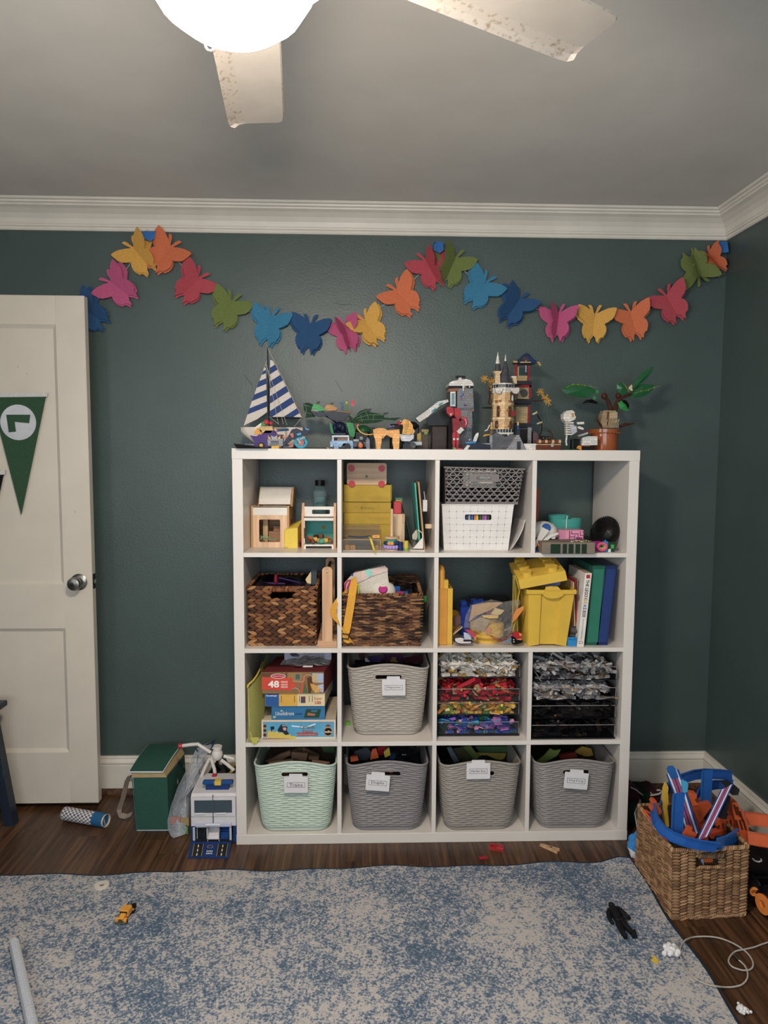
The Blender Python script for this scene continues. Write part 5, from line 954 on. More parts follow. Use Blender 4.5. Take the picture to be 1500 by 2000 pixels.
def Q(u,v): zl = zb+(z1-zb)*v; return Vector((b0+(t0-b0)*v+((b1-b0)+((t1-t0)-(b1-b0))*v)*u,y-.01*v,zl-(.0055*u*v)))
lt = MB(GB); NX,NY = 9.5,7.
def strip(p0,p1,off,w=.0023):
    n = max(2,int((abs(p1[0]-p0[0])*NX+abs(p1[1]-p0[1])*NY)*1)); 
    lt.tube([Q(p0[0]+(p1[0]-p0[0])*i/n,p0[1]+(p1[1]-p0[1])*i/n)+Vector((0,off,0)) for i in range(n+1)],w,4,flat=.5,caps=False)
def inhole(u,v): return .31 < u < .70 and .60 < v < .86
for j in range(1,9):
    v = .05+.95*j/9
    for i in range(20):
        u0,u1 = i/20,(i+1)/20
        if not inhole((u0+u1)/2,v): strip((u0,v),(u1,v),-.001*((i+j) % 2),.0044)
for s_ in (-1,1):
    for i in range(-7,18):
        for q in range(18):
            v0,v1 = .05+.95*q/18,.05+.95*(q+1)/18; u0 = i/10.+s_*v0*.45; u1 = i/10.+s_*v1*.45
            if 0 <= min(u0,u1) and max(u0,u1) <= 1 and not inhole((u0+u1)/2,(v0+v1)/2): strip((u0,v0),(u1,v1),-.0015*((q//2+i) % 2),.0050)
lo_ = lt.build('lattice_front',t,recalc=False); lo_['kind'] = 'stuff'
fr_ = MB(GB); fr_.hexa([Q(0,0)+Vector((0,-.002,0)),Q(1,0)+Vector((0,-.002,0)),Q(1,0)+Vector((0,.004,0)),Q(0,0)+Vector((0,.004,0))],[Q(0,.07)+Vector((0,-.002,0)),Q(1,.07)+Vector((0,-.002,0)),Q(1,.07)+Vector((0,.004,0)),Q(0,.07)+Vector((0,.004,0))])
fr_.tube([Q(i/10,1)+Vector((-.002 if i == 0 else .002 if i == 10 else 0,-.002,0)) for i in range(11)]+[Q(1,1)+Vector((0,.23,0)),Q(0,1)+Vector((0,.23,0))],.0032,5,closed=True); fr_.build('rim',t)
hr = [(Q(.505,.73).x+a,Q(.5,.73).z+b) for a,b in rrect(-.055,.055,-.0145,.0145,.006,5)]; hi = [(Q(.5,.73).x+a,Q(.5,.73).z+b) for a,b in rrect(-.0275,.0275,-.0064,.0064,.006,5)]; m_ = MB(GB); ringpoly(m_,hr,hi,y-.011,y-.004); m_.build('handle_rim',t)
sd = MB('#5d5654');  # inner walls coloured darker than the lattice so its holes look shaded
for u_ in (0,1):
    e = Vector((.0025 if u_ == 0 else -.0025,0,0)); f0 = Vector((0,.004,0)); f1 = Vector((0,.22,0)); sd.hexa([Q(u_,0)+f0,Q(u_,0)+f0+e,Q(u_,0)+f1+e,Q(u_,0)+f1],[Q(u_,1)+f0,Q(u_,1)+f0+e,Q(u_,1)+f1+e,Q(u_,1)+f1])
sd.box(b0,b1,y+.218,y+.221,zb,z1-.004).box(b0,b1,y+.002,y+.218,zb,zb+.004).build('walls',t)
one(MB('#d6d2c6/p').box(b0+.07,b1-.075,y+.03,y+.034,zb+.06,z1-.012,0),'white_paper','white paper standing inside the grey lattice basket','paper'); one(MB('#2c4a40').cyl((b1-.068,y+.022,zb+.05),(b1-.068,y+.022,zb+.085),.01,n=14),'dark_green_tin','dark green tin inside the grey lattice basket','tin'); one(MB('#1d1a1c').box(b0+.01,b1-.01,y+.05,y+.2,zb+.005,zb+.05,.004),'dark_pouch','dark pouch filling the grey lattice basket','pouch')
for i,(ut,vt,um,ub,yy) in enumerate(((1345,770,1335,1160,-.29),(1315,930,1290,1130,-.33),(1335,850,1320,1145,-.31))):
    k = CR(845,890,.13667,yy,S1); x0,z0 = k(ut,vt); xm = k(um,0)[0]; xb = k(ub,0)[0]
    def fn(u,v): s = v; xx = xb*(1-s)**2+2*s*(1-s)*(xm+.004)+x0*s*s; return (xx-.0*u,yy+.17*u,S1+.0008+(z0-S1)*s)
    o = one(MB(('#d8d2c8/p','#d2ccc6/p','#ccc8c2/p')[i]).sheet(fn,3,8,.0022),'booklet',('back booklet bent against the compartment side','front booklet with red print bent beside the white basket','middle booklet bent beside the white basket')[i],'booklet','booklets beside the white basket')
# --- compartment 4
y = -.432; c = CR(1030,890,.15333,y,S1)
t = thing('thick_book','thick grey brown book with dark green spine patches sticking out over the shelf edge','book',(c(560,0)[0],y+.07,S1)); xa,xb = c(218,0)[0],c(900,0)[0]; z1 = c(0,1105)[1]
MB('#7c7062/p').box(xa,xb,y,y+.13,S1,z1,.002).build('cover',t)
for u0,u1 in ((325,452),(480,535),(556,620),(645,705),(725,790)): MB('#1d3325/p').box(c(u0,0)[0],c(u1,0)[0],y-.0006,y+.0,c(0,1250)[1]+.0015,c(0,1125)[1]).build('spine_patch',t)
k = c.at(y+.02); cc = MB('#cfc2ae'); cc.tube([(k(u,0)[0],y+.02+.01*math.sin(u*.05),z1+.0025) for u in range(580,830,14)],[.0014+.0012*(i % 3 == 0) for i in range(18)],6); cc.sph((k(690,0)[0],y+.016,z1+.005),(.006,.005,.0045),10,6,'#b9a04a/m').sph((k(790,0)[0],y+.024,z1+.004),(.007,.005,.004),8,5); one(cc,'bead_bracelet','pale bead bracelet with a gold charm on the thick book','bracelet',None,True)
y2 = -.34; k = c.at(y2); k.zm = z1
one(MB('#c77f9c').box(k(430,0)[0],k(745,0)[0],y2,y2+.05,z1,k(0,945)[1],.001).box(k(515,0)[0],k(740,0)[0],y2-.0008,y2,z1+.003,k(0,955)[1],0,'#dd8fa8'),'pink_maze_box','pink cube puzzle box with printed maze on the thick book','puzzle box')
mz = bpy.data.objects.get('pink_maze_box'); lm = MB('#7a3a68')
for a_ in ((530,960,545,1060),(560,990,650,1000),(560,960,570,1000),(600,1010,610,1060),(640,990,650,1040),(670,960,680,1020),(670,1010,730,1020),(700,970,735,980),(545,1030,600,1040),(620,1040,700,1050)): r_ = k.at(y2-.001).rect(a_[0],a_[1],a_[2],a_[3]); lm.box(r_[0],r_[1],y2-.0014,y2-.0008,r_[2],r_[3])
lm.build('printed_maze',mz)
y3 = -.25; k = c.at(y3); t = thing('teal_straps','rolled teal webbing straps with white stitching behind the pink box','strap',(k(550,0)[0],y3,S1))
for q,(u0,u1,v0,v1,yy) in enumerate(((345,760,810,1040,0),(350,640,775,1040,.03))):
    x0,x1 = k(u0,0)[0],k(u1,0)[0]; cx = (x0+x1)/2; rx = (x1-x0)/2; z0,zz1 = S1,k(0,v0)[1]
    MB('#3f9f94/c').surf(lambda u,v: (cx+rx*(.86+.14*v)*math.cos(u*2*math.pi),y3+.045+yy+.038*math.sin(u*2*math.pi),z0+(zz1-z0)*v),28,1,wrap=True).surf(lambda u,v: (cx+(rx-.0015)*(.86+.14*v)*math.cos(u*2*math.pi),y3+.045+yy+.0365*math.sin(u*2*math.pi),z0+(zz1-z0)*v),28,1,wrap=True).build('webbing',t,True,recalc=False)
    xs_ = k(525 if q == 0 else 560,0)[0]; MB('#d9e2da').box(xs_-.0015,xs_+.0015,y3+.004+yy,y3+.0065+yy,z0+.01,zz1).build('stitching',t)
y4 = -.36; k = c.at(y4); t = thing('white_robot_helmet','white dome shaped toy with blue round eye and white flaps','toy',(k(250,0)[0],y4,S1)); q = k.p3(250,960,y4+.05)
MB('#dad5cf').lathe([(.053,-.012),(.055,0),(.051,.02),(.04,.035),(.02,.044),(0,.047)],(max(k(255,0)[0],CX[3]+.055),y4+.06,k(0,1010)[1]),n=26).build('dome',t,True)
MB('#2a5aa0').lathe([(0,.002),(.014,.0015),(.0165,-.001),(.0165,-.008),(0,-.008)],k.p3(242,910,y4+.011),(-.15,-.8,.6),26).build('blue_eye',t,True)
MB('#d4cdc4/p').prism(k.poly(78,1175,100,1080,180,905,270,950,170,1080,100,1160),y4-.01,y4-.008).prism(k.poly(140,1105,290,1000,390,975,395,1000,300,1040,215,1105),y4-.004,y4-.002).build('flaps',t)
MB('#33559a').sph(k.p3(410,1020,y4+.05),(.008,.01,.014),10,6).box(CX[3]+.006,k(330,0)[0],y4+.03,y4+.09,S1,k(0,1005)[1],.004,'#3a3f4c').build('body',t)
one(MB('#c9c4bc').box(k(335,0)[0],k(385,0)[0],y4+.0,y4+.01,k(0,1062)[1],k(0,1015)[1],.001),'white_cube','small white cube behind the thick book','toy cube')
one(MB('#d9622a').tube([k.p3(u,v,-.385) for u,v in ((130,1120),(155,1150),(165,1200),(180,1225))],[.003,.004,.004,.003],6).tube([k.p3(u,v,-.38) for u,v in ((100,1170),(120,1210),(160,1228))],.003,6,'#2a4a8c'),'orange_blue_clip','orange and blue plastic clip left of the thick book','clip')
y5 = -.2; k = c.at(y5); q = k.poly(95,440,155,415,128,800,85,830)
one(MB('#b34a2c/p').prism([(max(x,CX[3]+.0005),z) for x,z in q[:2]]+[(max(x,CX[3]+.0005),S1) for x,z in q[2:]],y5,y5+.003),'orange_folder','orange red folder standing at the back beside the divider','folder')
y6 = -.3; k = c.at(y6); ax = Vector((-.82,-.42,.38)).normalized(); q = k.p3(985,820,y6); r = .062
t = thing('ridged_dome','big black ridged round toy dome leaning on the right side panel','toy dome',(q.x,y6,S1)); q.z = S1+.0665
ty = MB('#151414'); ty.lathe([(0,.03),(.018,.031),(.03,.026),(.034,.028),(.05,.02),(.058,.008),(.06,-.005),(.056,-.02),(.04,-.026),(0,-.026)],q,ax,32).build('tyre',t,True)
tr = MB('#1d1b1b'); u = ax.orthogonal().normalized(); w2 = ax.cross(u)
for i in range(36):
    th = i*2*math.pi/36; d_ = u*math.cos(th)+w2*math.sin(th); tr.blob(q+d_*.046+ax*.0225,d_*.011-ax*.006,ax.cross(d_)*.0022,ax*.002); tr.blob(q+d_*.06+ax*.0,ax*.013,ax.cross(d_)*.0024,d_*.0022)
tr.build('treads',t); MB('#0f0f10').lathe([(.012,.031),(.011,.034),(0,.035)],q,ax,16).build('cap',t,True)
y7 = -.385; k = c.at(y7); q0 = k.p3(945,1130); t = thing('rainbow_ring','rainbow coloured ring standing at the end of the thick book','toy ring',(q0.x,y7,S1))
for i,(cc,rr) in enumerate((('#d9567c',.0215),('#e0a24a',.0185),('#4aa86f',.0155))): MB(cc).tube([(q0.x+.002+rr*.75*math.cos(j*.35),y7-.004+i*.006,S1+.0135+.0075+(rr*.95-.0075)*math.sin(j*.35)*1.0-.000) for j in range(18)],.0022,6,closed=True,flat=2).build('ring_layer',t,True)
one(MB('#a02a7c').box(k(915,0)[0],k(1015,0)[0],y7+.03,y7+.05,S1,k(0,1105)[1],.001),'magenta_cube','magenta cube behind the rainbow ring','toy cube'); one(MB('#2f86c4').box(k(1018,0)[0],k(1078,0)[0],y7+.01,y7+.026,S1,k(0,1095)[1],.001).cyl(((k(1048,0)[0]),y7+.018,k(0,1095)[1]),((k(1048,0)[0]),y7+.018,k(0,1080)[1]),.003,n=8),'blue_cube','light blue toy brick right of the magenta cube','toy brick')
t = MB('#23402c').box(k(1080,0)[0],k(1162,0)[0],y7+.008,y7+.024,S1,k(0,1105)[1],.001); t.box(k(1110,0)[0],k(1150,0)[0],y7+.007,y7+.008,k(0,1185)[1],k(0,1135)[1],0,'#3fa34a').box(k(1075,0)[0],k(1110,0)[0],y7+.0072,y7+.008,k(0,1210)[1],k(0,1190)[1],0,'#d0d8cc'); one(t,'green_pixel_cube','small green and dark patterned cube at the far right of the book compartment','toy cube')
# ================================================================ row 2
def weave(mb,quad,nrow,ncol,style,cols,rs,out,skip=None,sz=1.):
    """strands over a quad (bottom-left, bottom-right, top-right, top-left), bulging towards `out`"""
    a,b,c_,d = [Vector(q) for q in quad]; out = Vector(out)
    def Pt(u,v): return (a*(1-u)+b*u)*(1-v)+(d*(1-u)+c_*u)*v
    U = (b-a); V = (d-a); cw = U.length/ncol; rh = V.length/nrow; U.normalize(); V.normalize()
    for j in range(nrow):
        for i in range(ncol+(1 if style == 'rope' else 0)):
            u = (i+.5)/ncol; v = (j+.5)/nrow
            if style == 'rope': u = (i+(.5 if j % 2 else .0))/ncol
            if u < 0 or u > 1 or (skip and skip(u,v)): continue
            p = Pt(min(max(u,.02),.98),v); k = cols[rs.randrange(len(cols))]
            if style == 'braid':
                s_ = 1 if j % 2 else -1; dr = (U*1+V*.38*s_).normalized(); mb.blob(p+out*.002*rs.random(),dr*cw*.74,(V-U*.38*s_).normalized()*rh*.62*sz,out*rh*.5,6,k)
            elif style == 'rope': mb.blob(p+out*.0015*rs.random()+V*rs.uniform(-.15,.15)*rh,(U+V*rs.uniform(-.06,.06))*cw*.62,V*rh*.56*sz,out*rh*.6,6,k)
            else: dr = (U+V*(.22 if i % 2 else -.10)).normalized(); mb.blob(p+out*(.0025 if (i+j) % 2 else 0),dr*cw*.6,V*rh*.52*sz,out*rh*.75,6,k)
def rim(mb,pts,r,cols,rs,n):
    for i in range(len(pts)-1):
        a,b = Vector(pts[i]),Vector(pts[i+1]); L = (b-a).length; m_ = max(1,int(L/n)); d = (b-a).normalized(); w1 = d.orthogonal().normalized(); w2 = d.cross(w1)
        for q in range(m_): mb.blob(a.lerp(b,(q+.5)/m_),(w1*.8+w2*.6+d*.5).normalized()*r*1.25,(w2*.8-w1*.6)*r*1.0,d*n*.62,6,cols[rs.randrange(len(cols))])
BRN = ['#4a3022/p','#6a432c/p','#8a5a34/p','#a97a4a/p','#5a3826/p','#7a4e30/p']; BR2 = ['#42302a/p','#5e3f2e/p','#7a5234/p','#9a7048/p','#38261e/p','#6a4a34/p']
# --- basket A (broad braid)
y = -.366; c = CR(460,1080,.14,y,S2); rs = random.Random(11); t = thing('braided_basket','dark brown broad braided basket with slot handle holding purple tubes','basket',(c(640,0)[0],y+.15,S2)); x0,x1 = c(175,0)[0],c(1105,0)[0]; X0,X1 = c(165,0)[0],c(1125,0)[0]; zt = c(0,470)[1]; dp = .27
hx0,hx1,hz0,hz1 = c(485,0)[0],c(835,0)[0],c(0,655)[1],c(0,525)[1]; e = .012
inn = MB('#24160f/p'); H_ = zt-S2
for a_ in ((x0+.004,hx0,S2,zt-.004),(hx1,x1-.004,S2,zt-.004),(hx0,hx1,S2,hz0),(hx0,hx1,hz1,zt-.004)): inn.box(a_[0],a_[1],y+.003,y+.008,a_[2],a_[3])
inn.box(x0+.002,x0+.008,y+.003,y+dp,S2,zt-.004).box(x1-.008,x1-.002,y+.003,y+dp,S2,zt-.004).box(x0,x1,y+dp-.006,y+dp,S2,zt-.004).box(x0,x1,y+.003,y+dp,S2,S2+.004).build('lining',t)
sk = lambda u,v: hx0 < X0+(X1-X0)*u < hx1 and hz0 < S2+H_*v < hz1
f_ = MB(); weave(f_,((x0,y,S2),(x1,y,S2),(X1,y-.004,zt),(X0,y-.004,zt)),20,9,'braid',BRN,rs,(0,-1,0),sk,1.05); o = f_.build('front_weave',t,recalc=False); o['kind'] = 'stuff'
f_ = MB(); weave(f_,((x1,y,S2),(x1,y+dp,S2),(X1,y+dp,zt),(X1,y,zt)),22,10,'braid',BRN,rs,(1,0,0)); o = f_.build('side_weave',t,recalc=False); o['kind'] = 'stuff'
f_ = MB(); rim(f_,[(X0,y-.003,zt-.003),(hx0,y-.003,zt-.003),(hx1,y-.003,zt-.003),(X1,y-.003,zt-.003),(X1-.002,y+dp,zt),(X0+.002,y+dp,zt),(X0,y,zt-.003)],.0055,['#5a3825/p','#8a5a34/p','#b8824a/p'],rs,.0055); rim(f_,[(hx0,y-.003,hz0),(hx1,y-.003,hz0)],.004,['#8a5a34/p','#b07a4a/p'],rs,.005); rim(f_,[(hx1,y-.004,hz1+.004),(hx0,y-.004,hz1+.004)],.009,['#8a5030/p','#a9603a/p','#6a3c26/p'],rs,.0045); o = f_.build('wrapped_rim',t,recalc=False); o['kind'] = 'stuff'
# contents
k = c.at(y+.12)
one(MB('#1c0f1e').sheet(lambda u,v: (x0+.012+(x1-x0-.024)*u,y+.012+(dp-.03)*v,zt-.012+.012*math.sin(u*9)*math.sin(v*7)+.006*v),24,18,.004),'purple_fabric','dark purple crumpled fabric filling the braided basket','fabric')
t = thing('toy_hammer','translucent purple toy hammer with red head lying in the braided basket','toy hammer',k.p3(560,360)); MB('#8a1c28').cyl(k.p3(565,300,y+.1),k.p3(560,400,y+.1),.0065,n=12).build('head',t); MB('#3a2456/p').cyl(k.p3(600,345,y+.1),k.p3(900,415,y+.1),.0032,n=8).build('handle',t)
one(MB('#3a1d4a/s').cyl(k.p3(400,420,y+.07),k.p3(690,430,y+.06),.004,n=8),'purple_rod','dark purple rod lying beside the toy hammer','rod'); one(MB('#6a2030/s').cyl(k.p3(540,440,y+.05),k.p3(580,400,y+.06),.003,n=8),'red_rod','small dark red rod under the toy hammer head','rod')
k = c.at(y+.06); one(MB('#d9c08a/p').prism(k.poly(975,370,1050,260,1055,300,1050,460,1020,460),y+.06,y+.062).prism(k.poly(1050,265,1100,130,1128,130,1135,455,1050,470),y+.063,y+.067,'#3f4a4e/p'),'standing_book','dark covered book with cream pages standing in the braided basket','book')
# --- wooden stand with slats
y = -.396; c = CR(460,1080,.14,y,S2); t = thing('wooden_stand','pale wooden upright stand with round topped posts on a foot','wooden stand',(c(1280,0)[0],y+.1,S2)); x0,x1 = c(1207,0)[0],c(1350,0)[0]; fz = c(0,1235)[1]; zt = c(0,195)[1]; r = (x1-x0)/2
def post(x0,x1,y0,y1,z0,z1): r = (x1-x0)/2; return MB('#d3a67c/w').prism([(x0,z0),(x1,z0),(x1,z1-r*.7)]+[((x0+x1)/2+r*math.cos(a_*.3927),z1-r*.7+r*.7*math.sin(a_*.3927)) for a_ in range(1,8)]+[(x0,z1-r*.7)],y0,y1)
post(x0,x1,y+.002,y+.014,fz,zt).build('post',t); post(x0+.001,x1+.0,y+.235,y+.247,fz,zt-.0).build('post',t)
MB('#cda078/wx').box(c(1140,0)[0],min(c(1415,0)[0],CX[1]-D_-.0005),y,y+.25,S2,fz,.0015).build('foot',t)
q = c.p3(1280,268); MB('#a8a39c/m').lathe([(.0032,0),(.0032,.001),(.0012,.0015),(0,.001)],(q.x,y+.002,q.z),(0,-1,0),12).build('screw',t); MB('#5a4030/w').cyl((q.x,y+.014,q.z),(q.x,y+.235,q.z),.006,n=12).build('crossbar',t)
# --- basket B (rope rows)
y = -.377; c = CR(640,1080,.14667,y,S2); rs = random.Random(5); t = thing('rope_basket','dark brown rope woven basket filled with toys','basket',(c(720,0)[0],y+.14,S2)); x0,x1 = c(208,0)[0],c(1225,0)[0]; X0,X1 = c(205,0)[0],c(1255,0)[0]; zt = c(0,548)[1]; dp = .26
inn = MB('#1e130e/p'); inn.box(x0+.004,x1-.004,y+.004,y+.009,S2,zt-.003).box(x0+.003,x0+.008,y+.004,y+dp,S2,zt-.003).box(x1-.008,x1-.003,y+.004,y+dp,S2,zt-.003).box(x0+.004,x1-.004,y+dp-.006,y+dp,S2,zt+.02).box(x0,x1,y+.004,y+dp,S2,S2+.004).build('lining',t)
f_ = MB(); weave(f_,((x0,y,S2),(x1,y,S2),(X1,y-.003,zt),(X0,y-.003,zt)),32,10,'rope',BR2,rs,(0,-1,0),None,1.1); o = f_.build('front_weave',t,recalc=False); o['kind'] = 'stuff'
f_ = MB(); weave(f_,((x1,y,S2),(x1,y+dp,S2),(X1,y+dp,zt),(X1,y,zt)),26,9,'rope',BR2,rs,(1,0,0)); weave(f_,((X1,y+dp-.008,zt-.03),(X0,y+dp-.008,zt-.03),(X0,y+dp-.008,zt+.024),(X1,y+dp-.008,zt+.024)),7,10,'rope',BR2,rs,(0,-1,0),lambda u,v: u < .5 and False); o = f_.build('side_weave',t,recalc=False); o['kind'] = 'stuff'
f_ = MB(); rim(f_,[(X0,y-.002,zt-.002),(X1,y-.002,zt-.002),(X1,y+dp,zt+.02)],.006,['#4a2f20/p','#7a5234/p','#9a6c42/p'],rs,.0052); rim(f_,[(X1,y+dp,zt+.024),(X1-.08,y+dp,zt+.026)],.006,['#5a3826/p','#6a4630/p'],rs,.005); rim(f_,[(x0,y,S2+.005),(x1,y,S2+.005)],.005,['#5a3826/p','#8a5c3a/p'],rs,.005); o = f_.build('wrapped_rim',t,recalc=False); o['kind'] = 'stuff'
k = c.at(y+.09); one(MB('#23303f').sheet(lambda u,v: (x0+.012+(x1-x0-.024)*u,y+.012+(dp-.03)*v,zt-.03+.01*math.sin(u*11)*math.sin(v*5)),16,12,.004),'dark_toys_cloth','dark cloth layer among the toys in the rope basket','cloth')
k = c.at(y+.06); t = thing('white_pouch','white fabric pouch with pink folded top and mint tab','pouch',k.p3(560,545)); pc = MB('#cfc6b8/c'); zz0 = zt-.03
pp = k.poly(225,545,220,400,270,340,345,265,760,168,800,200,800,300,815,400,700,545); pc.prism(pp,y+.055,y+.115,sc=.9); pc.build('body',t)
MB('#d8bfb4/c').prism(k.poly(345,262,760,165,798,205,795,240,640,285,395,395),y+.05,y+.056).build('folded_top',t); MB('#8fd0bd/c').prism(k.poly(497,222,568,203,600,290,540,320),y+.047,y+.05).build('mint_tab',t); MB('#2b4fa8').sph(k.p3(325,287,y+.05),(.0045,.004,.004),8,6).build('toggle',t,True)
k = c.at(y+.03); q = k.p3(738,545); t = thing('white_dome_toy','white dome toy with magenta spot peeking out of the rope basket','toy',q); r = (k(920,0)[0]-k(560,0)[0])/2
MB('#d6cdc0').lathe([(r,-.02),(r,0),(r*.94,r*.33),(r*.78,r*.62),(r*.45,r*.8),(0,r*.86)],(q.x,y+.03+r*.8,zt-.008),n=26,sy=.78).build('dome',t,True); MB('#b52a7a').lathe([(0,.003),(.015,.002),(.018,-.002),(.018,-.012),(0,-.012)],(q.x,y+.03+r*.8-.78*.86*r,zt-.008+r*.42),(0,-.8,.6),24).build('magenta_spot',t,True)
k = c.at(y+.016); one(MB('#a8c22c').cyl(k.p3(412,545)-Vector((0,0,.01)),k.p3(408,430),.0034,n=10).sph(k.p3(408,428),.0034),'lime_marker','lime green capped marker upright in the rope basket','marker',None,True)
one(MB('#c2245c').tube([k.p3(u,v) for u,v in ((232,545),(235,420),(265,370),(300,360),(285,420),(250,480))],.0034,6).tube([k.p3(u,v,y+.014) for u,v in ((245,500),(255,420),(285,385))],.0015,5,'#e0c8cc'),'pink_loop','hot pink looped toy piece at the left of the rope basket','toy')
k = c.at(y+.1); one(MB('#1f5fa3').box(k(880,0)[0],k(970,0)[0],y+.1,y+.12,zt-.02,k(0,450)[1],.002).box(k(1010,0)[0],k(1070,0)[0],y+.08,y+.1,zt-.02,k(0,505)[1],.002),'blue_bricks','blue toy bricks beside the white dome in the rope basket','toy bricks') ; k = c.at(y+.04); one(MB('#b5246e').box(k(920,0)[0],k(1015,0)[0],y+.04,y+.055,zt-.02,k(0,518)[1],.002),'pink_brick','magenta toy brick at the front right of the rope basket','toy brick')
k = c.at(y+.1); x_ = X1+.008; one(MB('#2f7d38').lathe([(.0,0),(.009,.001),(.012,.008),(.011,.02),(.006,.024),(0,.024)],(k(1295,0)[0],y+.1,k(0,655)[1]),n=7),'green_gem_block','green faceted block wedged between rope basket and divider','toy block')
y2 = -.398; k = CR(640,1080,.14667,y2,S2)
t = thing('yellow_strap','yellow webbing strap with black buckle hanging over the rope basket','strap',k.p3(290,1200)); YW = '#d99a1e/c'
k1 = lambda u,v,d=0: k.p3(u,v,y2+d)
MB(YW).strap([k1(350,330,.05),k1(345,430,.03),k1(325,560,.0),k1(305,700),k1(280,850),k1(255,1000),k1(240,1060),k1(235,1110),k1(250,1165),k1(300,1195)],[(.007,0,.003)]+[(.0145,0,.002)]*6+[(.011,0,.002)]*3,.0016).build('long_band',t)
MB(YW).strap([k1(260,520,.03),k1(215,530,.02),k1(160,570,.0),k1(100,680,-.012),k1(75,770,-.015),k1(95,870,-.014),k1(150,950,-.01),k1(200,1010,-.006),k1(240,1080,-.004),k1(290,1150,-.003),k1(325,1190,-.003)],[(.0,.004,.009),(.005,.004,.008),(.009,.004,.006),(.011,.004,.002),(.0115,.004,0),(.0105,.004,-.004),(.008,.004,-.0065),(.008,.003,-.007),(.008,.003,-.007),(.008,.003,-.006),(.007,.003,-.006)],.0016).build('loop_band',t)
bk = MB('#1d2433'); ringpoly(bk,[k(u,v) for u,v in ((180,1060),(288,1075),(280,1148),(178,1135))],[k(u,v) for u,v in ((190,1072),(277,1086),(271,1136),(189,1124))],y2-.008,y2-.005); bk.build('buckle',t)
# --- double compartment: yellow case, storage head, bag, tub, books, binders
y = -.37; c = CR(840,1080,.14,y,S2); YL = '#d9a826'
t = thing('yellow_case','narrow yellow orange plastic carrying case with handle standing on edge','plastic case',(c(215,0)[0],y+.12,S2)); xa = max(c(105,0)[0],CX[2]+.001); xm = c(255,0)[0]; xb = c(322,0)[0]; zt = c(0,495)[1]; dp = .24
MB('#d3912c').prismx([(y+.004,S2),(y+dp,S2),(y+dp,zt-.02),(y+dp-.02,zt),(y,zt),(y,S2+.004)],xa,xm-.002).build('left_shell',t); MB(YL).prismx([(y+.002,S2),(y+dp,S2),(y+dp,zt-.02),(y+dp-.02,zt),(y-.002,zt),(y-.002,S2+.008)],xm-.001,xb).build('right_shell',t)
xh0,xh1 = xa+.002,c(215,0)[0]; MB('#d99a2c').tube([((xh0+xh1)/2,y+q,z_) for q,z_ in ((.01,zt),(.012,c(0,260)[1]),(.03,c(0,232)[1]),(.1,c(0,232)[1]),(.118,c(0,260)[1]),(.12,zt))],(xh1-xh0)/2*.98,8,flat=1).build('handle',t,True); MB(YL).box(c(190,0)[0],c(262,0)[0],y-.003,y+.03,zt-.002,c(0,378)[1],.002).build('latch',t)
k = c.at(-.22); q = k.p3(330,740); one(MB('#cf9a22/s').lathe([(0,.02),(.03,.018),(.044,.006),(.047,0),(.044,-.006),(0,-.01)],(k(330,0)[0]+.006,-.2,S2+.049),(.5,-.85,.1),26),'yellow_disc','round yellow disc standing behind the yellow case','disc',None,True)
k = c.at(-.2); t = MB('#1f3f9c'); rs = random.Random(2)
for i in range(9): u = 440+rs.random()*380; v = 640+rs.random()*120; t.box(*[k(u,0)[0],k(u+90,0)[0]],-.2+rs.random()*.05,-.14,S2,k(0,v)[1],.003)
t.box(k(420,0)[0],k(560,0)[0],-.23,-.2,S2,k(0,740)[1],.004); one(t,'blue_brick_model','blue brick-built model lying at the back of the double compartment','toy model')
k = c.at(-.15); one(MB('#17181a').cyl((k(660,0)[0],-.16,k(0,640)[1]-.01),(k(660,0)[0],-.13,k(0,640)[1]-.01),.013,n=16).box(k(590,0)[0],k(1120,0)[0],-.13,-.1,S2,k(0,625)[1],.004),'black_wheeled_toy','black wheeled toy behind the blue model','toy')
# yellow storage head, base visible under the bag
y = -.36; k = c.at(y,S2); q = k.p3(860,1270,y); xc = k(850,0)[0]; r = (k(1030,0)[0]-k(680,0)[0])/2; t = thing('yellow_storage_head','round yellow storage container under the clear bag','storage container',(xc,y+r,S2)); MB(YL+'/s').lathe([(0,0),(r,0),(r,.011),(r*1.08,.013),(r*1.35,.025),(r*1.4,.05),(r*1.38,.068),(r*1.2,.075),(r*.8,.078),(r*.8,.088),(0,.088)],(xc,y+r+.01,S2),n=30).build('body',t,True)
# clear zip bag with bricks and cards
k = c.at(-.385); t = thing('clear_zip_bag','crumpled clear zip bag over the yellow storage container','plastic bag',k.p3(800,1180))
BGm,nt,b,out = newmat('crinkled_clear_film'); tr = nt.nodes.new('ShaderNodeBsdfTransparent'); mx = nt.nodes.new('ShaderNodeMixShader'); lw = nt.nodes.new('ShaderNodeLayerWeight'); lw.inputs[0].default_value = .3; ma = nt.nodes.new('ShaderNodeMath'); ma.operation = 'MULTIPLY_ADD'; ma.inputs[1].default_value = .4; ma.inputs[2].default_value = .13; nt.links.new(lw.outputs['Facing'],ma.inputs[0]); nt.links.new(ma.outputs[0],mx.inputs[0]); nt.links.new(tr.outputs[0],mx.inputs[1]); nt.links.new(b.outputs[0],mx.inputs[2]); nt.links.new(mx.outputs[0],out.inputs[0]); b.inputs['Base Color'].default_value = (.75,.72,.68,1); b.inputs['Roughness'].default_value = .12; b.inputs['Specular IOR Level'].default_value = .8; n_ = noise(nt,35,3); n_.inputs['Distortion'].default_value = 1.5; bump(nt,b,n_.outputs['Fac'],1,.02)
outl = k.poly(470,1050,500,880,570,730,860,655,1020,690,1250,650,1270,700,1180,880,1150,1050,1100,1170,1020,1220,880,1170,700,1120,560,1060)
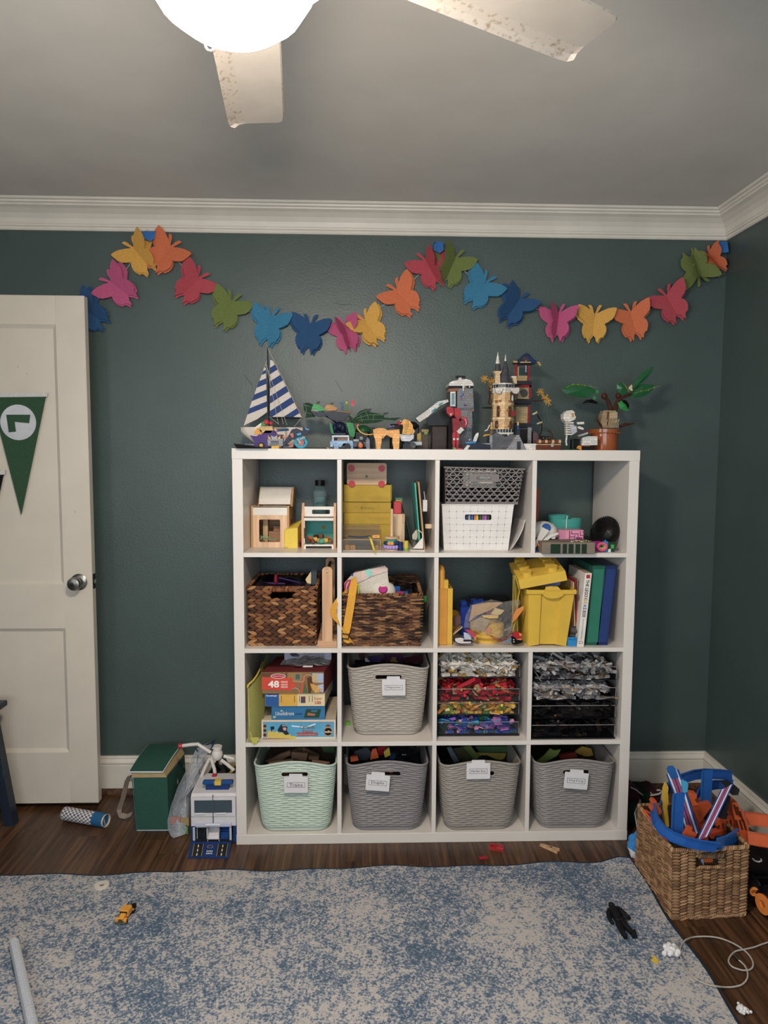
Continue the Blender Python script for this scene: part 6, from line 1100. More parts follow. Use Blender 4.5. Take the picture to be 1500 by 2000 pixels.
def bagsurf(o,yf,bulge,rs):
    n = len(o); cx = sum(p[0] for p in o)/n; cz = sum(p[1] for p in o)/n; vs = [(x,yf,z) for x,z in o]; fs = []
    for s_,bl in ((.75,.55),(.45,.85),(.18,1)): vs += [(cx+(x-cx)*s_,yf-bulge*bl*(.75+.5*rs.random()),cz+(z-cz)*s_+rs.uniform(-.004,.004)) for x,z in o]
    for L in range(3): fs += [(L*n+i,L*n+(i+1) % n,(L+1)*n+(i+1) % n,(L+1)*n+i) for i in range(n)]
    fs.append(list(range(3*n,4*n))); return vs,fs
vs,fs = bagsurf(outl,-.378,.016,random.Random(4)); MB(BGm).add(vs,fs).build('film',t)
MB('#b0484a/g70').tube([k.p3(u,v,-.386) for u,v in ((840,1150),(900,1205),(1000,1230),(1080,1205),(1130,1130))],.0016,5).tube([k.p3(u,v,-.386) for u,v in ((860,1150),(920,1190),(1000,1212),(1060,1190))],.0012,5).build('zip_strip',t)
k = c.at(-.368)
one(MB('#b08a5c/p').prism(k.poly(545,960,590,730,810,690,1020,690,900,770,640,880),-.368,-.3655),'kraft_card','tan kraft card inside the clear zip bag','card'); one(MB('#c9ad72').prism(k.poly(850,850,905,765,1035,800,985,860,900,862),-.37,-.366),'tan_plate','tan studded plate inside the clear zip bag','toy plate'); one(MB('#a08a6c').prism(k.poly(570,1040,620,930,700,890,830,930,770,1060,650,1085),-.376,-.371),'grey_grid_plate','grey tan grid plate at the front of the clear zip bag','toy plate')
gp = MB('#6a5a48')
for i in range(8):
    for j in range(5): gp.cyl(k.p3(640+i*20+j*2,960+j*22+i*2,-.376),k.p3(640+i*20+j*2,960+j*22+i*2,-.3775),.0009,n=5)
gp.build('studs',bpy.data.objects['grey_grid_plate'])
one(MB('#d97a50').prism(k.poly(790,1030,845,1040,820,1120,760,1100),-.382,-.378),'orange_tile','salmon orange tile inside the clear zip bag','toy tile'); one(MB('#7a1f2c').prism(k.poly(780,850,880,790,860,845,790,865),-.365,-.36),'dark_red_plate','dark red plate inside the clear zip bag','toy plate'); one(MB('#d9b04a').prism(k.poly(730,870,960,865,950,910,830,915,740,900),-.3665,-.3625),'yellow_plate','yellow plate inside the clear zip bag','toy plate')
k = c.at(-.375)
one(MB('#b5405a/p').prism(k.poly(480,1060,560,1065,640,1120,620,1165,560,1140,520,1100),-.388,-.38).prism(k.poly(560,1130,655,1125,625,1215,600,1170),-.386,-.383,'#d98a3c/p'),'crumpled_wrapper','crumpled pink and orange wrapper under the clear bag','wrapper')
one(MB('#7d6a5c/p').sheet(lambda u,v: (k(330+140*u,0)[0],-.33+.05*v,S2+.002+(k(0,1180-120*u)[1]-S2)*(1-v*.3)),6,4,.003).prism(k.poly(330,1170,470,1060,475,1075,345,1185),-.336,-.33,'#c9a46a/p').prism(k.poly(340,960,455,930,470,1040,380,1100,335,1060),-.31,-.306,'#6a4a44/p'),'instruction_leaflets','messy tan instruction leaflets beside the yellow case','leaflet')
one(MB('#b9c2d8/p').prism(k.poly(470,1110,560,1130,575,1210,480,1210),-.372,-.369),'white_slip','small white paper slip standing near the black and white ship','paper')
k = c.at(-.392,S2); t = thing('black_white_ship','flat white ship cutout with black outline lying at the front','toy ship',k.p3(460,1270)); MB('#1c1a1c').prism(k.poly(325,1220,470,1215,590,1220,590,1262,440,1275,370,1262),-.392,-.384).build('outline',t); MB('#cfc6c2').prism(k.poly(350,1190,430,1180,470,1195,460,1235,575,1235,570,1255,440,1262,380,1250,350,1225),-.3945,-.392).build('face',t)
t = thing('brick_duck_cart','small red orange and black brick vehicle on the shelf','toy vehicle',k.p3(1220,1270)); MB('#b3202c').prism(k.poly(1155,1130,1210,1105,1275,1120,1275,1200,1215,1205,1160,1170),-.39,-.378).build('red_body',t); MB('#e08a34').prism(k.poly(1240,1115,1282,1130,1280,1160,1250,1160),-.391,-.38).prism(k.poly(1205,1205,1278,1195,1278,1235,1230,1245),-.391,-.38).build('orange_bricks',t); MB('#151416').prism(k.poly(1140,1180,1180,1170,1210,1210,1295,1220,1290,1245,1200,1275,1145,1270),-.394,-.376).build('black_base',t)
for v in (1210,1240): q = k.p3(1168,v,-.3945); MB('#d9d6d0').cyl(q,q-Vector((0,.001,0)),.0022,n=10).build('eye',t)
one(MB('#2f8fc4').tube([k.p3(u,v,-.385) for u,v in ((1040,1240),(1090,1225),(1140,1195))],.0026,6),'light_blue_bar','light blue bar beside the red brick vehicle','toy bar')
# tub
y = -.385; c = CR(1000,1080,.17333,y,S2); t = thing('yellow_tub','large yellow plastic brick tub with flared rim','storage tub',(c(425,0)[0],y+.1,S2)); YT = '#d6ac28'; zt = c(0,440)[1]; X0,X1 = c(182,0)[0],c(715,0)[0]; B0,B1 = c(200,0)[0],c(645,0)[0]; dp = .23
def TP(u,v,d=0): return Vector((B0+(X0-B0)*v+((B1-B0)+((X1-X0)-(B1-B0))*v)*u,y-.012*v+d,S2+(zt-S2)*v))
m_ = MB(YT); us = [0,.02,.28,.31,.69,.72,.98,1]; ds = [.006,0,0,.008,.008,0,0,.006]
vsr = [0,.03,.06,1]; vs = []
for v in vsr:
    for u,d in zip(us,ds):
        p = TP(u,v,d); 
        if v == 0 and .2 < u < .8: p.z += .006
        vs.append(p)
    for u in (1,0): p = TP(u,v,dp); vs.append(p)
n = len(us)+2; fs = []
for j in range(len(vsr)-1):
    for i in range(n): fs.append((j*n+i,j*n+(i+1) % n,(j+1)*n+(i+1) % n,(j+1)*n+i))
m_.add(vs,fs); m_.add([TP(0,.02,.008),TP(1,.02,.008),TP(1,.02,dp),TP(0,.02,dp)],[(0,1,2,3)]); m_.build('body',t,True)
m_ = MB(YT); zr = c(0,408)[1]; m_.box(X0-.006,X1+.004,y-.018,y-.01,zt-.006,zr,.002).box(X0-.006,X0+.002,y-.01,y+dp,zt-.006,zr,.002).box(X1-.004,X1+.004,y-.01,y+dp,zt-.006,zr,.002).box(X0,X1,y+dp-.006,y+dp+.002,zt-.006,zr,.002); m_.build('rim',t)
m_ = MB(YT); m_.prism(c.poly(330,455,350,480,400,497,450,500,510,492,545,475,565,455,545,420,355,420),y-.022,y-.016).prism(c.poly(355,412,370,372,420,365,500,368,530,400,530,412),y-.02,y-.012); m_.build('lock_tab',t)
# lid, tilted on top
t = thing('tub_cover','yellow tub cover shaped like a giant studded brick resting askew on the tub','tub cover',c.p3(345,400)); lx = c(80,0)[0]; k = c.at(-.40)
A0 = k.p3(70,300,-.4); A1 = k.p3(600,200,-.4); dn = k.p3(95,408,-.4)-A0; U = (A1-A0); bk_ = Vector((.0,.165,.036)); zlim = S2+C_-.002
m_ = MB('#d9b02c'); m_.hexa([A0+dn,A1+dn,A1+dn+bk_,A0+dn+bk_],[A0,A1,A1+bk_,A0+bk_]); m_.build('slab',t); up = U.cross(bk_).normalized(); up = -up if up.z < 0 else up
for i in (.22,.77):
    for j in range(4):
        p = A0+U*i+bk_*(.15+.25*j); 
        hgt = .0165; hgt = min(hgt,max(.002,(zlim-.004-p.z-.003)))
        MB('#d9b02c').cyl(p-up*.001,p+up*hgt,.0195,n=24).build('stud',t,True)
k = c.at(-.33); X_ = MB('#b9a83c/p')
one(MB('#8f8a3a').sheet(lambda u,v: (k(5+60*v,0)[0]+(k(90,0)[0]-k(5,0)[0])*u*.9,-.37+.12*u,S2+.004+(k(0,245)[1]-S2)*(1-v*.98)+.006*math.sin(u*5)),8,8,.003),'yellow_folder_bag','olive yellow folded bag standing left of the yellow tub','bag'); 
k = c.at(-.392); one(MB('#c9a52c/g80').tube([k.p3(u,v,-.37) for u,v in ((35,250),(60,340),(85,420),(70,500),(60,620),(40,760),(10,880))],.0028,5).sheet(lambda u,v: (k(30+50*u,0)[0],-.372+.02*u,k(0,260+560*v+30*u)[1]),4,10,.0012),'yellow_plastic_film','creased yellow plastic film between the clear bag and the tub','plastic film'); one(MB('#d9843a').prism(k.poly(20,700,55,640,135,600,135,640,60,740,10,790),-.386,-.383),'orange_strip','orange strip sticking out left of the yellow tub','strip')
# bags and books right of the tub
k = c.at(-.2); one(MB('#7a3050/g72').sheet(lambda u,v: (k(560,0)[0]+(k(930,0)[0]-k(560,0)[0])*u,-.24+.1*v,min(k(0,395)[1]+(k(0,70)[1]-k(0,395)[1])*u*(.9+.1*v)+.008*math.sin(v*7+u*4),S2+C_-.004)),12,8,.003),'magenta_film','magenta tinted plastic sleeve behind the tub lid','plastic sleeve')
k = c.at(-.3); one(MB('#aaa6a2/g35').sheet(lambda u,v: (k(640+150*u,0)[0],-.32+.04*v+.006*math.sin(u*8),k(0,410-160*u+120*v)[1]),10,8,.0015),'clear_sleeve','clear plastic sleeve hanging over the tub rim','plastic sleeve'); k = c.at(-.34); one(MB('#6d86b4').prism(k.poly(330,395,420,345,590,320,575,380,540,395),-.3,-.29),'blue_grey_pieces','blue grey pieces showing between tub and lid','toy pieces')
def book(xb,xt,wb,zt_,y0,dp,k,nm,lb,cat,grp=None,pages=None,th2=.0):
    t = thing(nm,lb,cat,(xb+wb/2,y0+dp/2,S2),grp); sl = xt-xb; o = MB(k).hexa([(xb,y0,S2),(xb+wb,y0,S2),(xb+wb,y0+dp,S2),(xb,y0+dp,S2)],[(xt,y0,zt_),(xt+wb,y0,zt_),(xt+wb,y0+dp,zt_),(xt,y0+dp,zt_)]).build('cover',t)
    if pages: MB(pages).hexa([(xt+.001,y0+.003,zt_-.0005),(xt+wb-.001,y0+.003,zt_-.0005),(xt+wb-.001,y0+dp,zt_-.0005),(xt+.001,y0+dp,zt_-.0005)],[(xt+.001,y0+.003,zt_+.0004),(xt+wb-.001,y0+.003,zt_+.0004),(xt+wb-.001,y0+dp,zt_+.0004),(xt+.001,y0+dp,zt_+.0004)]).build('page_edges',t)
    return t,o
y = -.392; k = c.at(y,S2); xb,xt,w_ = k(763,0)[0],k(832,0)[0],k(838,0)[0]-k(763,0)[0]; zt = k(0,228)[1]; t,o = book(xb,xt,w_,zt,y,.2,'#e0d8d0/p','picture_book','white spined picture book with coloured lettering beside the green binder','book',None,'#c9a88a/p')
a0 = math.atan2(zt-S2,xt-xb); H_ = math.hypot(zt-S2,xt-xb); cxx = (xb+xt+w_)/2; czz = (S2+zt)/2
def spine(s,f0,f1,wf,kk,off=0,bold=.0):
    """text running down the leaning spine between fractions f0..f1 from the top"""
    L = H_*(f1-f0); m = 1-(f0+f1)/2; px = xb+w_/2+(xt-xb)*m+off; pz = S2+(zt-S2)*m; text(s,px-L/2,px+L/2,pz-w_*wf/2,pz+w_*wf/2,y,kk,o,ang=a0-math.pi,bold=bold)
spine('THE LEGO',.09,.325,.5,'#1d1b1b/p',0,.02)
for ch,f0,f1,kk in (('I',.335,.345,'#b5303a/p'),('D',.352,.385,'#7a9a3c/p'),('E',.392,.42,'#d9a03a/p'),('A',.425,.46,'#3a5fa8/p'),('S',.465,.495,'#3a5fa8/p')): spine(ch,f0,f1,.5,kk,0,.02)
spine('BOOK',.51,.6,.5,'#1d1b1b/p',0,.02); spine('UNLOCK YOUR IMAGINATION',.62,.9,.2,'#4a4644/p')
q0 = .045; px = xb+w_/2+(xt-xb)*(1-q0); pz = S2+(zt-S2)*(1-q0); MB('#b32a34/p').box(px-w_*.28,px+w_*.28,y-.0006,y,pz-w_*.28,pz+w_*.28).build('red_logo',o); px = xb+w_/2+(xt-xb)*.055; pz = S2+(zt-S2)*.055; m_ = MB('#8a3a3a/p'); ringpoly(m_,rrect(px-w_*.28,px+w_*.28,pz-w_*.2,pz+w_*.2,.0005,1),rrect(px-w_*.22,px+w_*.22,pz-w_*.14,pz+w_*.14,.0004,1),y-.0006,y); m_.build('publisher_mark',o)
y = -.375; k = c.at(y,S2)
for (ub,ut,u2,vt,kk,kin,lb) in ((862,915,1058,145,'#22584a','#2c7560','green ring binder standing between book and blue binder'),(985,1065,1195,145,'#22315f','#2b3f74','navy blue ring binder at the right end of the row')):
    xb = k(ub,0)[0]; xt = k(ut,0)[0]; w_ = k(u2,0)[0]-k(ut,0)[0]; zt = k(0,vt)[1]
    if u2 > 1100: w_ -= .002
    t,o = book(xb,xt,w_,zt,y,.24,kk,'ring_binder',lb,'binder','ring binders'); e = .004; sl = (xt-xb)
    MB(kin).add([(xb+e+sl*.04,y-.0012,S2+.012),(xb+w_-e+sl*.04,y-.0012,S2+.012),(xt+w_-e-sl*.04,y-.0012,zt-.012),(xt+e-sl*.04,y-.0012,zt-.012),(xb+e+sl*.04,y,S2+.012),(xb+w_-e+sl*.04,y,S2+.012),(xt+w_-e-sl*.04,y,zt-.012),(xt+e-sl*.04,y,zt-.012)],[(0,1,2,3),(0,4,5,1),(1,5,6,2),(2,6,7,3),(3,7,4,0)]).build('spine_panel',o)
y = -.36; k = c.at(y,S2)
for i,(ub,ut,vt,kk,lb) in enumerate(((740,700,330,'#d3b48c/p','tan thin book leaning beside the tub'),(758,728,310,'#a3242e/p','thin red book leaning beside the tub'),(770,755,300,'#8a7a6c/p','thin brown book leaning against the white spined book'))): book(k(ub,0)[0],k(ut,0)[0],.0028,k(0,vt)[1],y+.006*i,.18,kk,'thin_book',lb,'book','thin books beside the tub')
y = -.388; k = c.at(y,S2); one(MB('#2284c4').box(k(655,0)[0],k(755,0)[0],y,y+.014,S2,k(0,985)[1],.001).box(k(655,0)[0],k(668,0)[0],y,y+.014,k(0,985)[1],k(0,955)[1],.0005).box(k(742,0)[0],k(755,0)[0],y,y+.014,k(0,985)[1],k(0,955)[1],.0005).box(k(668,0)[0],k(742,0)[0],y+.011,y+.014,k(0,985)[1],k(0,960)[1],.0003),'blue_tray_brick','bright blue tray shaped brick at the foot of the tub','toy brick'); one(MB('#6a6560/g60').sheet(lambda u,v: (k(700+70*u,0)[0],-.37+.01*math.sin(v*9),k(0,840+115*v)[1]),5,6,.001),'grey_film_scrap','grey plastic film scrap above the blue tray brick','plastic film')
# ================================================================ row 3 and 4
# --- woven-look plastic bins (one shape, five colours)
def perim(w,d,r,n):
    P = []; seg = [(w-2*r),math.pi*r/2,(d-2*r),math.pi*r/2]*2; tot = sum(seg)
    for i in range(n):
        s = (i/n*tot+seg[0]/2) % tot; q = 0
        while s > seg[q]: s -= seg[q]; q += 1
        f = s/seg[q]; hw,hd = w/2-r,d/2-r
        if q == 0: p = (-hw+2*hw*f,-d/2,0,-1)
        elif q == 2: p = (w/2,-hd+2*hd*f,1,0)
        elif q == 4: p = (hw-2*hw*f,d/2,0,1)
        elif q == 6: p = (-w/2,hd-2*hd*f,-1,0)
        else:
            cx,cy,a0 = {1: (hw,-hd,-90),3: (hw,hd,0),5: (-hw,hd,90),7: (-hw,-hd,180)}[q]; a = math.radians(a0+90*f); p = (cx+r*math.cos(a),cy+r*math.sin(a),math.cos(a),math.sin(a))
        P.append(p)
    return P
NB_,NRIB = 240,31; HB = .264
Pb,Pt_ = perim(.252,.29,.045,NB_),perim(.304,.338,.04,NB_); WTOT = 2*(.304+.338)
def ztop(x,y): return HB+.018*max(0,math.cos(min(1,abs(x)/.145)*math.pi/2))**1.5*(1 if abs(y) > .13 else 0)
def inh(x,z): dx = max(0,abs(x)-.041); return math.hypot(dx,z-(HB-.030)) < .0105
def bin_mesh():
    mb = MB('#ffffff'); NV = NRIB*6; vs = []; fs = []
    for j in range(NV+1):
        v = j/NV
        for i in range(NB_):
            a,b = Pb[i],Pt_[i]; e = v**.8; ins = .022*max(0,1-v*9)**2
            x,y = a[0]+(b[0]-a[0])*e,a[1]+(b[1]-a[1])*e; x -= a[2]*ins; y -= a[3]*ins; z = v*ztop(b[0],b[1])
            s = 2*math.pi*i/NB_*round(WTOT/.061); tt = v*NRIB; kq = math.floor(tt); bd = lambda q: q+.24*math.sin(s+math.pi*q)
            if tt < bd(kq): kq -= 1
            elif tt > bd(kq+1): kq += 1
            f_ = (tt-bd(kq))/(bd(kq+1)-bd(kq)); am = .0056 if .045 < v < .985 else 0
            dsp = am*(max(0,math.sin(math.pi*f_))**.5-.7)
            vs.append((x+b[2]*dsp,y+b[3]*dsp,z))
    for j in range(NV):
        for i in range(NB_):
            q = (j*NB_+i,j*NB_+(i+1) % NB_,(j+1)*NB_+(i+1) % NB_,(j+1)*NB_+i); c_ = [sum(vs[t][k] for t in q)/4 for k in range(3)]
            if c_[1] < -.12 and inh(c_[0],c_[2]): continue
            fs.append(q)
    mb.add(vs,fs)
    vi = []; fi = []; M_ = 40
    for j in range(M_+1):
        v = j/M_
        for i in range(0,NB_,2): a,b = Pb[i],Pt_[i]; x,y = a[0]+(b[0]-a[0])*v,a[1]+(b[1]-a[1])*v; vi.append((x-b[2]*.005,y-b[3]*.005,.004+v*(ztop(b[0],b[1])-.004)))
    h = NB_//2
    for j in range(M_):
        for i in range(h):
            q = (j*h+i,(j+1)*h+i,(j+1)*h+(i+1) % h,j*h+(i+1) % h); c_ = [sum(vi[t][k] for t in q)/4 for k in range(3)]
            if c_[1] < -.12 and inh(c_[0],c_[2]): continue
            fi.append(q)
    fi.append(list(range(h))); mb.add(vi,fi); return mb
bin0 = bin_mesh().build('bin_body',None,True,False,origin=(0,0,0)); BIN_ME = bin0.data; bpy.data.objects.remove(bin0)
rm = MB('#ffffff').tube([(b[0],b[1],ztop(b[0],b[1])) for b in Pt_[::2]],.0042,6,closed=True).build('rim',None,True,origin=(0,0,0)); RIM_ME = rm.data; bpy.data.objects.remove(rm)
st_ = [(x,z) for x,z in rrect(-.0515,.0515,-.0105,.0105,.0104,6)]; hr_ = MB('#ffffff').tube([(x,-.1665-.0,HB-.030+z) for x,z in st_],.0032,6,closed=True).build('handle_rim',None,True,origin=(0,0,0)); HR_ME = hr_.data; bpy.data.objects.remove(hr_)
def plastic_bin(px,z,yf,hexc,label,sx=1.0,rz=0.0):
    x = at(px,1550 if z < .2 else 1370,yf).x; m_ = mat(hexc); t = thing('storage_bin',label,'storage bin',(x,yf+.145,z),'woven look plastic bins'); t.rotation_euler = (0,0,rz); t.scale = (sx,1,1)
    for nm,me in (('bin_body',BIN_ME),('rim',RIM_ME),('handle_rim',HR_ME)):
        o = bpy.data.objects.new(nm,me); COL.objects.link(o); o.parent = t; o.material_slots[0].link = 'OBJECT'; o.material_slots[0].material = m_
    return t,x
def bin_label(txt,c,pts,yy,label):
    """white hanging plate with a tab; pts = plate corners tl, tr, br, bl in the crop"""
    k = c.at(yy); P = k.poly(*pts); t = thing('bin_label',label,'label',((P[0][0]+P[1][0])/2,yy,P[3][1]),'white labels on the bins'); U = Vector((P[1][0]-P[0][0],P[1][1]-P[0][1])); V = Vector((P[0][0]-P[3][0],P[0][1]-P[3][1]))
    def L(a,b): return (P[3][0]+U.x*a+V.x*b,P[3][1]+U.y*a+V.y*b)
    MB('#d6d3d4').prism([L(0,.04),L(.03,0),L(.97,0),L(1,.04),L(1,.97),L(.78,.97),L(.76,1.15),L(.22,1.15),L(.2,.97),L(0,.97)],yy-.002,yy).build('plate',t)
    fr = MB('#6a6666'); ringpoly(fr,[L(.12,.34),L(.88,.34),L(.88,.63),L(.12,.63)],[L(.133,.355),L(.867,.355),L(.867,.615),L(.133,.615)],yy-.0028,yy-.002); fr.build('printed_frame',t); a = L(.5,.485); ang = math.atan2(U.y,U.x); w_ = U.length*.6 if len(txt) > 6 else U.length*.55; h_ = V.length*(.13 if len(txt) > 6 else .2)
    text(txt,a[0]-w_/2,a[0]+w_/2,a[1]-h_/2,a[1]+h_/2,yy-.002,'#1f1d1d',t,ang=ang)
C41 = CR(460,1440,.26667,-.405); C43 = CR(845,1440,.27667,-.405); C32 = CR(655,1260,.13667,-.36)
plastic_bin(577,S4,-.393,'#b9c7b8','pale mint green bin with wooden train tracks'); plastic_bin(756,S4,-.395,'#858080','cool grey bin of orange and red pieces, second in the lowest row'); plastic_bin(935,S4,-.4,'#958d85','taupe bin holding boxed games, third in the lowest row',1.,.03); plastic_bin(1120,S4,-.395,'#8b8581','grey bin in the lowest right compartment'); plastic_bin(758,S3,-.353,'#a89f95','beige grey bin alone in the third row')
bin_label('Trains',C41,(356,285,530,285,532,405,357,405),-.428,'white label reading Trains on the mint bin'); bin_label('Duplo',C41,(960,265,1133,278,1124,398,951,384),-.43,'white label hanging slightly crooked on the cool grey bin'); bin_label('Marble Run',C43,(240,178,407,176,406,292,238,294),-.431,'white label reading Marble Run clipped over the rim'); bin_label('Ding Dong',C43,(935,238,1102,252,1086,368,922,356),-.43,'white label reading Ding Dong hanging crooked'); bin_label('Magnatiles',C32,(665,480,1000,480,1000,716,668,718),-.388,'white label with small lettering on the beige grey bin')
# contents of the bins
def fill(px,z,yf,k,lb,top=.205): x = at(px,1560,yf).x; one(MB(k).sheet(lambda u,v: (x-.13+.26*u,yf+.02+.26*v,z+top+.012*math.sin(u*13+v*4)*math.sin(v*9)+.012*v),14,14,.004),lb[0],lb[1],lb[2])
y = -.27; c = C41.at(y)
for i,(pl,dy) in enumerate((((215,180,330,125,400,100,405,130,300,185),.0),((330,130,480,75,490,100,380,150),.06),((410,110,530,120,520,170,410,165),-.03),((490,75,610,130,610,155,490,110),.04),((535,140,610,142,608,165,535,165),-.05),((560,170,690,190,650,200,560,190),-.07),((240,190,420,160,430,185,260,205),-.06))): k = c.at(y+dy); one(MB(('#8a6a52/wx','#7a5d48/wx','#8f6f58/wx')[i % 3]).prism(k.poly(*pl),y+dy,y+dy+.012),'train_track',('leftmost wooden track piece rising from the mint bin','long wooden track piece at the back of the mint bin','flat wooden track piece in the middle of the mint bin','wooden track piece sloping down to the right','small wooden track end right of the middle','wooden track piece low at the right rim','wooden track piece low at the left front')[i],'toy track','wooden train tracks in the mint bin')
one(MB('#3f5a38').prism(c.poly(600,80,720,110,715,170,640,165),-.2,-.19),'green_tree_piece','dark green flat piece at the right of the mint bin','toy piece')
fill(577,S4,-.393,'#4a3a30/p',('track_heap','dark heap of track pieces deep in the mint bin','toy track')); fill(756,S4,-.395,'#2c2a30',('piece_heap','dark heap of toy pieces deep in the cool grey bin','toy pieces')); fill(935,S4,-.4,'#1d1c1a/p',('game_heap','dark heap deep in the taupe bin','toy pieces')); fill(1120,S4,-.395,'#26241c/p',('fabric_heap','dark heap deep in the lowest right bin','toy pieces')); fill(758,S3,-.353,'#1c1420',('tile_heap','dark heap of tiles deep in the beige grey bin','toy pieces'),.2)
DU = [((870,105,960,75,1010,120,960,170,880,165),'#4a5058',0,'grey lump of toy at the left of the cool grey bin'),((1000,90,1030,82,1050,150,985,165),'#d9622a',-.04,'orange bent toy piece in the cool grey bin'),((1035,75,1110,70,1100,130,1045,130),'#b3202c',.02,'red toy piece in the middle of the cool grey bin'),((1085,110,1125,75,1135,130,1095,150),'#cdb32e',-.03,'yellow leaf shaped toy piece in the cool grey bin'),((840,145,895,140,900,170,845,180),'#c95a2c',-.06,'orange toy piece at the left rim of the cool grey bin'),((1130,120,1175,130,1165,165,1125,160),'#274a6c',.0,'dark blue toy piece right of the yellow one'),((930,72,990,70,985,90,940,92),'#6a7a2c',.06,'olive toy piece at the back of the cool grey bin')]
for pl,kk,dy,lb in DU: k = c.at(-.27+dy); one(MB(kk).prism(k.poly(*pl),-.27+dy,-.25+dy,sc=.8),'chunky_piece',lb,'toy piece','pieces in the cool grey bin')
k = c.at(-.24); q = k.p3(1240,125); one(MB('#16171c/s').sph(q,(.026,.02,.018),14,8),'black_dome','glossy black round toy at the right of the cool grey bin','toy',None,True); k = c.at(-.38); q = k.p3(1138,248); one(MB('#d9601f').sph(q,(.011,.008,.007),12,7),'orange_ball','orange round piece seen through the cool grey bin handle','toy piece',None,True)
c = C43.at(-.27)
for pl,kk,dy,lb in (((100,75,130,70,190,170,150,180),'#5a626c/p',-.02,'grey flat game part leaning at the left of the taupe bin'),((140,80,210,70,280,160,200,175),'#3a3a26/p',0,'dark olive game box leaning in the taupe bin'),((205,68,270,62,330,140,290,165),'#5a6a34/p',.02,'green edged game box in the taupe bin'),((300,65,545,65,520,105,330,105),'#3a5a38/p',.05,'flat green game box lying on top in the taupe bin'),((290,110,520,115,500,165,320,150),'#8a7a2c/p',.03,'mustard game box under the green one')): k = c.at(-.27+dy); one(MB(kk).prism(k.poly(*pl),-.27+dy,-.262+dy),'game_box',lb,'game box','game boxes in the taupe bin')
k = c.at(-.3); one(MB('#6a7a34/c').prism(k.poly(720,180,790,130,830,80,860,95,905,88,880,130,800,175),-.3,-.292),'green_cloth_flag','olive green cloth piece sticking out of the lowest right bin','cloth'); k = c.at(-.22); one(MB('#a8842c/c').prism(k.poly(1005,100,1060,65,1120,80,1140,145,1020,140),-.22,-.2,sc=.8),'mustard_cloth','mustard cloth bundle at the right of the lowest right bin','cloth'); k = c.at(-.26); one(MB('#7a2a24/c').prism(k.poly(890,125,1010,110,1030,150,900,155),-.26,-.24,sc=.8),'rust_cloth','rust red cloth in the middle of the lowest right bin','cloth')
c = C32.at(-.2)
for pl,kk,dy,lb in (((420,200,440,180,500,240,430,240),'#9a98a0',-.06,'pale grey pointed piece in the beige grey bin'),((470,170,660,160,650,245,480,240),'#3c2a5c',-.02,'dark violet tile box in the beige grey bin'),((330,130,420,110,420,200,350,210),'#4a3034',.04,'dark maroon pouch at the left of the beige grey bin'),((690,120,960,120,970,245,720,245),'#4a2a4c',.03,'plum pouch in the middle of the beige grey bin'),((960,180,1220,130,1260,260,1000,260),'#3c1a24',.0,'dark wine pouch at the right of the beige grey bin')): k = c.at(-.2+dy); one(MB(kk+('/s' if 'pouch' in lb else '')).prism(k.poly(*pl),-.2+dy,-.18+dy,sc=.85),'tile_pack',lb,'toy pack','packs in the beige grey bin')
k = c.at(-.2); rs = random.Random(9); m_ = MB('#8a6a2c/p'); q = k.p3(845,195)
for i in range(5): m_.tube([q+Vector((rs.uniform(-.016,.016),-.01,rs.uniform(-.012,.012))) for _ in range(6)],.0018,5)
one(m_,'brown_yarn_tangle','golden brown tangle on the plum pouch','yarn')
k = C32.at(-.25,S3); q = k.rect(150,1100,212,1170); one(MB('#5fae2c').box(q[0],q[1],-.25,-.235,S3,S3+.0135,.001),'lime_cube','small lime green cube on the shelf beside the beige grey bin','toy cube')
# --- puzzle boxes
y = -.375; c = CR(460,1260,.14,y,S3)
def pbox(u0,v0,u1,v1,zb,kf,kt,nm,lb,sk=.0,dp=.23,yy=y):
    k = c.at(yy); x0,x1 = k(u0,0)[0],k(u1,0)[0]; z1 = k(0,(v0))[1]; t = thing(nm,lb,'puzzle box',((x0+x1)/2,yy+dp/2,zb)); b = MB(kt).hexa([(x0,yy,zb),(x1,yy,zb),(x1+sk,yy+dp,zb),(x0+sk,yy+dp,zb)],[(x0,yy,z1),(x1,yy,z1),(x1+sk,yy+dp,z1),(x0+sk,yy+dp,z1)]); o = b.build('carton',t); f = MB(kf).box(x0+.0005,x1-.0005,yy-.0006,yy+.0005,zb+.0005,z1-.0005).build('front_print',t); return t,f,k,x0,x1,zb,z1
# lowest: blue landscape with cream border
t,f,k,x0,x1,z0,z1 = pbox(352,1050,1398,1312,S3,'#d8c9b4/p','#c9b99c/p','game_carton','cream edged game box with blue sky picture at the bottom of the stack',.0,.25)
yy = y-.0012; k = c.at(yy); MB('#4f9fc4/p').box(k(372,0)[0],k(1375,0)[0],yy,yy+.0006,k(0,1290)[1],k(0,1080)[1]).build('sky_print',f)
MB('#d0b44a/p').prism(k.poly(445,1290,450,1205,520,1185,530,1215,590,1200,600,1230,660,1215,665,1245,760,1240,770,1265,850,1275,840,1290),yy-.0006,yy).build('fence_print',f); MB('#222c38/p').prism(k.poly(585,1190,610,1140,640,1105,690,1105,725,1145,715,1190,750,1240,700,1255,660,1215,600,1205),yy-.0012,yy-.0006).build('coat_print',f); MB('#d9a090/p').prism(k.poly(660,1150,700,1145,712,1165,695,1195,668,1180),yy-.0018,yy-.0012).build('face_print',f); MB('#8f8d92/p').prism(k.poly(650,1108,690,1108,715,1130,650,1132),yy-.0018,yy-.0012).build('cap_print',f); MB('#1e2a36/p').prism(k.poly(485,1140,540,1132,540,1175,510,1180,515,1205,500,1205),yy-.0008,yy).build('catapult_print',f)
MB('#e9eef0/p').prism(k.poly(780,1120,980,1140,1120,1090,1110,1110,980,1155,790,1135),yy-.0003,yy).build('cloud_print',f)
o = 0
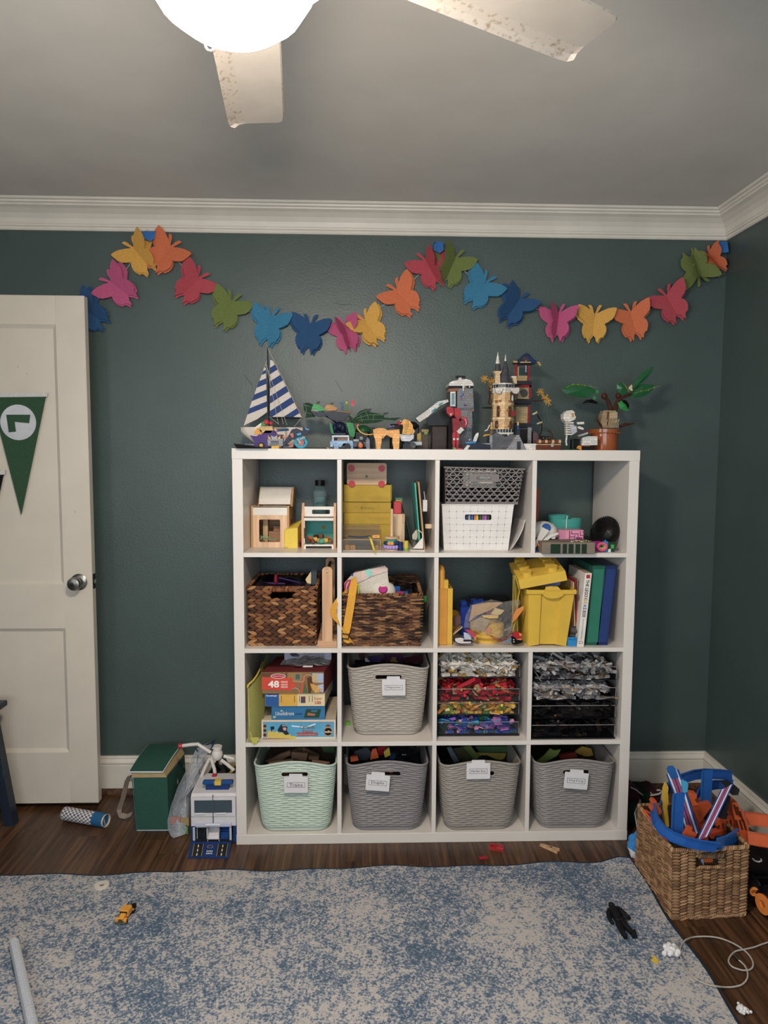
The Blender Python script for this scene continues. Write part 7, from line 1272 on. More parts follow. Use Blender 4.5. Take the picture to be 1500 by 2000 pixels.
text('Catapult',*k.rect(895,1118,1105,1178),yy-.0008,'#6f6a66/p',f,bold=.02); text('Feud',*k.rect(935,1178,1075,1222),yy-.0008,'#b5502c/p',f,bold=.02); MB('#a83a30/p').prism(k.poly(845,1222,1155,1222,1140,1238,1155,1258,860,1262,872,1242),yy-.0008,yy-.0002).build('ribbon_print',f); text('THE GAME OF THE CASTLE SMASHING CROSSBOWS',*k.rect(870,1236,1130,1248),yy-.0009,'#f0e6d8/p',f)
q = k.p3(1292,1205); MB('#c9803c/p').prism([(q.x+.0165*math.cos(a*.4488)*(1.05 if a % 2 else .98),q.z+.0175*math.sin(a*.4488)) for a in range(14)],yy-.0006,yy).build('seal_print',f); MB('#17151a/p').prism([(q.x+.0142*math.cos(a*.3142),q.z+.0142*math.sin(a*.3142)) for a in range(20)],yy-.0011,yy-.0006).build('disc_print',f); text('iello',*k.rect(1245,1188,1345,1222),yy-.0012,'#e8dcb0/p',f,bold=.02); MB('#8a3a2c/p').prism(k.poly(1245,1135,1290,1100,1340,1135),yy-.0006,yy).build('crest_print',f)
for i,v in enumerate((1128,1190,1252)): q = k.p3(410,v); MB('#c08a58/p').cyl((q.x,yy,q.z),(q.x,yy-.0006,q.z),.0074,n=14).cyl((q.x,yy-.0006,q.z),(q.x,yy-.001,q.z),.0058,n=14,k='#4a2c1c/p').build('icon_print',f)
for s_,v in ((1,1070),(-1,1296)):
    zg = MB('#8a4a3a/p')
    for i in range(40): u = 372+i*25; zg.prism(k.poly(u,v,u+12,v+8*s_,u+25,v),yy-.0004,yy-.0001)
    o_ = zg.build('zigzag_border',f); o_['kind'] = 'stuff'
# blue puzzle
zz = z1+.0003; t,f,k,x0,x1,z0,z1 = pbox(495,850,1248,1040,zz,'#2f6f9f/p','#20364c/p','puzzle_carton','blue puzzle box with white lettering second from the bottom',.004,.2,-.372); yy = -.372-.0012; k = c.at(yy)
text('Unolidrom',*k.rect(560,925,815,980),yy,'#e6e4dc/p',f); text('puzzle',*k.rect(830,940,930,982),yy,'#1d2c3c/p',f); MB('#274a38/p').prism(k.poly(985,895,1195,893,1165,1010,955,1012),yy-.0006,yy).prism(k.poly(1010,940,1120,960,1100,985,1000,980),yy-.001,yy-.0006,'#b06a50/p').prism(k.poly(1060,905,1150,905,1130,935,1050,930),yy-.001,yy-.0006,'#3a6f8c/p').build('scene_print',f); MB('#9fbf9a/p').prism(k.poly(520,1015,530,990,555,985,565,1010,540,1020),yy-.0006,yy).prism(k.poly(620,925,640,900,665,915,640,930),yy-.0006,yy).build('leaf_print',f)
zz = z1+.0003; t,f,k,x0,x1,z0,z1 = pbox(405,672,1245,838,zz,'#d9c79a/p','#b9a98c/p','puzzle_carton','thin cream and yellow puzzle box with a blue end',.02,.2,-.378); yy = -.378-.0012; k = c.at(yy)
MB('#2a5a9a/p').box(k(408,0)[0],k(600,0)[0],yy-.0002,yy+.0006,z0+.001,z1-.001).build('blue_print',f); MB('#d9a53c/p').box(k(602,0)[0],k(860,0)[0],yy,yy+.0006,z0+.001,z1-.001).build('yellow_print',f); text('Ravensburger',*k.rect(430,692,580,722),yy-.0002,'#f0ece4/p',f,bold=.02); text('Super',*k.rect(1095,725,1210,772),yy,'#b03a34/p',f); text('100',*k.rect(1108,778,1192,828),yy,'#b02a2c/p',f,bold=.02); MB('#6a4048/p').box(k(908,0)[0],k(972,0)[0],yy-.0004,yy,k(0,812)[1],k(0,722)[1]).prism(k.poly(915,790,940,740,965,800),yy-.0008,yy-.0004,'#33507a/p').build('scene_print',f)
for u in (632,815,885,1022,1065): MB('#5a4a34/p').box(k(u,0)[0],k(u+8,0)[0],yy-.0004,yy,k(0,800)[1],k(0,710)[1]).build('fine_print',f)
zz = z1+.0003; t,f,k,x0,x1,z0,z1 = pbox(362,378,1232,670,zz,'#8a6a44/p','#6a2426/p','puzzle_carton','illustrated 48 piece floor puzzle box with red banner',.032,.2,-.385); yy = -.385-.0012; k = c.at(yy)
def pr(pl,kk,nm,d=.0004): MB(kk).prism(k.poly(*pl),yy-d,yy+.0002).build(nm,f)
pr((365,385,720,385,720,450,365,450),'#6a4a30/p','scenery_print',.0002); pr((730,385,930,388,930,500,730,500),'#a07844/p','house_print',.0002); pr((1070,392,1228,395,1228,520,1075,510),'#9fb0cc/p','sky_print',.0002); pr((890,665,930,500,970,400,985,400,950,520,940,670),'#c2523c/p','road_print',.0006); pr((940,670,965,520,1000,640,1010,670),'#4a6a40/p','hill_print',.0005); pr((1000,460,1060,430,1075,560,1050,670,1015,670),'#5a3a24/p','trunk_print',.0005); pr((1075,430,1120,400,1140,420,1120,480,1160,500,1090,510),'#d9a53c/p','gold_print',.0006); pr((1040,530,1120,560,1200,610,1160,665,1110,660,1060,600),'#cf9a44/p','yellow_print',.0006); pr((1090,580,1228,540,1228,660,1130,640),'#a8b4d0/p','water_print',.0003); pr((838,405,895,405,895,478,838,478),'#3f6474/p','window_print',.0006); pr((500,380,640,380,700,400,690,385),'#c99a3a/p','leaf_print',.0005)
pr((365,445,795,458,790,525,845,528,848,580,790,590,790,635,365,620),'#cf4532/p','red_banner',.0009); pr(sum([[595+105*math.cos(a*.314),432+34*math.sin(a*.314)] for a in range(20)],[]),'#efe8e0/p','logo_oval',.0011); pr(sum([[595+96*math.cos(a*.314),432+28*math.sin(a*.314)] for a in range(20)],[]),'#b5283a/p','logo_oval',.0014)
text('Melissa & Doug',*k.rect(522,420,672,446),yy-.0014,'#f3ece6/p',f); text('48',*k.rect(455,495,610,592),yy-.0009,'#f0eae2/p',f,bold=.03)
for i,s_ in enumerate(('PIECES','PIÈCES','PIEZAS')): text(s_,*k.rect(636,500+i*35,728,525+i*35),yy-.0009,'#f0e2d6/p',f,bold=.02)
for pl in ((800,505,935,515,955,490,955,440,985,415,1040,415,1070,440,1072,500,1095,520,1215,520),(795,605,840,595,880,620,892,665),(1115,665,1130,620,1160,600,1200,600)): MB('#e6e0d8/p').tube([k.p3(pl[i],pl[i+1],yy-.0008) for i in range(0,len(pl),2)],.0006,4).build('jigsaw_line',f)
zp = z1
# bag with a white carton on top
y = -.33; k = c.at(y,zp); t = thing('clear_bag','crumpled clear bag of dark pieces on top of the puzzle boxes','plastic bag',k.p3(970,370)); vs,fs = bagsurf(k.poly(600,300,650,240,760,190,900,165,1100,170,1250,190,1345,180,1310,290,1270,360,1050,372,800,340),y+.03,.04,random.Random(8)); MB(BGm).add(vs,fs).build('film',t)
one(MB('#3c3a3c/s').sheet(lambda u,v: (k(680+600*u,0)[0],y+.03+.08*v,zp+.002+.018*math.sin(u*3.1)*(.5+.5*math.sin(u*17+v*9))),22,10,.003),'dark_pieces','dark shiny pieces inside the clear bag on the puzzle boxes','toy pieces'); one(MB('#d8d4d0').box(k(940,0)[0],k(1080,0)[0],y-.012,y+.0,zp+.003,k(0,285)[1],.002),'white_piece','white plastic piece inside the clear bag','toy piece'); one(MB('#a3202e').prism(k.poly(820,365,850,305,910,330,900,365),y-.004,y+.004),'red_piece','red plastic piece inside the clear bag','toy piece')
y = -.24; k = c.at(y); zc0 = k(0,215)[1]; t = thing('white_carton','white lavender printed carton at the back above the clear bag','carton',(k(1000,0)[0],y+.05,zp)); zt = S3+C_-.004; MB('#b9b9d0/p').box(k(680,0)[0],k(1335,0)[0],y,y+.1,zp+.001,zt,.001).build('body',t)
text('SUSPENSION',*k.rect(945,118,1245,142),y,'#4a3048/p',t); text('MAN TRAIN',*k.rect(1060,145,1240,170),y,'#3a2a40/p',t,bold=.02); text('TRACK',*k.rect(1120,172,1250,192),y,'#3a2a40/p',t,bold=.02); MB('#4a4058/p').prism(k.poly(750,118,800,110,850,112,900,140,880,165,790,160),y-.0006,y).build('picture_print',t)
# yellow mesh bag
y = -.385; k = c.at(y,None); k.zm = None; t = thing('yellow_mesh_bag','yellow green mesh zip bag leaning in front of the puzzle boxes','mesh bag',(k(260,0)[0],y,S3))
def mesh_mat():
    m,nt,b,out = newmat('yellow_mesh'); n = noise(nt,900,1); tr = nt.nodes.new('ShaderNodeBsdfTransparent'); mx = nt.nodes.new('ShaderNodeMixShader'); r = ramp(nt,n.outputs['Fac'],[(.4,(.4,.4,.4)),(.6,(.65,.65,.65))]); nt.links.new(r.outputs[0],mx.inputs[0]); nt.links.new(tr.outputs[0],mx.inputs[1]); nt.links.new(b.outputs[0],mx.inputs[2]); nt.links.new(mx.outputs[0],out.inputs[0]); b.inputs['Base Color'].default_value = (*lin('#a5a155'),1); b.inputs['Roughness'].default_value = .7; return m
MESHM = mesh_mat(); xl = CX[0]+.0008
def mb_pt(u,v):
    x = k(172+(10+60*u)*v*0+170*u*(1-.0*v),0)[0]; zt_ = k(0,600-180*u)[1]; zb_ = k(0,1310+70*math.sin(u*math.pi))[1]; return (max(x+.010*math.sin(v*math.pi)*u,xl),-.40+.05*u-.016*math.sin(u*math.pi)-.008*v,zt_+(max(zb_,S3+.002)-zt_)*v)
MB(MESHM).sheet(mb_pt,12,16,.0008).build('mesh_side',t); MB(MESHM).sheet(lambda u,v: (max(k(330+70*v*(1-v)+30*u,0)[0],xl),-.35+.13*u,S3+.002+(k(0,420-170*u)[1]-S3)*(1-v)),8,10,.0008).build('mesh_side',t)
MB('#d0b22c').tube([k.p3(168,590,-.401),k.p3(178,555,-.40),k.p3(250,490,-.38),k.p3(300,420,-.36),k.p3(345,330,-.3),k.p3(372,245,-.24),k.p3(400,240,-.23)],[.0035,.0042,.0036,.0034,.003,.003,.003],7).build('zip_edge',t,True); MB('#c9b85a').tube([k.p3(172,600,-.402),k.p3(185,900,-.404),k.p3(200,1200,-.405),k.p3(262,1395,-.413)],.0014,5).build('seam',t)
k2 = c.at(-.414); MB('#b9b04a').prism(k2.poly(205,1290,330,1285,300,1360,268,1400,235,1365),-.4155,-.4115).build('bag_tip',t)
# --- clear drawer organisers full of bricks
UN = .008
def brick(nx,ny,h,studs=True,holes=False):
    m_ = MB('#ffffff'); a,b = nx*UN/2-.0001,ny*UN/2-.0001; m_.box(-a,a,-b,b,0,h,.0003)
    if studs:
        for i in range(nx):
            for j in range(ny): x,y = (i-(nx-1)/2)*UN,(j-(ny-1)/2)*UN; m_.cyl((x,y,h),(x,y,h+.0017),.0024,n=6)
    if holes:
        for i in range(nx-1): x = (i-(nx-2)/2)*UN; m_.cyl((x,-b-.0002,h*.55),(x,b+.0002,h*.55),.0024,n=8,k='#1a1a1c')
    return m_
BT = []
for a in ((4,2,.0096),(2,2,.0096),(3,1,.0096),(6,1,.0096,True,True),(6,2,.0032),(2,1,.0096),(4,4,.0032),(8,1,.0032),(1,1,.0096)): o = brick(*a).build('loose_brick',None,origin=(0,0,0)); BT.append(o.data); bpy.data.objects.remove(o)
sl_ = MB('#ffffff').prism([(-.008,0),(.008,0),(.008,.0032),(0,.0096),(-.008,.0096)],-.008,.008).build('loose_brick',None,origin=(0,0,0)); BT.append(sl_.data); bpy.data.objects.remove(sl_)
rd_ = MB('#ffffff').lathe([(0,0),(.0075,0),(.008,.001),(.008,.008),(.0024,.0085),(.0024,.0105),(0,.0105)],n=12).build('loose_brick',None,origin=(0,0,0)); BT.append(rd_.data); bpy.data.objects.remove(rd_)
SHP = ['studded brick','square brick','narrow brick','holed beam','flat plate','small brick','square plate','thin strip','tiny brick','sloped brick','round brick']
def hue(h):
    import colorsys
    r,g,b = [int(h[i:i+2],16)/255 for i in (1,3,5)]; H,S_,V = colorsys.rgb_to_hsv(r,g,b)
    if S_ < .2: return 'black' if V < .2 else 'dark grey' if V < .5 else 'grey' if V < .72 else 'white'
    n = ('red','orange','yellow','green','green','teal','teal','blue','blue','purple','pink','red')[int((H*12+.5) % 12)]; n = {'orange': 'brown' if V < .6 else 'tan' if S_ < .55 else 'orange','yellow': 'tan' if S_ < .5 else 'yellow'}.get(n,n); return 'dark '+n if V < .45 and n not in ('brown',) else n
def bricks_in(x0,x1,yf,z0,hf,hb,cols,lb,grp,rs,n=40,dens=150):
    zt = lambda y: z0+hf+(hb-hf)*min(1,(y-yf)/.22)
    def pose(front):
        me = BT[rs.choice([0,0,1,2,2,3,4,5,6,7,8,9,9,10])]; fy = yf+(.011+.012*rs.random() if front else .02+.2*rs.random()); zz = z0+.004+(zt(fy)-z0-.012)*(rs.random() if front else .75+.3*rs.random())
        return me,(rs.uniform(x0+.016,x1-.016),fy,max(z0+.002,zz)),(rs.uniform(-.9,.9),rs.uniform(-.6,.6),rs.uniform(-1.6,1.6))
    for i in range(n):
        me,lo_,ro = pose(i % 5 != 0)
        if i % 5 in (1,2,3): lo_ = (lo_[0],yf+.009+.006*rs.random(),z0+.0006); ro = (0,0,rs.uniform(-.5,.5))
        o = bpy.data.objects.new('loose_brick',me); COL.objects.link(o); o.location = lo_; o.rotation_euler = ro; o.material_slots[0].link = 'OBJECT'; hx = cols[rs.randrange(len(cols))]; o.material_slots[0].material = mat(hx); f = (lo_[0]-x0)/(x1-x0); tag(o,hue(hx)+' '+SHP[BT.index(me)]+' at the '+('far left','left','middle','right','far right')[min(4,int(f*5))]+' of the '+lb.split(' in the ')[-1],'toy brick',grp)
    from mathutils import Euler
    st = MB(cols[0])
    for i in range(dens):
        nx,ny,h = rs.choice([(.016,.008,.0048),(.008,.008,.0048),(.012,.004,.0048),(.024,.008,.0016),(.016,.016,.0016),(.028,.004,.0048)]); fy = yf+.012+.21*rs.random()**1.7; fr = rs.random()
        st.X = Matrix.Translation((rs.uniform(x0+.016,x1-.016),fy,z0+.006+(zt(fy)-z0-.008)*fr**.5)) @ Euler((rs.uniform(-.8,.8),rs.uniform(-.6,.6),rs.uniform(-1.6,1.6))).to_matrix().to_4x4(); st.box(-nx,nx,-ny,ny,-h,h,0,cols[rs.randrange(len(cols))])
    st.X = Matrix(); o = st.build('brick_pile',None,recalc=False); tag(o,'heap of bricks behind the front layer: '+lb.split(' in ')[-1],'toy bricks',None,'stuff')
def organiser(c,us,rows,yf,tint,label,cols,names,ns,dens):
    k = c.at(yf,S3); x0,x1 = k(us[0],0)[0],k(us[1],0)[0]; dp = .29; t = thing('drawer_organiser',label,'drawer organiser',((x0+x1)/2,yf+dp/2,S3),'clear drawer organisers'); zt = S3+C_-.004; EDG = '#17141a/s'
    MB(tint).box(x0,x0+.002,yf+.01,yf+dp,S3,zt).box(x1-.002,x1,yf+.01,yf+dp,S3,zt).build('side_walls',t); MB(EDG).box(x0,x1,yf+dp-.002,yf+dp,S3,zt).build('back_wall',t); MB(EDG).box(x0,x1,yf,yf+dp,S3,S3+.006,.001).build('base',t)
    rs = random.Random(len(label))
    for i,(v0,vf,v1) in enumerate(rows):
        z0 = max(k(0,v1)[1],S3+.0065); zf = k(0,vf)[1]; z1 = min(k(0,v0)[1],zt)
        if i < 3: MB(EDG).box(x0,x1,yf+.004,yf+dp,z0-.005,z0-.0025).build('shelf_plate',t)
        d = MB(tint).box(x0+.004,x1-.004,yf+.001,yf+dp-.01,z0-.002,z0).box(x0+.004,x0+.0055,yf+.002,yf+dp-.01,z0,zf).box(x1-.0055,x1-.004,yf+.002,yf+dp-.01,z0,zf).build('drawer',t); fp = MB(tint).box(x0+.004,x1-.004,yf,yf+.002,z0-.002,zf).build('drawer_front',d)
        e = MB('#b5b0b2/g60').tube([(x0+.004,yf,zf),(x1-.004,yf,zf),(x1-.004,yf,z0)],.0011,4).build('front_edge',d)
        bricks_in(x0+.006,x1-.006,yf,z0,zf-z0,(z1-z0)*.92,cols[i],names[i][0],names[i][1],rs,ns[i],dens[i])
    return x0,x1
W1 = ['#ded6ca','#e6dfd4','#d2cabf','#c9c4bc','#ded6ca','#b08a34','#a8a49e']; RD1 = ['#b3182a','#c4202e','#b3182a','#cc2a3c','#9a1424','#3a2620','#a89064','#c4202e','#b0702c']; YG1 = ['#d9ae2c','#cf9a28','#6a8a34','#d9ae2c','#c4602c','#4a6a3a','#c8b078','#d98a2c','#2f5a3c']; BL1 = ['#1f4a9c','#2355a8','#163a7c','#14403a','#b06ab0','#d98ab4','#3fa0c4','#1f4a9c','#1a5a34','#8a5ab0']
GR1 = ['#a5a3a2','#8d8c8e','#55565a','#b4b1ae','#6f5c4c','#3a3b40','#9a989a']; GR2 = ['#b0adab','#9c9a9b','#8a898c','#bcb8b4','#77767a','#a5a3a2','#a08a6c','#9c9a9b']; BK1 = ['#1a1a1c','#121214','#222226','#1a1a1c','#1a1a1c','#2c2a28','#141416']; BK2 = ['#161618','#101012','#1c1c20','#2a221c']
c33 = CR(845,1260,.12667,-.364); c34 = CR(1025,1260,.15667,-.399)
organiser(c33,(75,1368),((110,310,492),(545,680,858),(885,895,1068),(1092,1190,1372)),-.364,'#8a8286/h3','clear four drawer organiser of bricks sorted white, red, yellow and blue',(W1,RD1,YG1,BL1),(('white toy brick in the top drawer of the colourful organiser','loose white bricks'),('red toned toy brick in the second drawer of the colourful organiser','loose red bricks'),('yellow toned toy brick in the third drawer of the colourful organiser','loose yellow bricks'),('blue toned toy brick in the bottom drawer of the colourful organiser','loose blue bricks')),(48,42,40,44),(420,260,230,230))
organiser(c34,(95,1165),((95,275,430),(465,535,680),(715,758,905),(930,1000,1140)),-.399,'#2a282c/h4','smoky four drawer organiser of grey and black bricks',(GR1,GR2,BK1,BK2),(('grey toy brick in the top drawer of the smoky organiser','loose mixed grey bricks'),('light grey toy brick in the second drawer of the smoky organiser','loose light grey bricks'),('black toy brick in the third drawer of the smoky organiser','loose black bricks'),('black toy brick in the bottom drawer of the smoky organiser','loose dark bricks')),(42,42,20,14),(320,240,110,90))
# some pieces that stand out
k = c33.at(-.352); one(MB('#3f6a34').prism(k.poly(490,885,740,882,775,985,690,1015,530,1000),-.346,-.343),'green_plate','green studded plate leaning in the yellow drawer','toy plate'); gp = MB('#4f7d3e')
for i in range(8):
    for j in range(4): p = k.p3(525+i*28+j*8,905+j*25,-.346); gp.cyl(p,p-Vector((0,.0015,0)),.0014,n=6)
gp.build('studs',bpy.data.objects['green_plate'])
one(MB('#1d4a2c').prism(k.poly(690,1100,860,1092,940,1160,880,1185,740,1165),-.33,-.327),'dark_green_plate','dark green plate lying on top of the blue drawer','toy plate')
m_ = MB('#d98ab4'); p0 = k.p3(280,1260,-.3605)
for i in range(7): th = i*.9+.3; e = p0+Vector((.012*math.cos(th),0,.0105*math.sin(th))); m_.tube([p0,e],.0011,5).sph(e,.0016,6,4)
one(m_,'pink_coral_piece','pink branching coral shaped piece behind the blue drawer front','toy piece'); one(MB('#b31c30').prism(k.poly(330,700,420,600,560,530,650,480,655,530,560,590,440,640,370,740),-.362,-.354),'red_wing_piece','red wing shaped piece poking out of the red drawer','toy piece')
k = c34.at(-.388); m_ = MB('#2c2824').prism(k.poly(445,755,870,755,890,885,455,890),-.387,-.384)
for i in range(14):
    for j in range(5): p = k.p3(465+i*30+j*2,772+j*26,-.387); m_.cyl(p,p-Vector((0,.0015,0)),.0015,n=6,k='#3c3630')
one(m_,'dark_stud_plate','dark brown studded plate in the third drawer of the smoky organiser','toy plate'); q = k.p3(678,1118,-.395); one(MB('#c9a878').cyl(q,q-Vector((0,.002,0)),.0033,n=14).cyl(q-Vector((0,.002,0)),q-Vector((0,.0026,0)),.0016,n=10,k='#a8875a'),'tan_round_tile','tan round tile at the front of the lowest black drawer','toy tile'); q = k.p3(706,640,-.39); one(MB('#1f3f6c').box(q.x-.005,q.x+.005,-.393,-.386,q.z-.006,q.z+.005,.0005),'navy_tile','navy blue tile in the light grey drawer','toy tile')
one(MB('#a8a29c').prism(k.poly(370,180,400,135,570,235,545,270,530,250,400,165,385,195),-.33,-.318),'grey_arch_frame','light grey angular frame on top of the smoky organiser pile','toy piece'); one(MB('#c9c4be').box(k(150,0)[0],k(340,0)[0],-.386,-.38,k(0,298)[1],k(0,270)[1],.0005),'white_beam','pale beam at the left of the top smoky drawer','toy piece'); one(MB('#d06a34').box(k(345,0)[0],k(410,0)[0],-.391,-.386,k(0,893)[1],k(0,870)[1],.0005),'orange_piece','small orange piece in the third drawer of the smoky organiser','toy piece')
# ================================================================ things on the floor
FLc = CR(210,1430,.18,-.3)
# --- green cooler bag
t = thing('cooler_bag','dark green insulated lunch bag with white piping and tan straps','bag',(-1.08,-.19,0)); GN = '#2a5348/c'
yf,yb = -.306,-.075; a = FLc.at(yf); bk = FLc.at(yb); fl0,fl1 = a(300,0)[0],a(645,0)[0]; ft0,ft1 = a(268,0)[0],a(640,0)[0]; zt = a(0,478)[1]; sh_ = bk(790,0)[0]-a(645,0)[0]; zlb = bk(0,235)[1]
MB(GN).hexa([(fl0,yf,0),(fl1,yf,0),(fl1+.012,yb,0),(fl0+.012,yb,0)],[(ft0,yf-.004,zt),(ft1,yf-.004,zt),(ft1+.006,yb,zlb),(ft0+.006,yb,zlb)]).build('body',t)
zl = a(0,432)[1]; L0 = a.p3(238,432,yf-.012); L1 = a.p3(600,432,yf-.012); zb2 = bk(0,155)[1]; B0_ = Vector((bk(432,0)[0],yb+.01,zb2)); B1_ = Vector((bk(800,0)[0],yb+.01,zb2+.002))
def lidp(u,v): p = L0.lerp(L1,u).lerp(B0_.lerp(B1_,u),v); p.z += .006*math.sin(v*math.pi)*(1+.5*math.sin(u*math.pi)); return p
MB(GN).sheet(lidp,10,10,.006).build('lid',t)
pp = [lidp(u/8,0) for u in range(9)]+[lidp(1,v/8) for v in range(1,9)]+[lidp(1-u/8,1) for u in range(1,9)]+[lidp(0,1-v/8) for v in range(1,8)]; MB('#c9d2d8').tube(pp,.0028,6,closed=True).build('piping',t,True); zb_ = MB('#b59a6c/c')
zb_.hexa([Vector((ft0,yf-.005,zt-.004)),Vector((ft1,yf-.005,zt-.004)),Vector((ft1+.007,yb,zlb-.002)),Vector((ft0+.006,yb,zlb-.002))],[L0+Vector((.004,.004,-.003)),L1+Vector((0,.004,-.003)),B1_+Vector((-.006,-.004,-.003)),B0_+Vector((.004,-.004,-.003))]); zb_.build('zipper_band',t)
MB('#9fb0b8').tube([(fl0-.002,yf-.002,.004),(fl1,yf-.003,.004)],.002,5).tube([(fl0-.002,yf-.002,.004),(ft0-.002,yf-.006,zt-.01)],.0018,5,'#2f6a74').build('edge_piping',t)
q = a.p3(255,500,yf-.008); MB('#a8a8a8/m').box(q.x-.006,q.x-.002,q.y-.002,q.y+.002,q.z-.012,q.z+.006,.001).box(q.x+.001,q.x+.005,q.y-.002,q.y+.002,q.z-.014,q.z+.004,.001).build('zip_pulls',t)
k = FLc.at(-.27); MB('#8f8072/c').strap([k.p3(u,v,yy) for u,v,yy in ((245,470,-.3),(215,520,-.29),(195,600,-.27),(165,720,-.25),(125,840,-.235),(140,900,-.235),(200,915,-.24),(262,890,-.25))],[(.009,.003,.002)]*5+[(.004,.004,.008)]*3,.0018).build('strap',t)
k = FLc.at(-.2); MB('#a0917c/c').strap([k.p3(u,v,-.19) for u,v in ((690,800),(700,700),(690,580),(700,520),(735,500),(745,560),(725,640),(700,700))],[(.005,.012,.0)]*8,.0018).strap([k.p3(u,v,-.1) for u,v in ((780,450),(785,380),(800,340),(815,380),(800,470))],[(.004,.01,0)]*5,.0016).build('side_strap',t)
# --- clear bag
k = FLc.at(-.33); t = thing('clear_toy_bag','slumped clear plastic bag with navy edge beside the lunch bag','plastic bag',k.p3(760,1150)); WL[t.name].z = 0; t.location.z = 0
pl = (650,960,680,820,760,600,860,400,960,180,1060,130,1160,90,1100,200,1010,330,1020,490,960,560,900,680,885,1000,840,1110,720,1170,690,1130,655,1060)
o_ = [k.p3(pl[i],pl[i+1],-.36+.24*max(0,(1170-pl[i+1])/1080)) for i in range(0,len(pl),2)]; n = len(o_); cc = sum(o_,Vector())/n; rs = random.Random(6); vs = [Vector((p.x,p.y,max(p.z,.001))) for p in o_]
for s_,b in ((.72,.02),(.4,.032),(.12,.036)): vs += [Vector((cc.x+(p.x-cc.x)*s_,cc.y+(p.y-cc.y)*s_-b*(.7+.6*rs.random()),max(.002,cc.z+(p.z-cc.z)*s_))) for p in o_]
fs = [(L*n+i,L*n+(i+1) % n,(L+1)*n+(i+1) % n,(L+1)*n+i) for L in range(3) for i in range(n)]+[list(range(3*n,4*n))]
BG2,nt,b,out = newmat('cloudy_film'); tr = nt.nodes.new('ShaderNodeBsdfTransparent'); mx = nt.nodes.new('ShaderNodeMixShader'); mx.inputs[0].default_value = .62; nt.links.new(tr.outputs[0],mx.inputs[1]); nt.links.new(b.outputs[0],mx.inputs[2]); nt.links.new(mx.outputs[0],out.inputs[0]); b.inputs['Base Color'].default_value = (*lin('#a9aeb6'),1); b.inputs['Roughness'].default_value = .16; n_ = noise(nt,30,3); n_.inputs['Distortion'].default_value = 1.2; bump(nt,b,n_.outputs['Fac'],.8,.015)
MB(BG2).add(vs,fs).build('film',t,True); MB('#26344f').tube([k.p3(u,v,-.36+.24*max(0,(1170-v)/1080)-.004) for u,v in ((960,180),(985,220),(975,330),(1000,450),(1020,500),(960,570))],.0028,6).tube([k.p3(u,v,-.13) for u,v in ((1000,170),(1080,140),(1160,90),(1100,180))],.005,6).build('navy_edge',t)
for u0,v0,u1,v1,kk,lb in ((760,1010,870,1110,'#4f9a4a/p','green paper inside the slumped clear bag'),(680,920,790,1000,'#a87a70/p','pinkish paper inside the slumped clear bag'),(800,930,880,1020,'#a08a5c/p','tan paper inside the slumped clear bag'),(720,1110,820,1150,'#c9b06a/p','cream paper low in the slumped clear bag')): r = FLc.at(-.335).rect(u0,v0,u1,v1); one(MB(kk).box(r[0],r[1],-.335,-.332,max(.003,r[2]),r[3]),'bagged_paper',lb,'paper','papers in the slumped clear bag')
# --- white bendy armed toy
y = -.25; k = FLc.at(y); q = k.p3(1190,240); t = thing('bendy_arm_toy','white ball shaped toy with bendy arms and red tips','toy',(q.x,y,0))
MB('#d6cfc8').sph(q,(.022,.022,.0245),20,12).cyl(q+Vector((.001,0,.018)),q+Vector((.003,0,.034)),.0165,n=20).sph(k.p3(1140,175,y-.008),.003,8,6).build('hub',t,True)
rg2 = MB('#cfc8c0'); 
for i in range(3): rg2.lathe([(.0162,0),(.0176,.0014),(.0162,.0028)],q+Vector((.0015,0,.022+.0035*i)),n=18)
rg2.build('ring_grooves',t)
for pts,tip in ((((1120,220),(1050,175),(980,130),(900,135),(815,148)),(775,152)),(((1120,270),(1140,340),(1160,400),(1165,440)),(1162,480)),(((1110,280),(1060,380),(1000,520)),None),(((1260,260),(1320,275),(1372,292)),None),(((1230,300),(1300,350),(1372,410)),None)):
    P = [k.p3(u,v,y-.006) for u,v in pts]; ar = MB('#d3ccc4').tube(P,.0068,10).build('arm',t,True)
    gv = MB('#b9b2aa')
    A_,B_ = (P[2],P[-1]) if tip == (775,152) else (P[0],P[-1])
    if tip == (775,152):
        for i in range(14): p = A_.lerp(B_,i/13); d = (B_-A_).normalized(); gv.cyl(p-d*.0004,p+d*.0004,.0076,n=10)
        gv.build('arm_ridges',ar)
    if tip: e = k.p3(*tip,y-.006); MB('#b3182e/s').tube([P[-1],P[-1].lerp(e,.3),P[-1].lerp(e,.6),e],[.0075,.0095,.009,.0125],14).build('red_tip',ar,True)
zl_ = k.p3(1000,520,y-.006).z; MB('#d3ccc4').cyl((k(1000,0)[0],y-.006,0),(k(1000,0)[0],y-.006,zl_),.004,n=8).build('stand_leg',t)
k = FLc.at(-.14); one(MB('#17171a/s').sheet(lambda u,v: (k(1080+290*u,0)[0],-.16+.06*v,.002+(k(0,260)[1])*(1-abs(u-.5)*.9)*(1-v*.1)),8,6,.01).box(k(1090,0)[0],k(1370,0)[0],-.15,-.08,0,k(0,420)[1],.01,'#1c1c20/s'),'black_plastic_bag','black plastic bag behind the police truck','plastic bag'); k = FLc.at(-.2); m_ = MB('#c9a82c'); 
for u0,v0,u1,v1 in ((1270,490,1320,450),(1310,470,1370,400),(1330,500,1372,520),(1350,400,1372,350)): m_.cyl(k.p3(u0,v0),k.p3(u1,v1),.006,n=8)
m_.cyl((k(1345,0)[0],-.2,0),k.p3(1345,500),.006,n=8); one(m_,'yellow_frame_toy','yellow rod toy standing behind the police truck','toy')
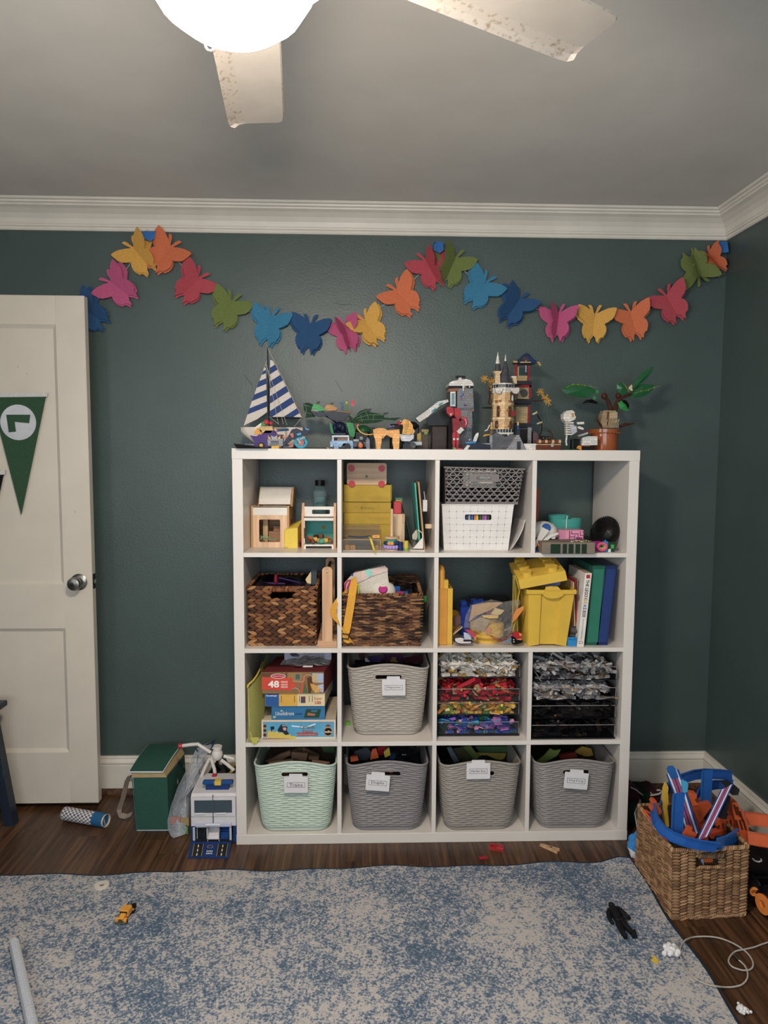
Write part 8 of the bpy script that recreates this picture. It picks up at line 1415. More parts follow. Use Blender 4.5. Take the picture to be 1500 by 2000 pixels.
# --- police truck playset
y = -.405; k = FLc.at(y); t = thing('police_truck','white and blue toy police truck with open front and road ramp','toy truck',(k(1130,0)[0],y+.08,0)); xa,xb = k(890,0)[0],min(k(1388,0)[0],-.7365); WTc = '#cdc9cc'; NV = '#1f3a72'
z0 = k(0,1030)[1]; z1 = k(0,690)[1]; zr = k.at(y+.06)(0,600)[1]
cabm = MB(WTc); cabm.prismx([(y,z0),(y+.17,z0),(y+.17,zr),(y+.05,zr),(y+.012,z1),(y,z1-.012)],xa,xb); cabm.build('cab',t); wz0,wz1 = k(0,885)[1],k(0,745)[1]
fr = MB(WTc); ringpoly(fr,rrect(xa+.001,xb-.001,wz0-.012,wz1+.012,.004,3),k.poly(930,882,930,745,1010,745,1010,745,1010,752,1280,752,1280,745,1280,745,1342,740,1342,740,1342,878,1342,878,1250,882,1150,882,1050,882,1000,882) if False else rrect(k(927,0)[0],k(1343,0)[0],wz0,wz1,.002,3),y-.004,y+.001); fr.build('window_frame',t)
MB('#3b4c56/s').box(k(930,0)[0],k(1340,0)[0],y-.0015,y,wz0,wz1).build('windscreen',t); MB('#5a5a60').box(k(1130,0)[0],k(1138,0)[0],y-.006,y,k(0,1000)[1],z1).build('door_seam',t); gr = MB('#dedad9').box(k(930,0)[0],k(1045,0)[0],y-.009,y-.003,k(0,892)[1],k(0,880)[1],.001).box(k(1170,0)[0],k(1280,0)[0],y-.009,y-.003,k(0,892)[1],k(0,880)[1],.001); gr.build('grab_bars',t)
kk_ = FLc.at(y+.03); lb = MB('#1f4a86').box(kk_(1020,0)[0],kk_(1352,0)[0],y+.03,y+.05,kk_(0,585)[1],kk_(0,545)[1],.003).box(kk_(1050,0)[0],kk_(1305,0)[0],y+.035,y+.06,zr-.004,kk_(0,585)[1],.001,'#1c3a6e'); lo2 = lb.build('light_bar',t); MB('#cfae2c').box(kk_(1150,0)[0],kk_(1225,0)[0],y+.026,y+.053,kk_(0,588)[1],kk_(0,541)[1],.002).build('yellow_lamp',lo2)
zb = k(0,1185)[1]
lw_ = MB(NV).box(xa-.003,xa+.012,y+.002,y+.17,0.004,z0+.006,.002).box(xb-.012,xb,y+.002,y+.17,0.004,z0+.006,.002).box(xa,xb,y+.1,y+.17,.002,z0).box(xa,xb,y+.004,y+.1,0.001,zb,0,'#26262a'); lw_.build('chassis',t)
for s_ in (xa-.002,xb-.012): MB('#17171a').cyl((s_,y+.06,.018),(s_+.012,y+.06,.018),.018,n=18).build('wheel',t)
MB('#b9bcd0').box(k(940,0)[0],k(1335,0)[0],y-.008,y,k(0,1030)[1],k(0,992)[1],.001).box(k(1050,0)[0],k(1215,0)[0],y-.012,y-.008,k(0,1012)[1],k(0,995)[1],.001,'#dedce0').build('visor',t)
ik = FLc.at(y+.01); dr = MB('#c9c9cc'); r = ik.rect(970,1028,1080,1165); ringpoly(dr,rrect(*r,.001,2),rrect(r[0]+.002,r[1]-.002,r[2]+.002,r[3]-.002,.001,2),y+.01,y+.014); dr.box(r[0]+.002,r[1]-.002,y+.012,y+.013,r[2]+.002,r[3]-.002,0,'#1c1d22/s'); dr.build('inner_door',t)
r = ik.rect(1090,1030,1215,1180); MB('#cfc8cc').prismx([(y+.005,r[2]),(y+.005,r[2]+.012),(y+.05,r[3]),(y+.055,r[3]),(y+.055,r[2])],r[0],r[1]).box(r[0],r[0]+.0015,y+.002,y+.05,r[2],r[3]).box(r[1]-.0015,r[1],y+.002,y+.05,r[2],r[3]).build('slide',t)
r = ik.rect(1225,1035,1312,1165); m_ = MB('#1f4a8c')
for i in range(6): m_.box(r[0],r[1],y+.008+.006*i,y+.02+.006*i,r[2]+(r[3]-r[2])*i/6,r[2]+(r[3]-r[2])*(i+.85)/6)
m_.build('stairs',t)
for u in (925,1325): MB('#b9bcc0').box(ik(u-12,0)[0],ik(u+12,0)[0],y+.0,y+.008,ik(0,1175)[1],ik(0,1030)[1],.001).build('post',t)
# ramp
R0,R1 = k.p3(905,1192),k.p3(1345,1192); R2,R3 = FLc.onz(1315,1372),FLc.onz(872,1372); R2.z = R3.z = .002; R1.x = min(R1.x,-.738)
def RP(u,v,h=0): p = R3.lerp(R2,u).lerp(R0.lerp(R1,u),v); return p+Vector((0,-.0006,.0022))*h
rp_ = MB('#1e3a74'); rp_.hexa([RP(0,0,-1),RP(1,0,-1),RP(1,1,-1),RP(0,1,-1)],[RP(0,0,1),RP(1,0,1),RP(1,1,1),RP(0,1,1)]); ro = rp_.build('ramp',t)
def rq(u0,u1,v0,v1,kk,nm,h=1.25): MB(kk).add([RP(u0,v0,h),RP(u1,v0,h),RP(u1,v1,h),RP(u0,v1,h)],[(0,1,2,3)]).build(nm,ro,recalc=False)
for u0 in (.08,.68): rq(u0,u0+.26,.07,.85,'#2b2a2c','road_strip'); [rq(u0+.115,u0+.14,v,v+.16,'#d9d4c8','road_dash',1.5) for v in (.1,.36,.62)]; [rq(u0+e,u0+e+.012,.07,.85,'#b59a3c','road_edge',1.5) for e in (.01,.238)]
for (u,v,w_) in ((.5,.66,.09),): 
    m_ = MB('#c9a07a'); 
    for i in range(10): a_ = i*.628; m_.add([RP(u+w_*math.cos(a_)*.7,v+.12*math.sin(a_)*.8,1.5),RP(u+w_*math.cos(a_+.35),v+.12*math.sin(a_+.35),1.5),RP(u+w_*math.cos(a_+.35)*.5,v+.12*math.sin(a_+.35)*.5,1.5)],[(0,1,2)])
    m_.build('badge_mark',ro,recalc=False)
for j in range(2):
    for i in range(4): rq(.43+.04*i,.46+.04*i,.2+.14*j,.28+.14*j,'#d3d0c8','badge_letters',1.5)
# --- patterned cardboard tube
a_,b_ = onz(128,1589,.025),onz(208,1603,.025); d = (b_-a_); L = d.length; d.normalize(); R_t = .0255; t = thing('cardboard_tube','cardboard tube with chequered wrap and blue band lying on the floor','tube',((a_+b_)/2).xy.to_3d())
u_ = Vector((0,0,1)); w_ = d.cross(u_); m_ = MB('#d6d2ce/p'); NT,NL = 22,15
ckc = ['#d9d6d2/p','#6b6c74/p','#d9d6d2/p','#5a4a70/p','#d0ccc8/p','#4a5560/p']
for j in range(NL):
    for i in range(NT):
        q = [a_+d*(L*.72*(j+dj)/NL)+(u_*math.cos((i+di)*2*math.pi/NT)+w_*math.sin((i+di)*2*math.pi/NT))*R_t+Vector((0,0,R_t-.025)) for dj,di in ((0,0),(1,0),(1,1),(0,1))]; m_.add(q,[(0,1,2,3)],ckc[((i+j) % 2)*(1+2*((i*7+j*3) % 3 == 0)) if (i+j) % 2 else 0])
m_.build('chequered_wrap',t,True); z_ = Vector((0,0,R_t-.025))
m_ = MB('#c9b9a8/p'); m_.lathe([(R_t*.99,0),(R_t*.9,0),(R_t*.9,L),(R_t*.99,L)],a_+z_,d,24,caps=False); m_.build('card_core',t,True); MB('#1f5f8c/p').lathe([(R_t*1.01,L*.72),(R_t*1.03,L*.72),(R_t*1.03,L*.96),(R_t*1.01,L*.96)],a_+z_,d,24).build('blue_band',t,True); MB('#c9c2ba').lathe([(R_t*1.01,-.004),(R_t*.8,-.004),(R_t*.8,0),(R_t*1.01,.003)],a_+z_,d,24).build('end_cap',t,True)
e = b_+z_-d*.004; MB('#b9b4ae').hexa([e-u_*.022-w_*.001,e-u_*.022+w_*.001,e+u_*.022+w_*.012,e+u_*.022+w_*.010],[e-u_*.022-w_*.001-d*.05,e-u_*.022+w_*.001-d*.05,e+u_*.022+w_*.012-d*.05,e+u_*.022+w_*.01-d*.05]).build('inner_mirror',t)
# --- small things on the floor boards
p = onz(970,1658); m_ = MB('#a8222a'); m_.at((p.x,p.y,0),(0,0,-.25)); m_.box(-.026,.026,-.013,.013,0,.003).box(-.026,.0,-.013,-.009,.003,.012).box(-.026,.0,.009,.013,.003,.012).box(-.026,-.022,-.009,.009,.003,.012).box(0,.026,-.013,.013,.003,.012,.001); one(m_,'red_frame_brick','red open toy brick on the floor in front of the shelf','toy brick')
p = onz(945,1677); m_ = MB('#a01f2c'); m_.at((p.x,p.y,0),(0,0,.1)); m_.box(-.014,.016,-.005,.005,0,.006,.001).cyl((-.014,0,0),(-.014,0,.009),.004,n=10).box(-.004,.0,-.006,.006,.006,.008).box(.006,.01,-.006,.006,.006,.008); one(m_,'red_clip_brick','small red toy clip on the floor near the rug edge','toy brick')
p = onz(1072,1658); t = thing('clothespin','wooden clothespin lying on the floor before the shelf','clothespin',(p.x,p.y,0))
for s_ in (-1,1): m_ = MB('#c49a70/w'); m_.at((p.x,p.y,0),(0,0,math.radians(-38+s_*5))); m_.hexa([(-.034,s_*.0015+.001,0),(.038,s_*.0035,0),(.038,s_*.0035+.006*s_,0),(-.034,s_*.007,0)],[(-.034,s_*.0015+.001,.009),(.038,s_*.0035,.009),(.038,s_*.0035+.006*s_,.009),(-.034,s_*.007,.009)]); m_.build('arm',t)
m_ = MB('#8d8a86/m'); m_.at((p.x,p.y,0),(0,0,math.radians(-38))); m_.tube([(.008+.0035*math.cos(i),.0035*math.sin(i),.0095+.0002*i) for i in range(9)],.0009,5); m_.build('spring',t)
one(MB('#a32a38').box(onz(1206,1683).x,onz(1250,1683).x+.01,onz(1206,1688).y,onz(1206,1688).y+.012,0,.011,.001),'red_bar','flat red bar on the floor beside the wicker basket','toy bar')
# --- on the rug
RZ = .011
p = onz(199,1731,RZ); m_ = MB('#cfc6ba').lathe([(.008,0),(.023,0),(.024,.003),(.023,.006),(.008,.006),(.008,0)],(p.x,p.y,RZ),n=28); one(m_,'white_ring','white ring shaped disc on the rug near its far edge','toy ring',None,True)
p = onz(238,1806,RZ); t = thing('toy_car','small yellow orange toy tow truck on the rug','toy car',(p.x,p.y+.03,RZ)); YC = '#d9921f'; E_ = ((p.x,p.y+.032,RZ),(0,0,-.12)); s_ = .9
def car(k,f): m_ = MB(k); m_.at(*E_,s_); f(m_); return m_
car(YC,lambda m: m.box(-.016,.016,-.012,.022,.01,.034,.003).prismx([(-.036,.012),(-.038,.018),(-.012,.026),(-.012,.01)],-.009,.009).box(-.019,.019,.022,.04,.01,.017,.001)).build('body',t); car('#2b2420/s',lambda m: m.box(-.013,.013,-.0132,-.012,.022,.031)).build('windscreen',t); car('#8d8780/m',lambda m: m.prism([(-.005,.01),(.005,.01),(.0065,.019),(-.0065,.019)],-.039,-.036).box(-.02,.02,-.04,-.036,.005,.009,.001)).build('grille',t)
for x in (-1,1): car('#d08a20',lambda m: m.lathe([(0,-.005),(.0085,-.005),(.0085,.005),(0,.005)],(x*.0145,-.027,.011),(1,0,0),12)).build('fender',t)
for x in (-1,1):
    for yw in (-.026,.026): car('#171615',lambda m: m.cyl((x*.013,yw,.007),(x*.02,yw,.007),.007,n=14)).build('wheel',t)
car('#1c1b1b',lambda m: m.box(.012,.026,.026,.034,.017,.034,.002).tube([(.012,.03,.02),(.008,.03,.04)],.0016,5).tube([(-.006,.03,.02),(-.004,.034,.036)],.0014,5)).build('tow_arm',t)
# clear tube
a_,b_ = onz(27,1842,RZ+.014),onz(75,2060,RZ+.014); d = b_-a_; L = d.length; d.normalize(); t = thing('clear_rod','clear plastic tube with dotted ridges lying at the lower left of the rug','tube',(a_.x,a_.y,RZ)); MB('#b9bcc6/g45').lathe([(.0135,0),(.0135,L)],a_,d,16).lathe([(.011,0),(.011,L)],a_,d,16).build('tube_wall',t,True); m_ = MB('#d6d8de/g80'); n = int(L/.006)
for i in range(n): m_.tube([a_+d*(.006*i)+Vector((.0005,0,.0005)) + (Vector((-d.y,d.x,0))*math.cos(q)+Vector((0,0,1))*math.sin(q))*.0136 for q in (.3,.8,1.3,1.8,2.3)],.0011,4)
o_ = m_.build('ridges',t); o_['kind'] = 'stuff'
# black action figure lying face down
BRc = CR(1150,1740,.23333,0)
def gp(u,v,h): p = BRc.onz(u,v,RZ+h); return p
t = thing('action_figure','black action figure lying on the rug','toy figure',gp(250,250,0)); BKm = '#17171a/l'
bd = MB(BKm)
def limb(pts,r): bd.tube([gp(*q) for q in pts],r,10)
limb(((190,118,.012),(195,140,.012)),[.0085,.006]); bd.sph(gp(190,122,.012),(.0095,.0105,.0105),12,8); bd.sph(gp(180,112,.018),.003,6,5).sph(gp(200,112,.018),.003,6,5)
limb(((200,145,.012),(215,170,.012),(235,215,.011),(255,245,.011)),[.011,.018,.014,.0125]); limb(((195,155,.012),(230,160,.012),(262,165,.012)),[.011,.012,.01])
limb(((178,160,.012),(165,190,.011),(172,225,.009),(190,262,.007)),[.0085,.008,.0068,.0055]); limb(((262,165,.013),(290,190,.013),(315,210,.011),(342,228,.008)),[.009,.0085,.007,.005])
limb(((245,240,.011),(258,290,.010),(280,335,.009),(300,375,.008)),[.0115,.0105,.0085,.0075]); limb(((270,240,.011),(300,285,.010),(335,320,.009),(368,355,.008)),[.0115,.0105,.0085,.0075]); limb(((300,370,.008),(306,392,.007)),[.0085,.006]); limb(((366,350,.009),(376,335,.012),(380,375,.007),(372,388,.006)),[.008,.007,.008,.005]); limb(((188,258,.007),(205,272,.006)),[.006,.004]); limb(((340,226,.008),(350,236,.006)),[.005,.003])
bo = bd.build('body',t,True); MB('#222126/c').tube([gp(282,175,.017),gp(310,205,.016),gp(300,245,.014)],[.006,.010,.004],8,flat=.35).build('cape_scrap',t,True); MB('#2a292e').tube([gp(232,236,.0225),gp(250,244,.0235),gp(268,240,.0225)],.0022,6).build('belt',t)
# cotton tufts, clip, cable
def fluff(px,py,r,lb,z=RZ):
    p = onz(px,py,z+r*.7); m_ = MB('#d6d3d2/c'); rs = random.Random(int(px))
    for i in range(60): m_.sph((p.x+rs.gauss(0,.42)*r,p.y+rs.gauss(0,.45)*r,z+r*(.22+.6*rs.random())),r*(.26+.14*rs.random()),8,6)
    one(m_,'cotton_tuft',lb,'cotton','white tufts',True)
fluff(1312,1853,.022,'large white cotton tuft on the rug edge beside the cable'); fluff(1450,1969,.014,'small white cotton tuft on the wooden floor at lower right',0)
p = BRc.onz(552,582,RZ); m_ = MB('#cfae1f'); m_.at((p.x,p.y,RZ),(0,0,.5)); m_.box(-.011,.008,-.006,.006,0,.004,.001).box(.004,.008,-.002,.016,0,.005,.001).box(-.006,.004,-.012,-.005,0,.003); one(m_,'yellow_clip','small yellow plastic clip on the rug near the cotton tuft','clip')
cp = [(1560,405),(1500,430),(1440,450),(1380,472),(1300,490),(1230,505),(1185,545),(1170,590),(1195,630),(1240,652),(1290,664),(1340,662),(1370,640),(1374,600),(1350,550),(1310,505),(1250,462),(1190,430),(1130,406),(1070,390),(1000,382),(930,382),(870,388),(820,405),(785,435),(766,480),(768,540),(790,610),(830,675),(890,735),(950,768),(1010,788),(1080,800),(1150,806),(1220,802),(1285,782),(1325,735),(1328,680),(1308,630),(1280,600),(1258,582)]
t = thing('braided_cable','pale braided charging cable coiled on the floor and rug edge','cable',BRc.onz(1100,600,0)); P = []
for u,v in cp: z = .0125 if u < 830+(v-400)*.644 and v > 375 else .002; P.append(BRc.onz(u,v,z+.003))
MB('#a8a097/c').tube(smooth_path(P),.0023,8).build('cord',t,True); a_ = P[-1]; b_ = BRc.onz(1215,530,.008); MB('#7d7a76/m').tube([a_,a_.lerp(b_,.65)],.0048,8).tube([a_.lerp(b_,.65),b_],.0034,4,'#b9b6b0/m').build('plug',t,True)
# ================================================================ wicker basket with race tracks
BK = CR(1190,1470,.20667,-.86); y = -.86
f0 = onz(1312,1797); f1 = onz(1456,1789); b0 = onz(1241,1694); zt = at(1314,1661,f0.y).z; tf0 = at(1314,1661,f0.y); tf1 = at(1462,1654,f1.y); tb0 = at(1246,1578,b0.y); zt = (tf0.z+tf1.z)/2
f0.z = f1.z = b0.z = 0; tb0 = Vector((b0.x+.004,b0.y,zt)); b1 = b0+(f1-f0)*1.02; tb1 = tb0+(tf1-tf0)*1.02; tf0.z = tf1.z = zt
t = thing('wicker_basket','tall square wicker basket with handle slot full of race track pieces','basket',((f0+f1+b0+b1)/4)); rs = random.Random(21); WK = ['#96714e/p','#a37b56/p','#876445/p','#ae8860/p','#7a583b/p']
def ins(p,s=.985): c_ = (f0+f1+b0+b1)/4; return Vector((c_.x+(p.x-c_.x)*s,c_.y+(p.y-c_.y)*s,p.z))
q0,q1 = BK(840,1080,f0.y),BK(1070,985,f0.y); hx0,hx1,hz0,hz1 = q0[0],q1[0],q0[1],q1[1]
ln = MB('#4a3724/p'); I = [ins(p) for p in (f0,f1,b1,b0)]; T = [ins(p) for p in (tf0,tf1,tb1,tb0)]; 
for i in (1,2,3): j = (i+1) % 4; a_,b_,c_,d_ = I[i],I[j],T[j],T[i]; n_ = (b_-a_).cross(Vector((0,0,1))).normalized()*.004; ln.hexa([a_,b_,b_-n_,a_-n_],[d_,c_,c_-n_,d_-n_])
yi = max(I[0].y,I[1].y)+.003
for x0,x1,z0,z1 in ((I[0].x,hx0,0,zt),(hx1,I[1].x,0,zt),(hx0,hx1,0,hz0),(hx0,hx1,hz1,zt)): ln.box(x0,x1,yi+.002,yi+.006,z0,z1)
ln.add([Vector((p.x,p.y,.003)) for p in I],[(0,1,2,3)]); ln.build('lining',t)
sk = lambda u,v: hx0 < f0.x+(f1.x-f0.x)*u < hx1 and hz0 < zt*v < hz1
m_ = MB(); weave(m_,(f0,f1,tf1,tf0),46,10,'cord',WK,rs,(0,-1,0),sk,1.); o_ = m_.build('front_weave',t,recalc=False); o_['kind'] = 'stuff'
m_ = MB(); weave(m_,(b0,f0,tf0,tb0),46,11,'cord',WK,rs,(-1,0,0),None,1.); o_ = m_.build('side_weave',t,recalc=False); o_['kind'] = 'stuff'
m_ = MB(); weave(m_,(f1,b1,tb1,tf1),36,9,'cord',WK,rs,(1,0,0),None,1.); weave(m_,(tb0-Vector((0,0,.05)),tb1-Vector((0,0,.05)),tb1,tb0),9,9,'cord',WK,rs,(0,-1,0),None,1.); o_ = m_.build('back_weave',t,recalc=False); o_['kind'] = 'stuff'
m_ = MB(); rim(m_,[tf0,Vector((hx0,tf0.y,zt)),tf1,tb1,tb0,tf0],.007,WK,rs,.0068); rim(m_,[Vector((hx0,tf0.y-.002,hz1+.006)),Vector((hx1,tf0.y-.002,hz1+.006))],.009,['#5c4836/p','#6e573f/p'],rs,.006); rim(m_,[Vector((hx0,tf0.y-.002,hz0)),Vector((hx1,tf0.y-.002,hz0))],.005,WK,rs,.006); rim(m_,[f0+Vector((0,0,.006)),f1+Vector((0,0,.006))],.006,WK,rs,.0065); o_ = m_.build('wrapped_rim',t,recalc=False); o_['kind'] = 'stuff'
# track pieces: a channel = bed + two raised edges
def track(pts,wv,k,name,lb,k2=None,group='race track pieces',wall=.006,stripes_=None):
    t = thing(name,lb,'toy track',Vector(pts[-1]),group); W = [Vector(w_) for w_ in (wv if isinstance(wv[0],(tuple,list,Vector)) else [wv]*len(pts))]; pts = [Vector(p) for p in pts]
    o = MB(k).strap(pts,W,.002).build('bed',t); N = [((pts[min(i+1,len(pts)-1)]-pts[max(i-1,0)]).cross(W[i])).normalized() for i in range(len(pts))]
    for i in range(len(N)):
        if N[i].dot(CAM-pts[i]) < 0: N[i] = -N[i]
    for s_ in (-1,1): MB(k2 or k).strap([p+w_*s_*.97+n_*wall*.5 for p,w_,n_ in zip(pts,W,N)],[n_*wall*.62 for n_ in N],.0016).build('edge',t)
    if stripes_:
        for f0_,f1_,kk in stripes_: MB(kk).strap([p+w_*(f0_+f1_)/2+n_*.0013 for p,w_,n_ in zip(pts,W,N)],[w_*(f1_-f0_)/2 for w_ in W],.0006).build('stripe',t)
    return t
BT_ = '#1f5aa8'; b = BK
def bp(u,v,yy): return BK.p3(u,v,yy)
STR = [(-.78,-.5,'#d6d6da'),(-.36,-.12,'#b5484c'),(-.12,.12,'#3a3a7c'),(.12,.36,'#b5484c'),(.5,.78,'#d6d6da')]
track([bp(420,515,-.72),bp(425,570,-.75),bp(450,650,-.79),bp(510,730,-.82),bp(600,790,-.85),bp(720,835,-.87),bp(850,865,-.88),bp(1020,888,-.885)],[(.004,-.004,.016)]*8,BT_,'curved_track','blue curved track looping over the front rim of the wicker basket')
track([bp(1010,860,-.875),bp(1090,835,-.85),bp(1150,800,-.82),bp(1205,765,-.79)],[(.003,.002,.017)]*4,'#1c64ae','curved_track','short blue curved track end at the right front of the wicker basket')
track([bp(485,520,-.70),bp(495,430,-.66),bp(560,320,-.60),bp(680,245,-.57),bp(800,205,-.56),bp(900,195,-.56),bp(1050,200,-.57),bp(1160,215,-.58)],[(-.002,0,.017)]*8,'#1c4f98','curved_track','blue curved track arching at the back of the wicker basket')
track([bp(800,480,-.66),bp(840,380,-.64),bp(900,320,-.63),bp(1000,300,-.62),bp(1170,298,-.63)],[(0,.002,.014)]*5,'#1a4a90','curved_track','second blue curved track inside the back arch'); 
track([bp(652,380,-.80),bp(640,560,-.81),bp(632,790,-.815)],[(.0195,.004,0)]*3,'#1c5aa6','straight_track','broad plain blue straight track standing at the front'); MBc = MB('#3a9ac4').prism(BK.at(-.80).poly(680,270,695,255,735,275,742,295,735,370,690,370),-.803,-.797); one(MBc,'track_clip','light blue connector clip on the plain blue track','toy track')
track([bp(922,165,-.66),bp(912,320,-.67),bp(905,490,-.68)],[(.0185,.003,0)]*3,'#1d58a0','straight_track','blue straight track standing upright at the back middle')
track([bp(592,180,-.68),bp(650,330,-.70),bp(720,560,-.72),bp(790,780,-.74)],[(.0205,.002,.008)]*4,'#1f4f9c','straight_track','striped blue track leaning left with a blue connector on top',stripes_=STR); one(MB('#1f5fa6').prism(BK.at(-.685).poly(540,150,555,128,600,124,615,140,645,225,600,240,575,235),-.692,-.684),'track_clip','dark blue connector on top of the left striped track','toy track')
track([bp(1112,325,-.76),bp(1000,560,-.80),bp(872,822,-.84)],[(.0215,.002,.0105)]*3,'#23489a','straight_track','long white, red and blue striped track leaning right',stripes_=STR)
one(MB('#26262a').prism(BK.at(-.75).poly(1090,310,1150,295,1230,345,1215,400,1160,400,1130,350),-.752,-.72),'launcher_block','dark grey launcher block at the top of the long striped track','toy track'); one(MB('#2b2a2e').prism(BK.at(-.77).poly(1150,420,1140,470,1125,540,1080,620,1040,620,1100,500),-.77,-.745).prism(BK.at(-.765).poly(1060,560,1120,570,1105,625,1050,620),-.768,-.74),'gear_rack','dark toothed gear rack behind the long striped track','toy track')
yl = BK.at(-.70); one(MB('#d0a41f').prism(yl.poly(540,290,560,330,555,380,560,470,545,520,560,620,565,700,540,705,520,600,505,480,520,350),-.70,-.685).prism(yl.poly(560,320,590,440,580,560,590,690,572,690,560,560,570,440),-.68,-.67,'#b98f1c'),'yellow_track_part','yellow angular track part standing at the left of the wicker basket','toy track')
OR = '#c04d1c'
one(MB(OR).prism(BK.at(-.72).poly(390,540,410,500,400,470,410,450,440,450,445,480,475,515,490,550,480,580,455,575,430,560),-.725,-.70),'orange_clip','orange track clip on the left rim of the wicker basket','toy track'); one(MB(OR).prism(BK.at(-.84).poly(750,695,785,705,775,735,825,770,805,805,720,795,700,780),-.842,-.83),'orange_clip','orange track clip between the blue and striped tracks','toy track')
k = BK.at(-.7,None); t = thing('orange_loop_booster','large orange slotted track booster filling the wicker basket','toy track',k.p3(900,800)); WL[t.name].z = .05; t.location.z = .05
MB(OR).prism(k.poly(750,490,960,480,960,520,830,700,820,760,790,640,760,560),-.70,-.66).build('main_plate',t); MB('#c9561f').prism(k.poly(740,400,770,380,820,385,820,420,800,440,840,490,780,500),-.705,-.68).build('clip_tower',t)
k2 = BK.at(-.72); m_ = MB('#b84618'); m_.prism(k2.poly(1000,660,1200,560,1210,600,1010,700),-.72,-.70).prism(k2.poly(960,760,1210,690,1215,730,960,810),-.725,-.70)
for i in range(5): u = 1040+i*36; m_.prism(k2.poly(u,640-i*14,u+18,632-i*14,u+30,735-i*8,u+10,740-i*8),-.722,-.712)
m_.build('slotted_wall',t); sl = MB('#4a1c0c'); k4 = BK.at(-.7435); [sl.prism(k4.poly(u,v,u+14,v-6,u+40,v+85,u+26,v+92),-.7445,-.742) for u,v in ((1175,500),(1200,515),(1228,560),(1190,640),(1225,640),(1258,640))]; sl.build('slots',t); k3 = BK.at(-.74); MB('#c24f1c').prism(k3.poly(1155,470,1205,465,1235,530,1260,545,1310,680,1320,740,1230,760,1190,640,1165,560),-.742,-.70).prism(k3.poly(1200,770,1300,745,1335,800,1330,850,1240,845),-.744,-.70).build('end_housing',t); MB('#c94a18').box(k(790,0)[0],k(1000,0)[0],-.69,-.6,.05,k(0,700)[1],.005).build('base',t)
track([bp(1280,615,-.70),bp(1400,628,-.71),bp(1620,660,-.73)],[(0,.006,.0195)]*3,'#c4521e','straight_track','upper orange track sticking out of the basket to the right'); track([bp(1310,800,-.76),bp(1400,818,-.77),bp(1640,850,-.79)],[(0,.006,.0195)]*3,'#ca5820','straight_track','lower orange track sticking out of the basket to the right')
one(MB('#cf4a16').tube([bp(330,545,-.66),bp(400,640,-.71),bp(470,740,-.77),bp(540,830,-.82)],.004,6).tube([bp(345,545,-.65),bp(420,600,-.68),bp(440,690,-.72)],.003,6).tube([bp(380,640,-.69),bp(460,660,-.72)],.0025,6),'orange_rail','thin orange rail frame along the left inner side of the basket','toy track')
one(MB('#1b4f96').box(BK(1090,0,-.8)[0],BK(1255,0,-.8)[0],-.80,-.76,BK(0,895,-.8)[1],BK(0,855,-.8)[1],.003),'track_end','blue track end lying at the right rim of the wicker basket','toy track'); q = BK.at(-.84); one(MB('#c9581c').box(q(915,0)[0],q(1030,0)[0],-.84,-.82,q(0,1080)[1],q(0,990)[1],.002),'orange_block','orange block seen through the wicker basket handle','toy track'); one(MB('#8aa8cc').cyl(q.p3(875,1000),q.p3(890,1080),.004,n=8),'pale_blue_rod','pale blue rod seen through the wicker basket handle','toy track')
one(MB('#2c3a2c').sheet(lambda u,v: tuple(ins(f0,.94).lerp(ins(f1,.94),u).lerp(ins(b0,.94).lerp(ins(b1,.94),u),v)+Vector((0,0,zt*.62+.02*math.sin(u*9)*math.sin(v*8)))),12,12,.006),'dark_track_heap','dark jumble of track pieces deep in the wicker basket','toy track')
# --- around the basket
k = CR(1205,1520,.09,-.5); t = thing('blue_white_cloth','crumpled blue and white cloth squeezed between shelf and wicker basket','cloth',(.71,-.52,0)); c_ = k.p3(330,1500,-.53); c_.x = .728
def cl(u,v): a_ = u*2*math.pi; r_ = 1+.1*math.sin(a_*5+v*9)+.07*math.sin(a_*9-v*14); ph = (v-.5)*math.pi; return (c_.x+.034*r_*math.cos(ph)*math.cos(a_),c_.y+.05*r_*math.cos(ph)*math.sin(a_),max(.0008,.043+.045*r_*math.sin(ph)))
m_ = MB('#d3d0d4/c').surf(lambda u,v: cl(u,v*.5),36,12,wrap=True); m_.build('white_part',t,True); MB('#2f7fc4/c').surf(lambda u,v: cl(u,.5+v*.5),36,12,wrap=True).build('blue_part',t,True)
t = thing('folded_gift_bag','dark maroon and green bag with white edges behind the wicker basket','bag',(.86,-.17,0)); k = CR(1205,1520,.09,-.22)
MB('#3c1a26/p').prism(k.poly(255,210,450,280,560,360,500,370,500,640,250,620),-.22,-.1).build('maroon_panel',t); MB('#10241a/p').prism(k.poly(510,365,740,370,740,640,505,660),-.225,-.1).build('green_panel',t); MB('#3c1a26/p').prism(k.poly(745,380,900,350,980,380,980,640,745,640),-.22,-.1).build('maroon_panel',t); MB('#1c1412/p').box(k(250,0)[0],k(1000,0)[0],-.215,-.05,0.001,k(0,620)[1]).build('base',t); MB('#c9c4bc/p').tube([k.p3(u,v,-.225) for u,v in ((300,195),(430,260),(480,310),(565,365))],.0022,5).tube([k.p3(u,v,-.225) for u,v in ((725,375),(900,345),(990,290),(920,255),(865,262))],.0035,5).tube([k.p3(u,v,-.225) for u,v in ((735,300),(745,340),(775,348))],.002,5).build('white_edges',t)
one(MB('#9aa5a2').sheet(lambda u,v: (at(1225,1600,-.3).x+.07*u,-.42+.12*u+.05*v,.002+.085*v*(1-.1*u)),6,6,.003),'white_sheet','pale sheet standing between shelf and wicker basket','paper'); one(MB('#14281c/c').sph((at(1222,1590,-.28).x+.03,-.3,.045),(.045,.04,.045),12,8),'dark_green_pouch','dark green pouch behind the pale sheet beside the shelf','pouch',None,True)
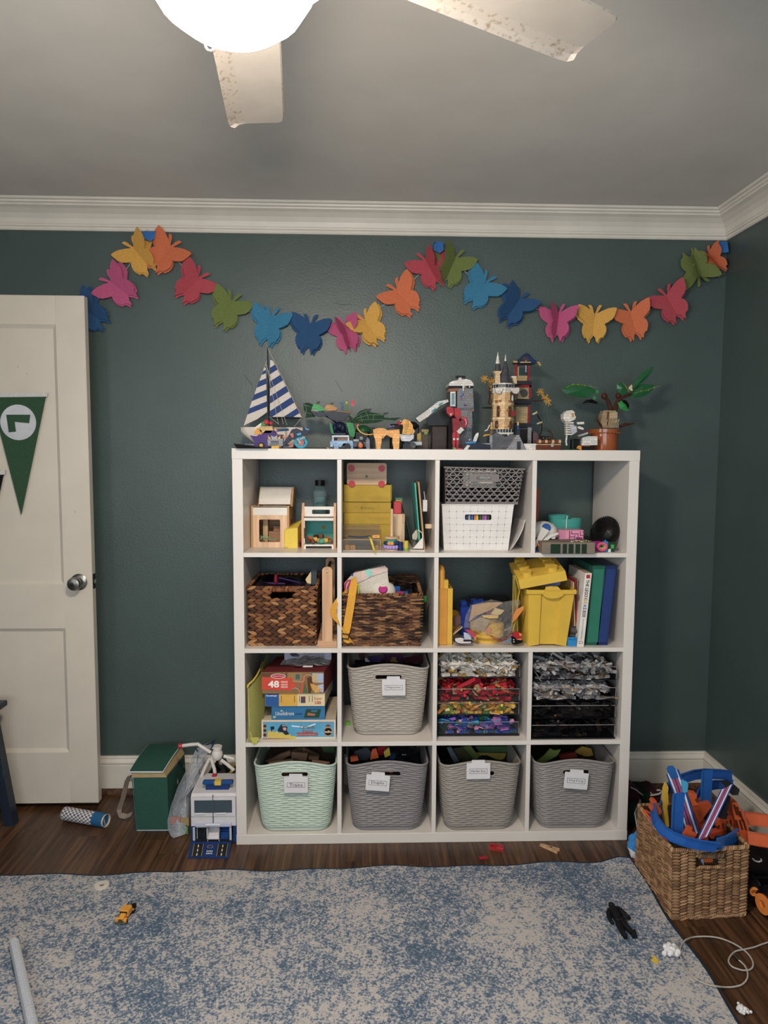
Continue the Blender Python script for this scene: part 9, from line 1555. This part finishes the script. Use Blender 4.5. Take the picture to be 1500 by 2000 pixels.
# black remote-control truck with orange rims
t = thing('black_rc_truck','black toy monster truck with orange rims right of the wicker basket','toy truck',(1.09,-.72,0)); q = BK.at(-.74)
MB('#0e0e10/s').prism(q.poly(1310,880,1400,860,1560,900,1600,1100,1600,1380,1310,1400,1318,1100),-.74,-.60,sc=.9).build('body',t); q2 = BK.at(-.745); MB('#b9b9c0').tube([q2.p3(u,v) for u,v in ((1352,1000),(1375,1022),(1410,1032),(1440,1022),(1432,1005))],.0026,6).build('white_mark',t)
def wheel(u,v,yy,r,rr,ax): c_ = BK.p3(u,v,yy); w_ = MB('#121214').lathe([(0,-.028),(r*.8,-.028),(r,-.018),(r,.018),(r*.8,.028),(0,.028)],c_,ax,26).build('tyre',t,True); MB('#d97a24').lathe([(rr*.55,.029),(rr,.029),(rr,.033),(rr*.55,.034),(rr*.5,.029)],c_,ax,22).build('orange_rim',w_,True); return c_
wheel(1338,1262,-.80,.03,.0145,(-.2,-.97,.05)); c_ = BK.p3(1530,1590,-.86); r = .05; c_.z = r
w_ = MB('#101012/s').lathe([(0,-.03),(r*.78,-.03),(r,-.02),(r,.02),(r*.78,.03),(0,.03)],c_,(-.97,-.2,.0),28).build('tyre',t,True); MB('#d97a24').lathe([(.012,.031),(.03,.031),(.031,.036),(.012,.037),(.011,.031)],c_,(-.97,-.2,0),24).build('orange_rim',w_,True)
MB('#2f9a50').box(BK(1460,0,-.76)[0],BK(1540,0,-.76)[0],-.765,-.75,BK(0,1372,-.76)[1],BK(0,1345,-.76)[1],.002).build('green_trim',t); MB('#0c0c0e').box(BK(1330,0,-.72)[0],1.19,-.76,-.6,.03,.07,.004).build('chassis',t); MB('#0f0f11').cyl((1.0,-.66,.038),(1.05,-.66,.038),.038,n=22).cyl((1.15,-.64,.038),(1.2,-.64,.038),.038,n=22).build('rear_wheels',t)
q = BK.at(-.6); one(MB('#8a1f28/c').prism(q.poly(1390,880,1440,870,1620,980,1620,1100,1470,1010),-.6,-.57).prism(q.poly(1430,880,1560,870,1620,960,1500,920),-.604,-.6,'#c9c2ba/c').box(q(1420,0)[0],1.19,-.59,-.5,.0,q(0,1010)[1],.01,'#3a1216/c'),'red_white_cloth','red and white cloth heap behind the black monster truck','cloth')
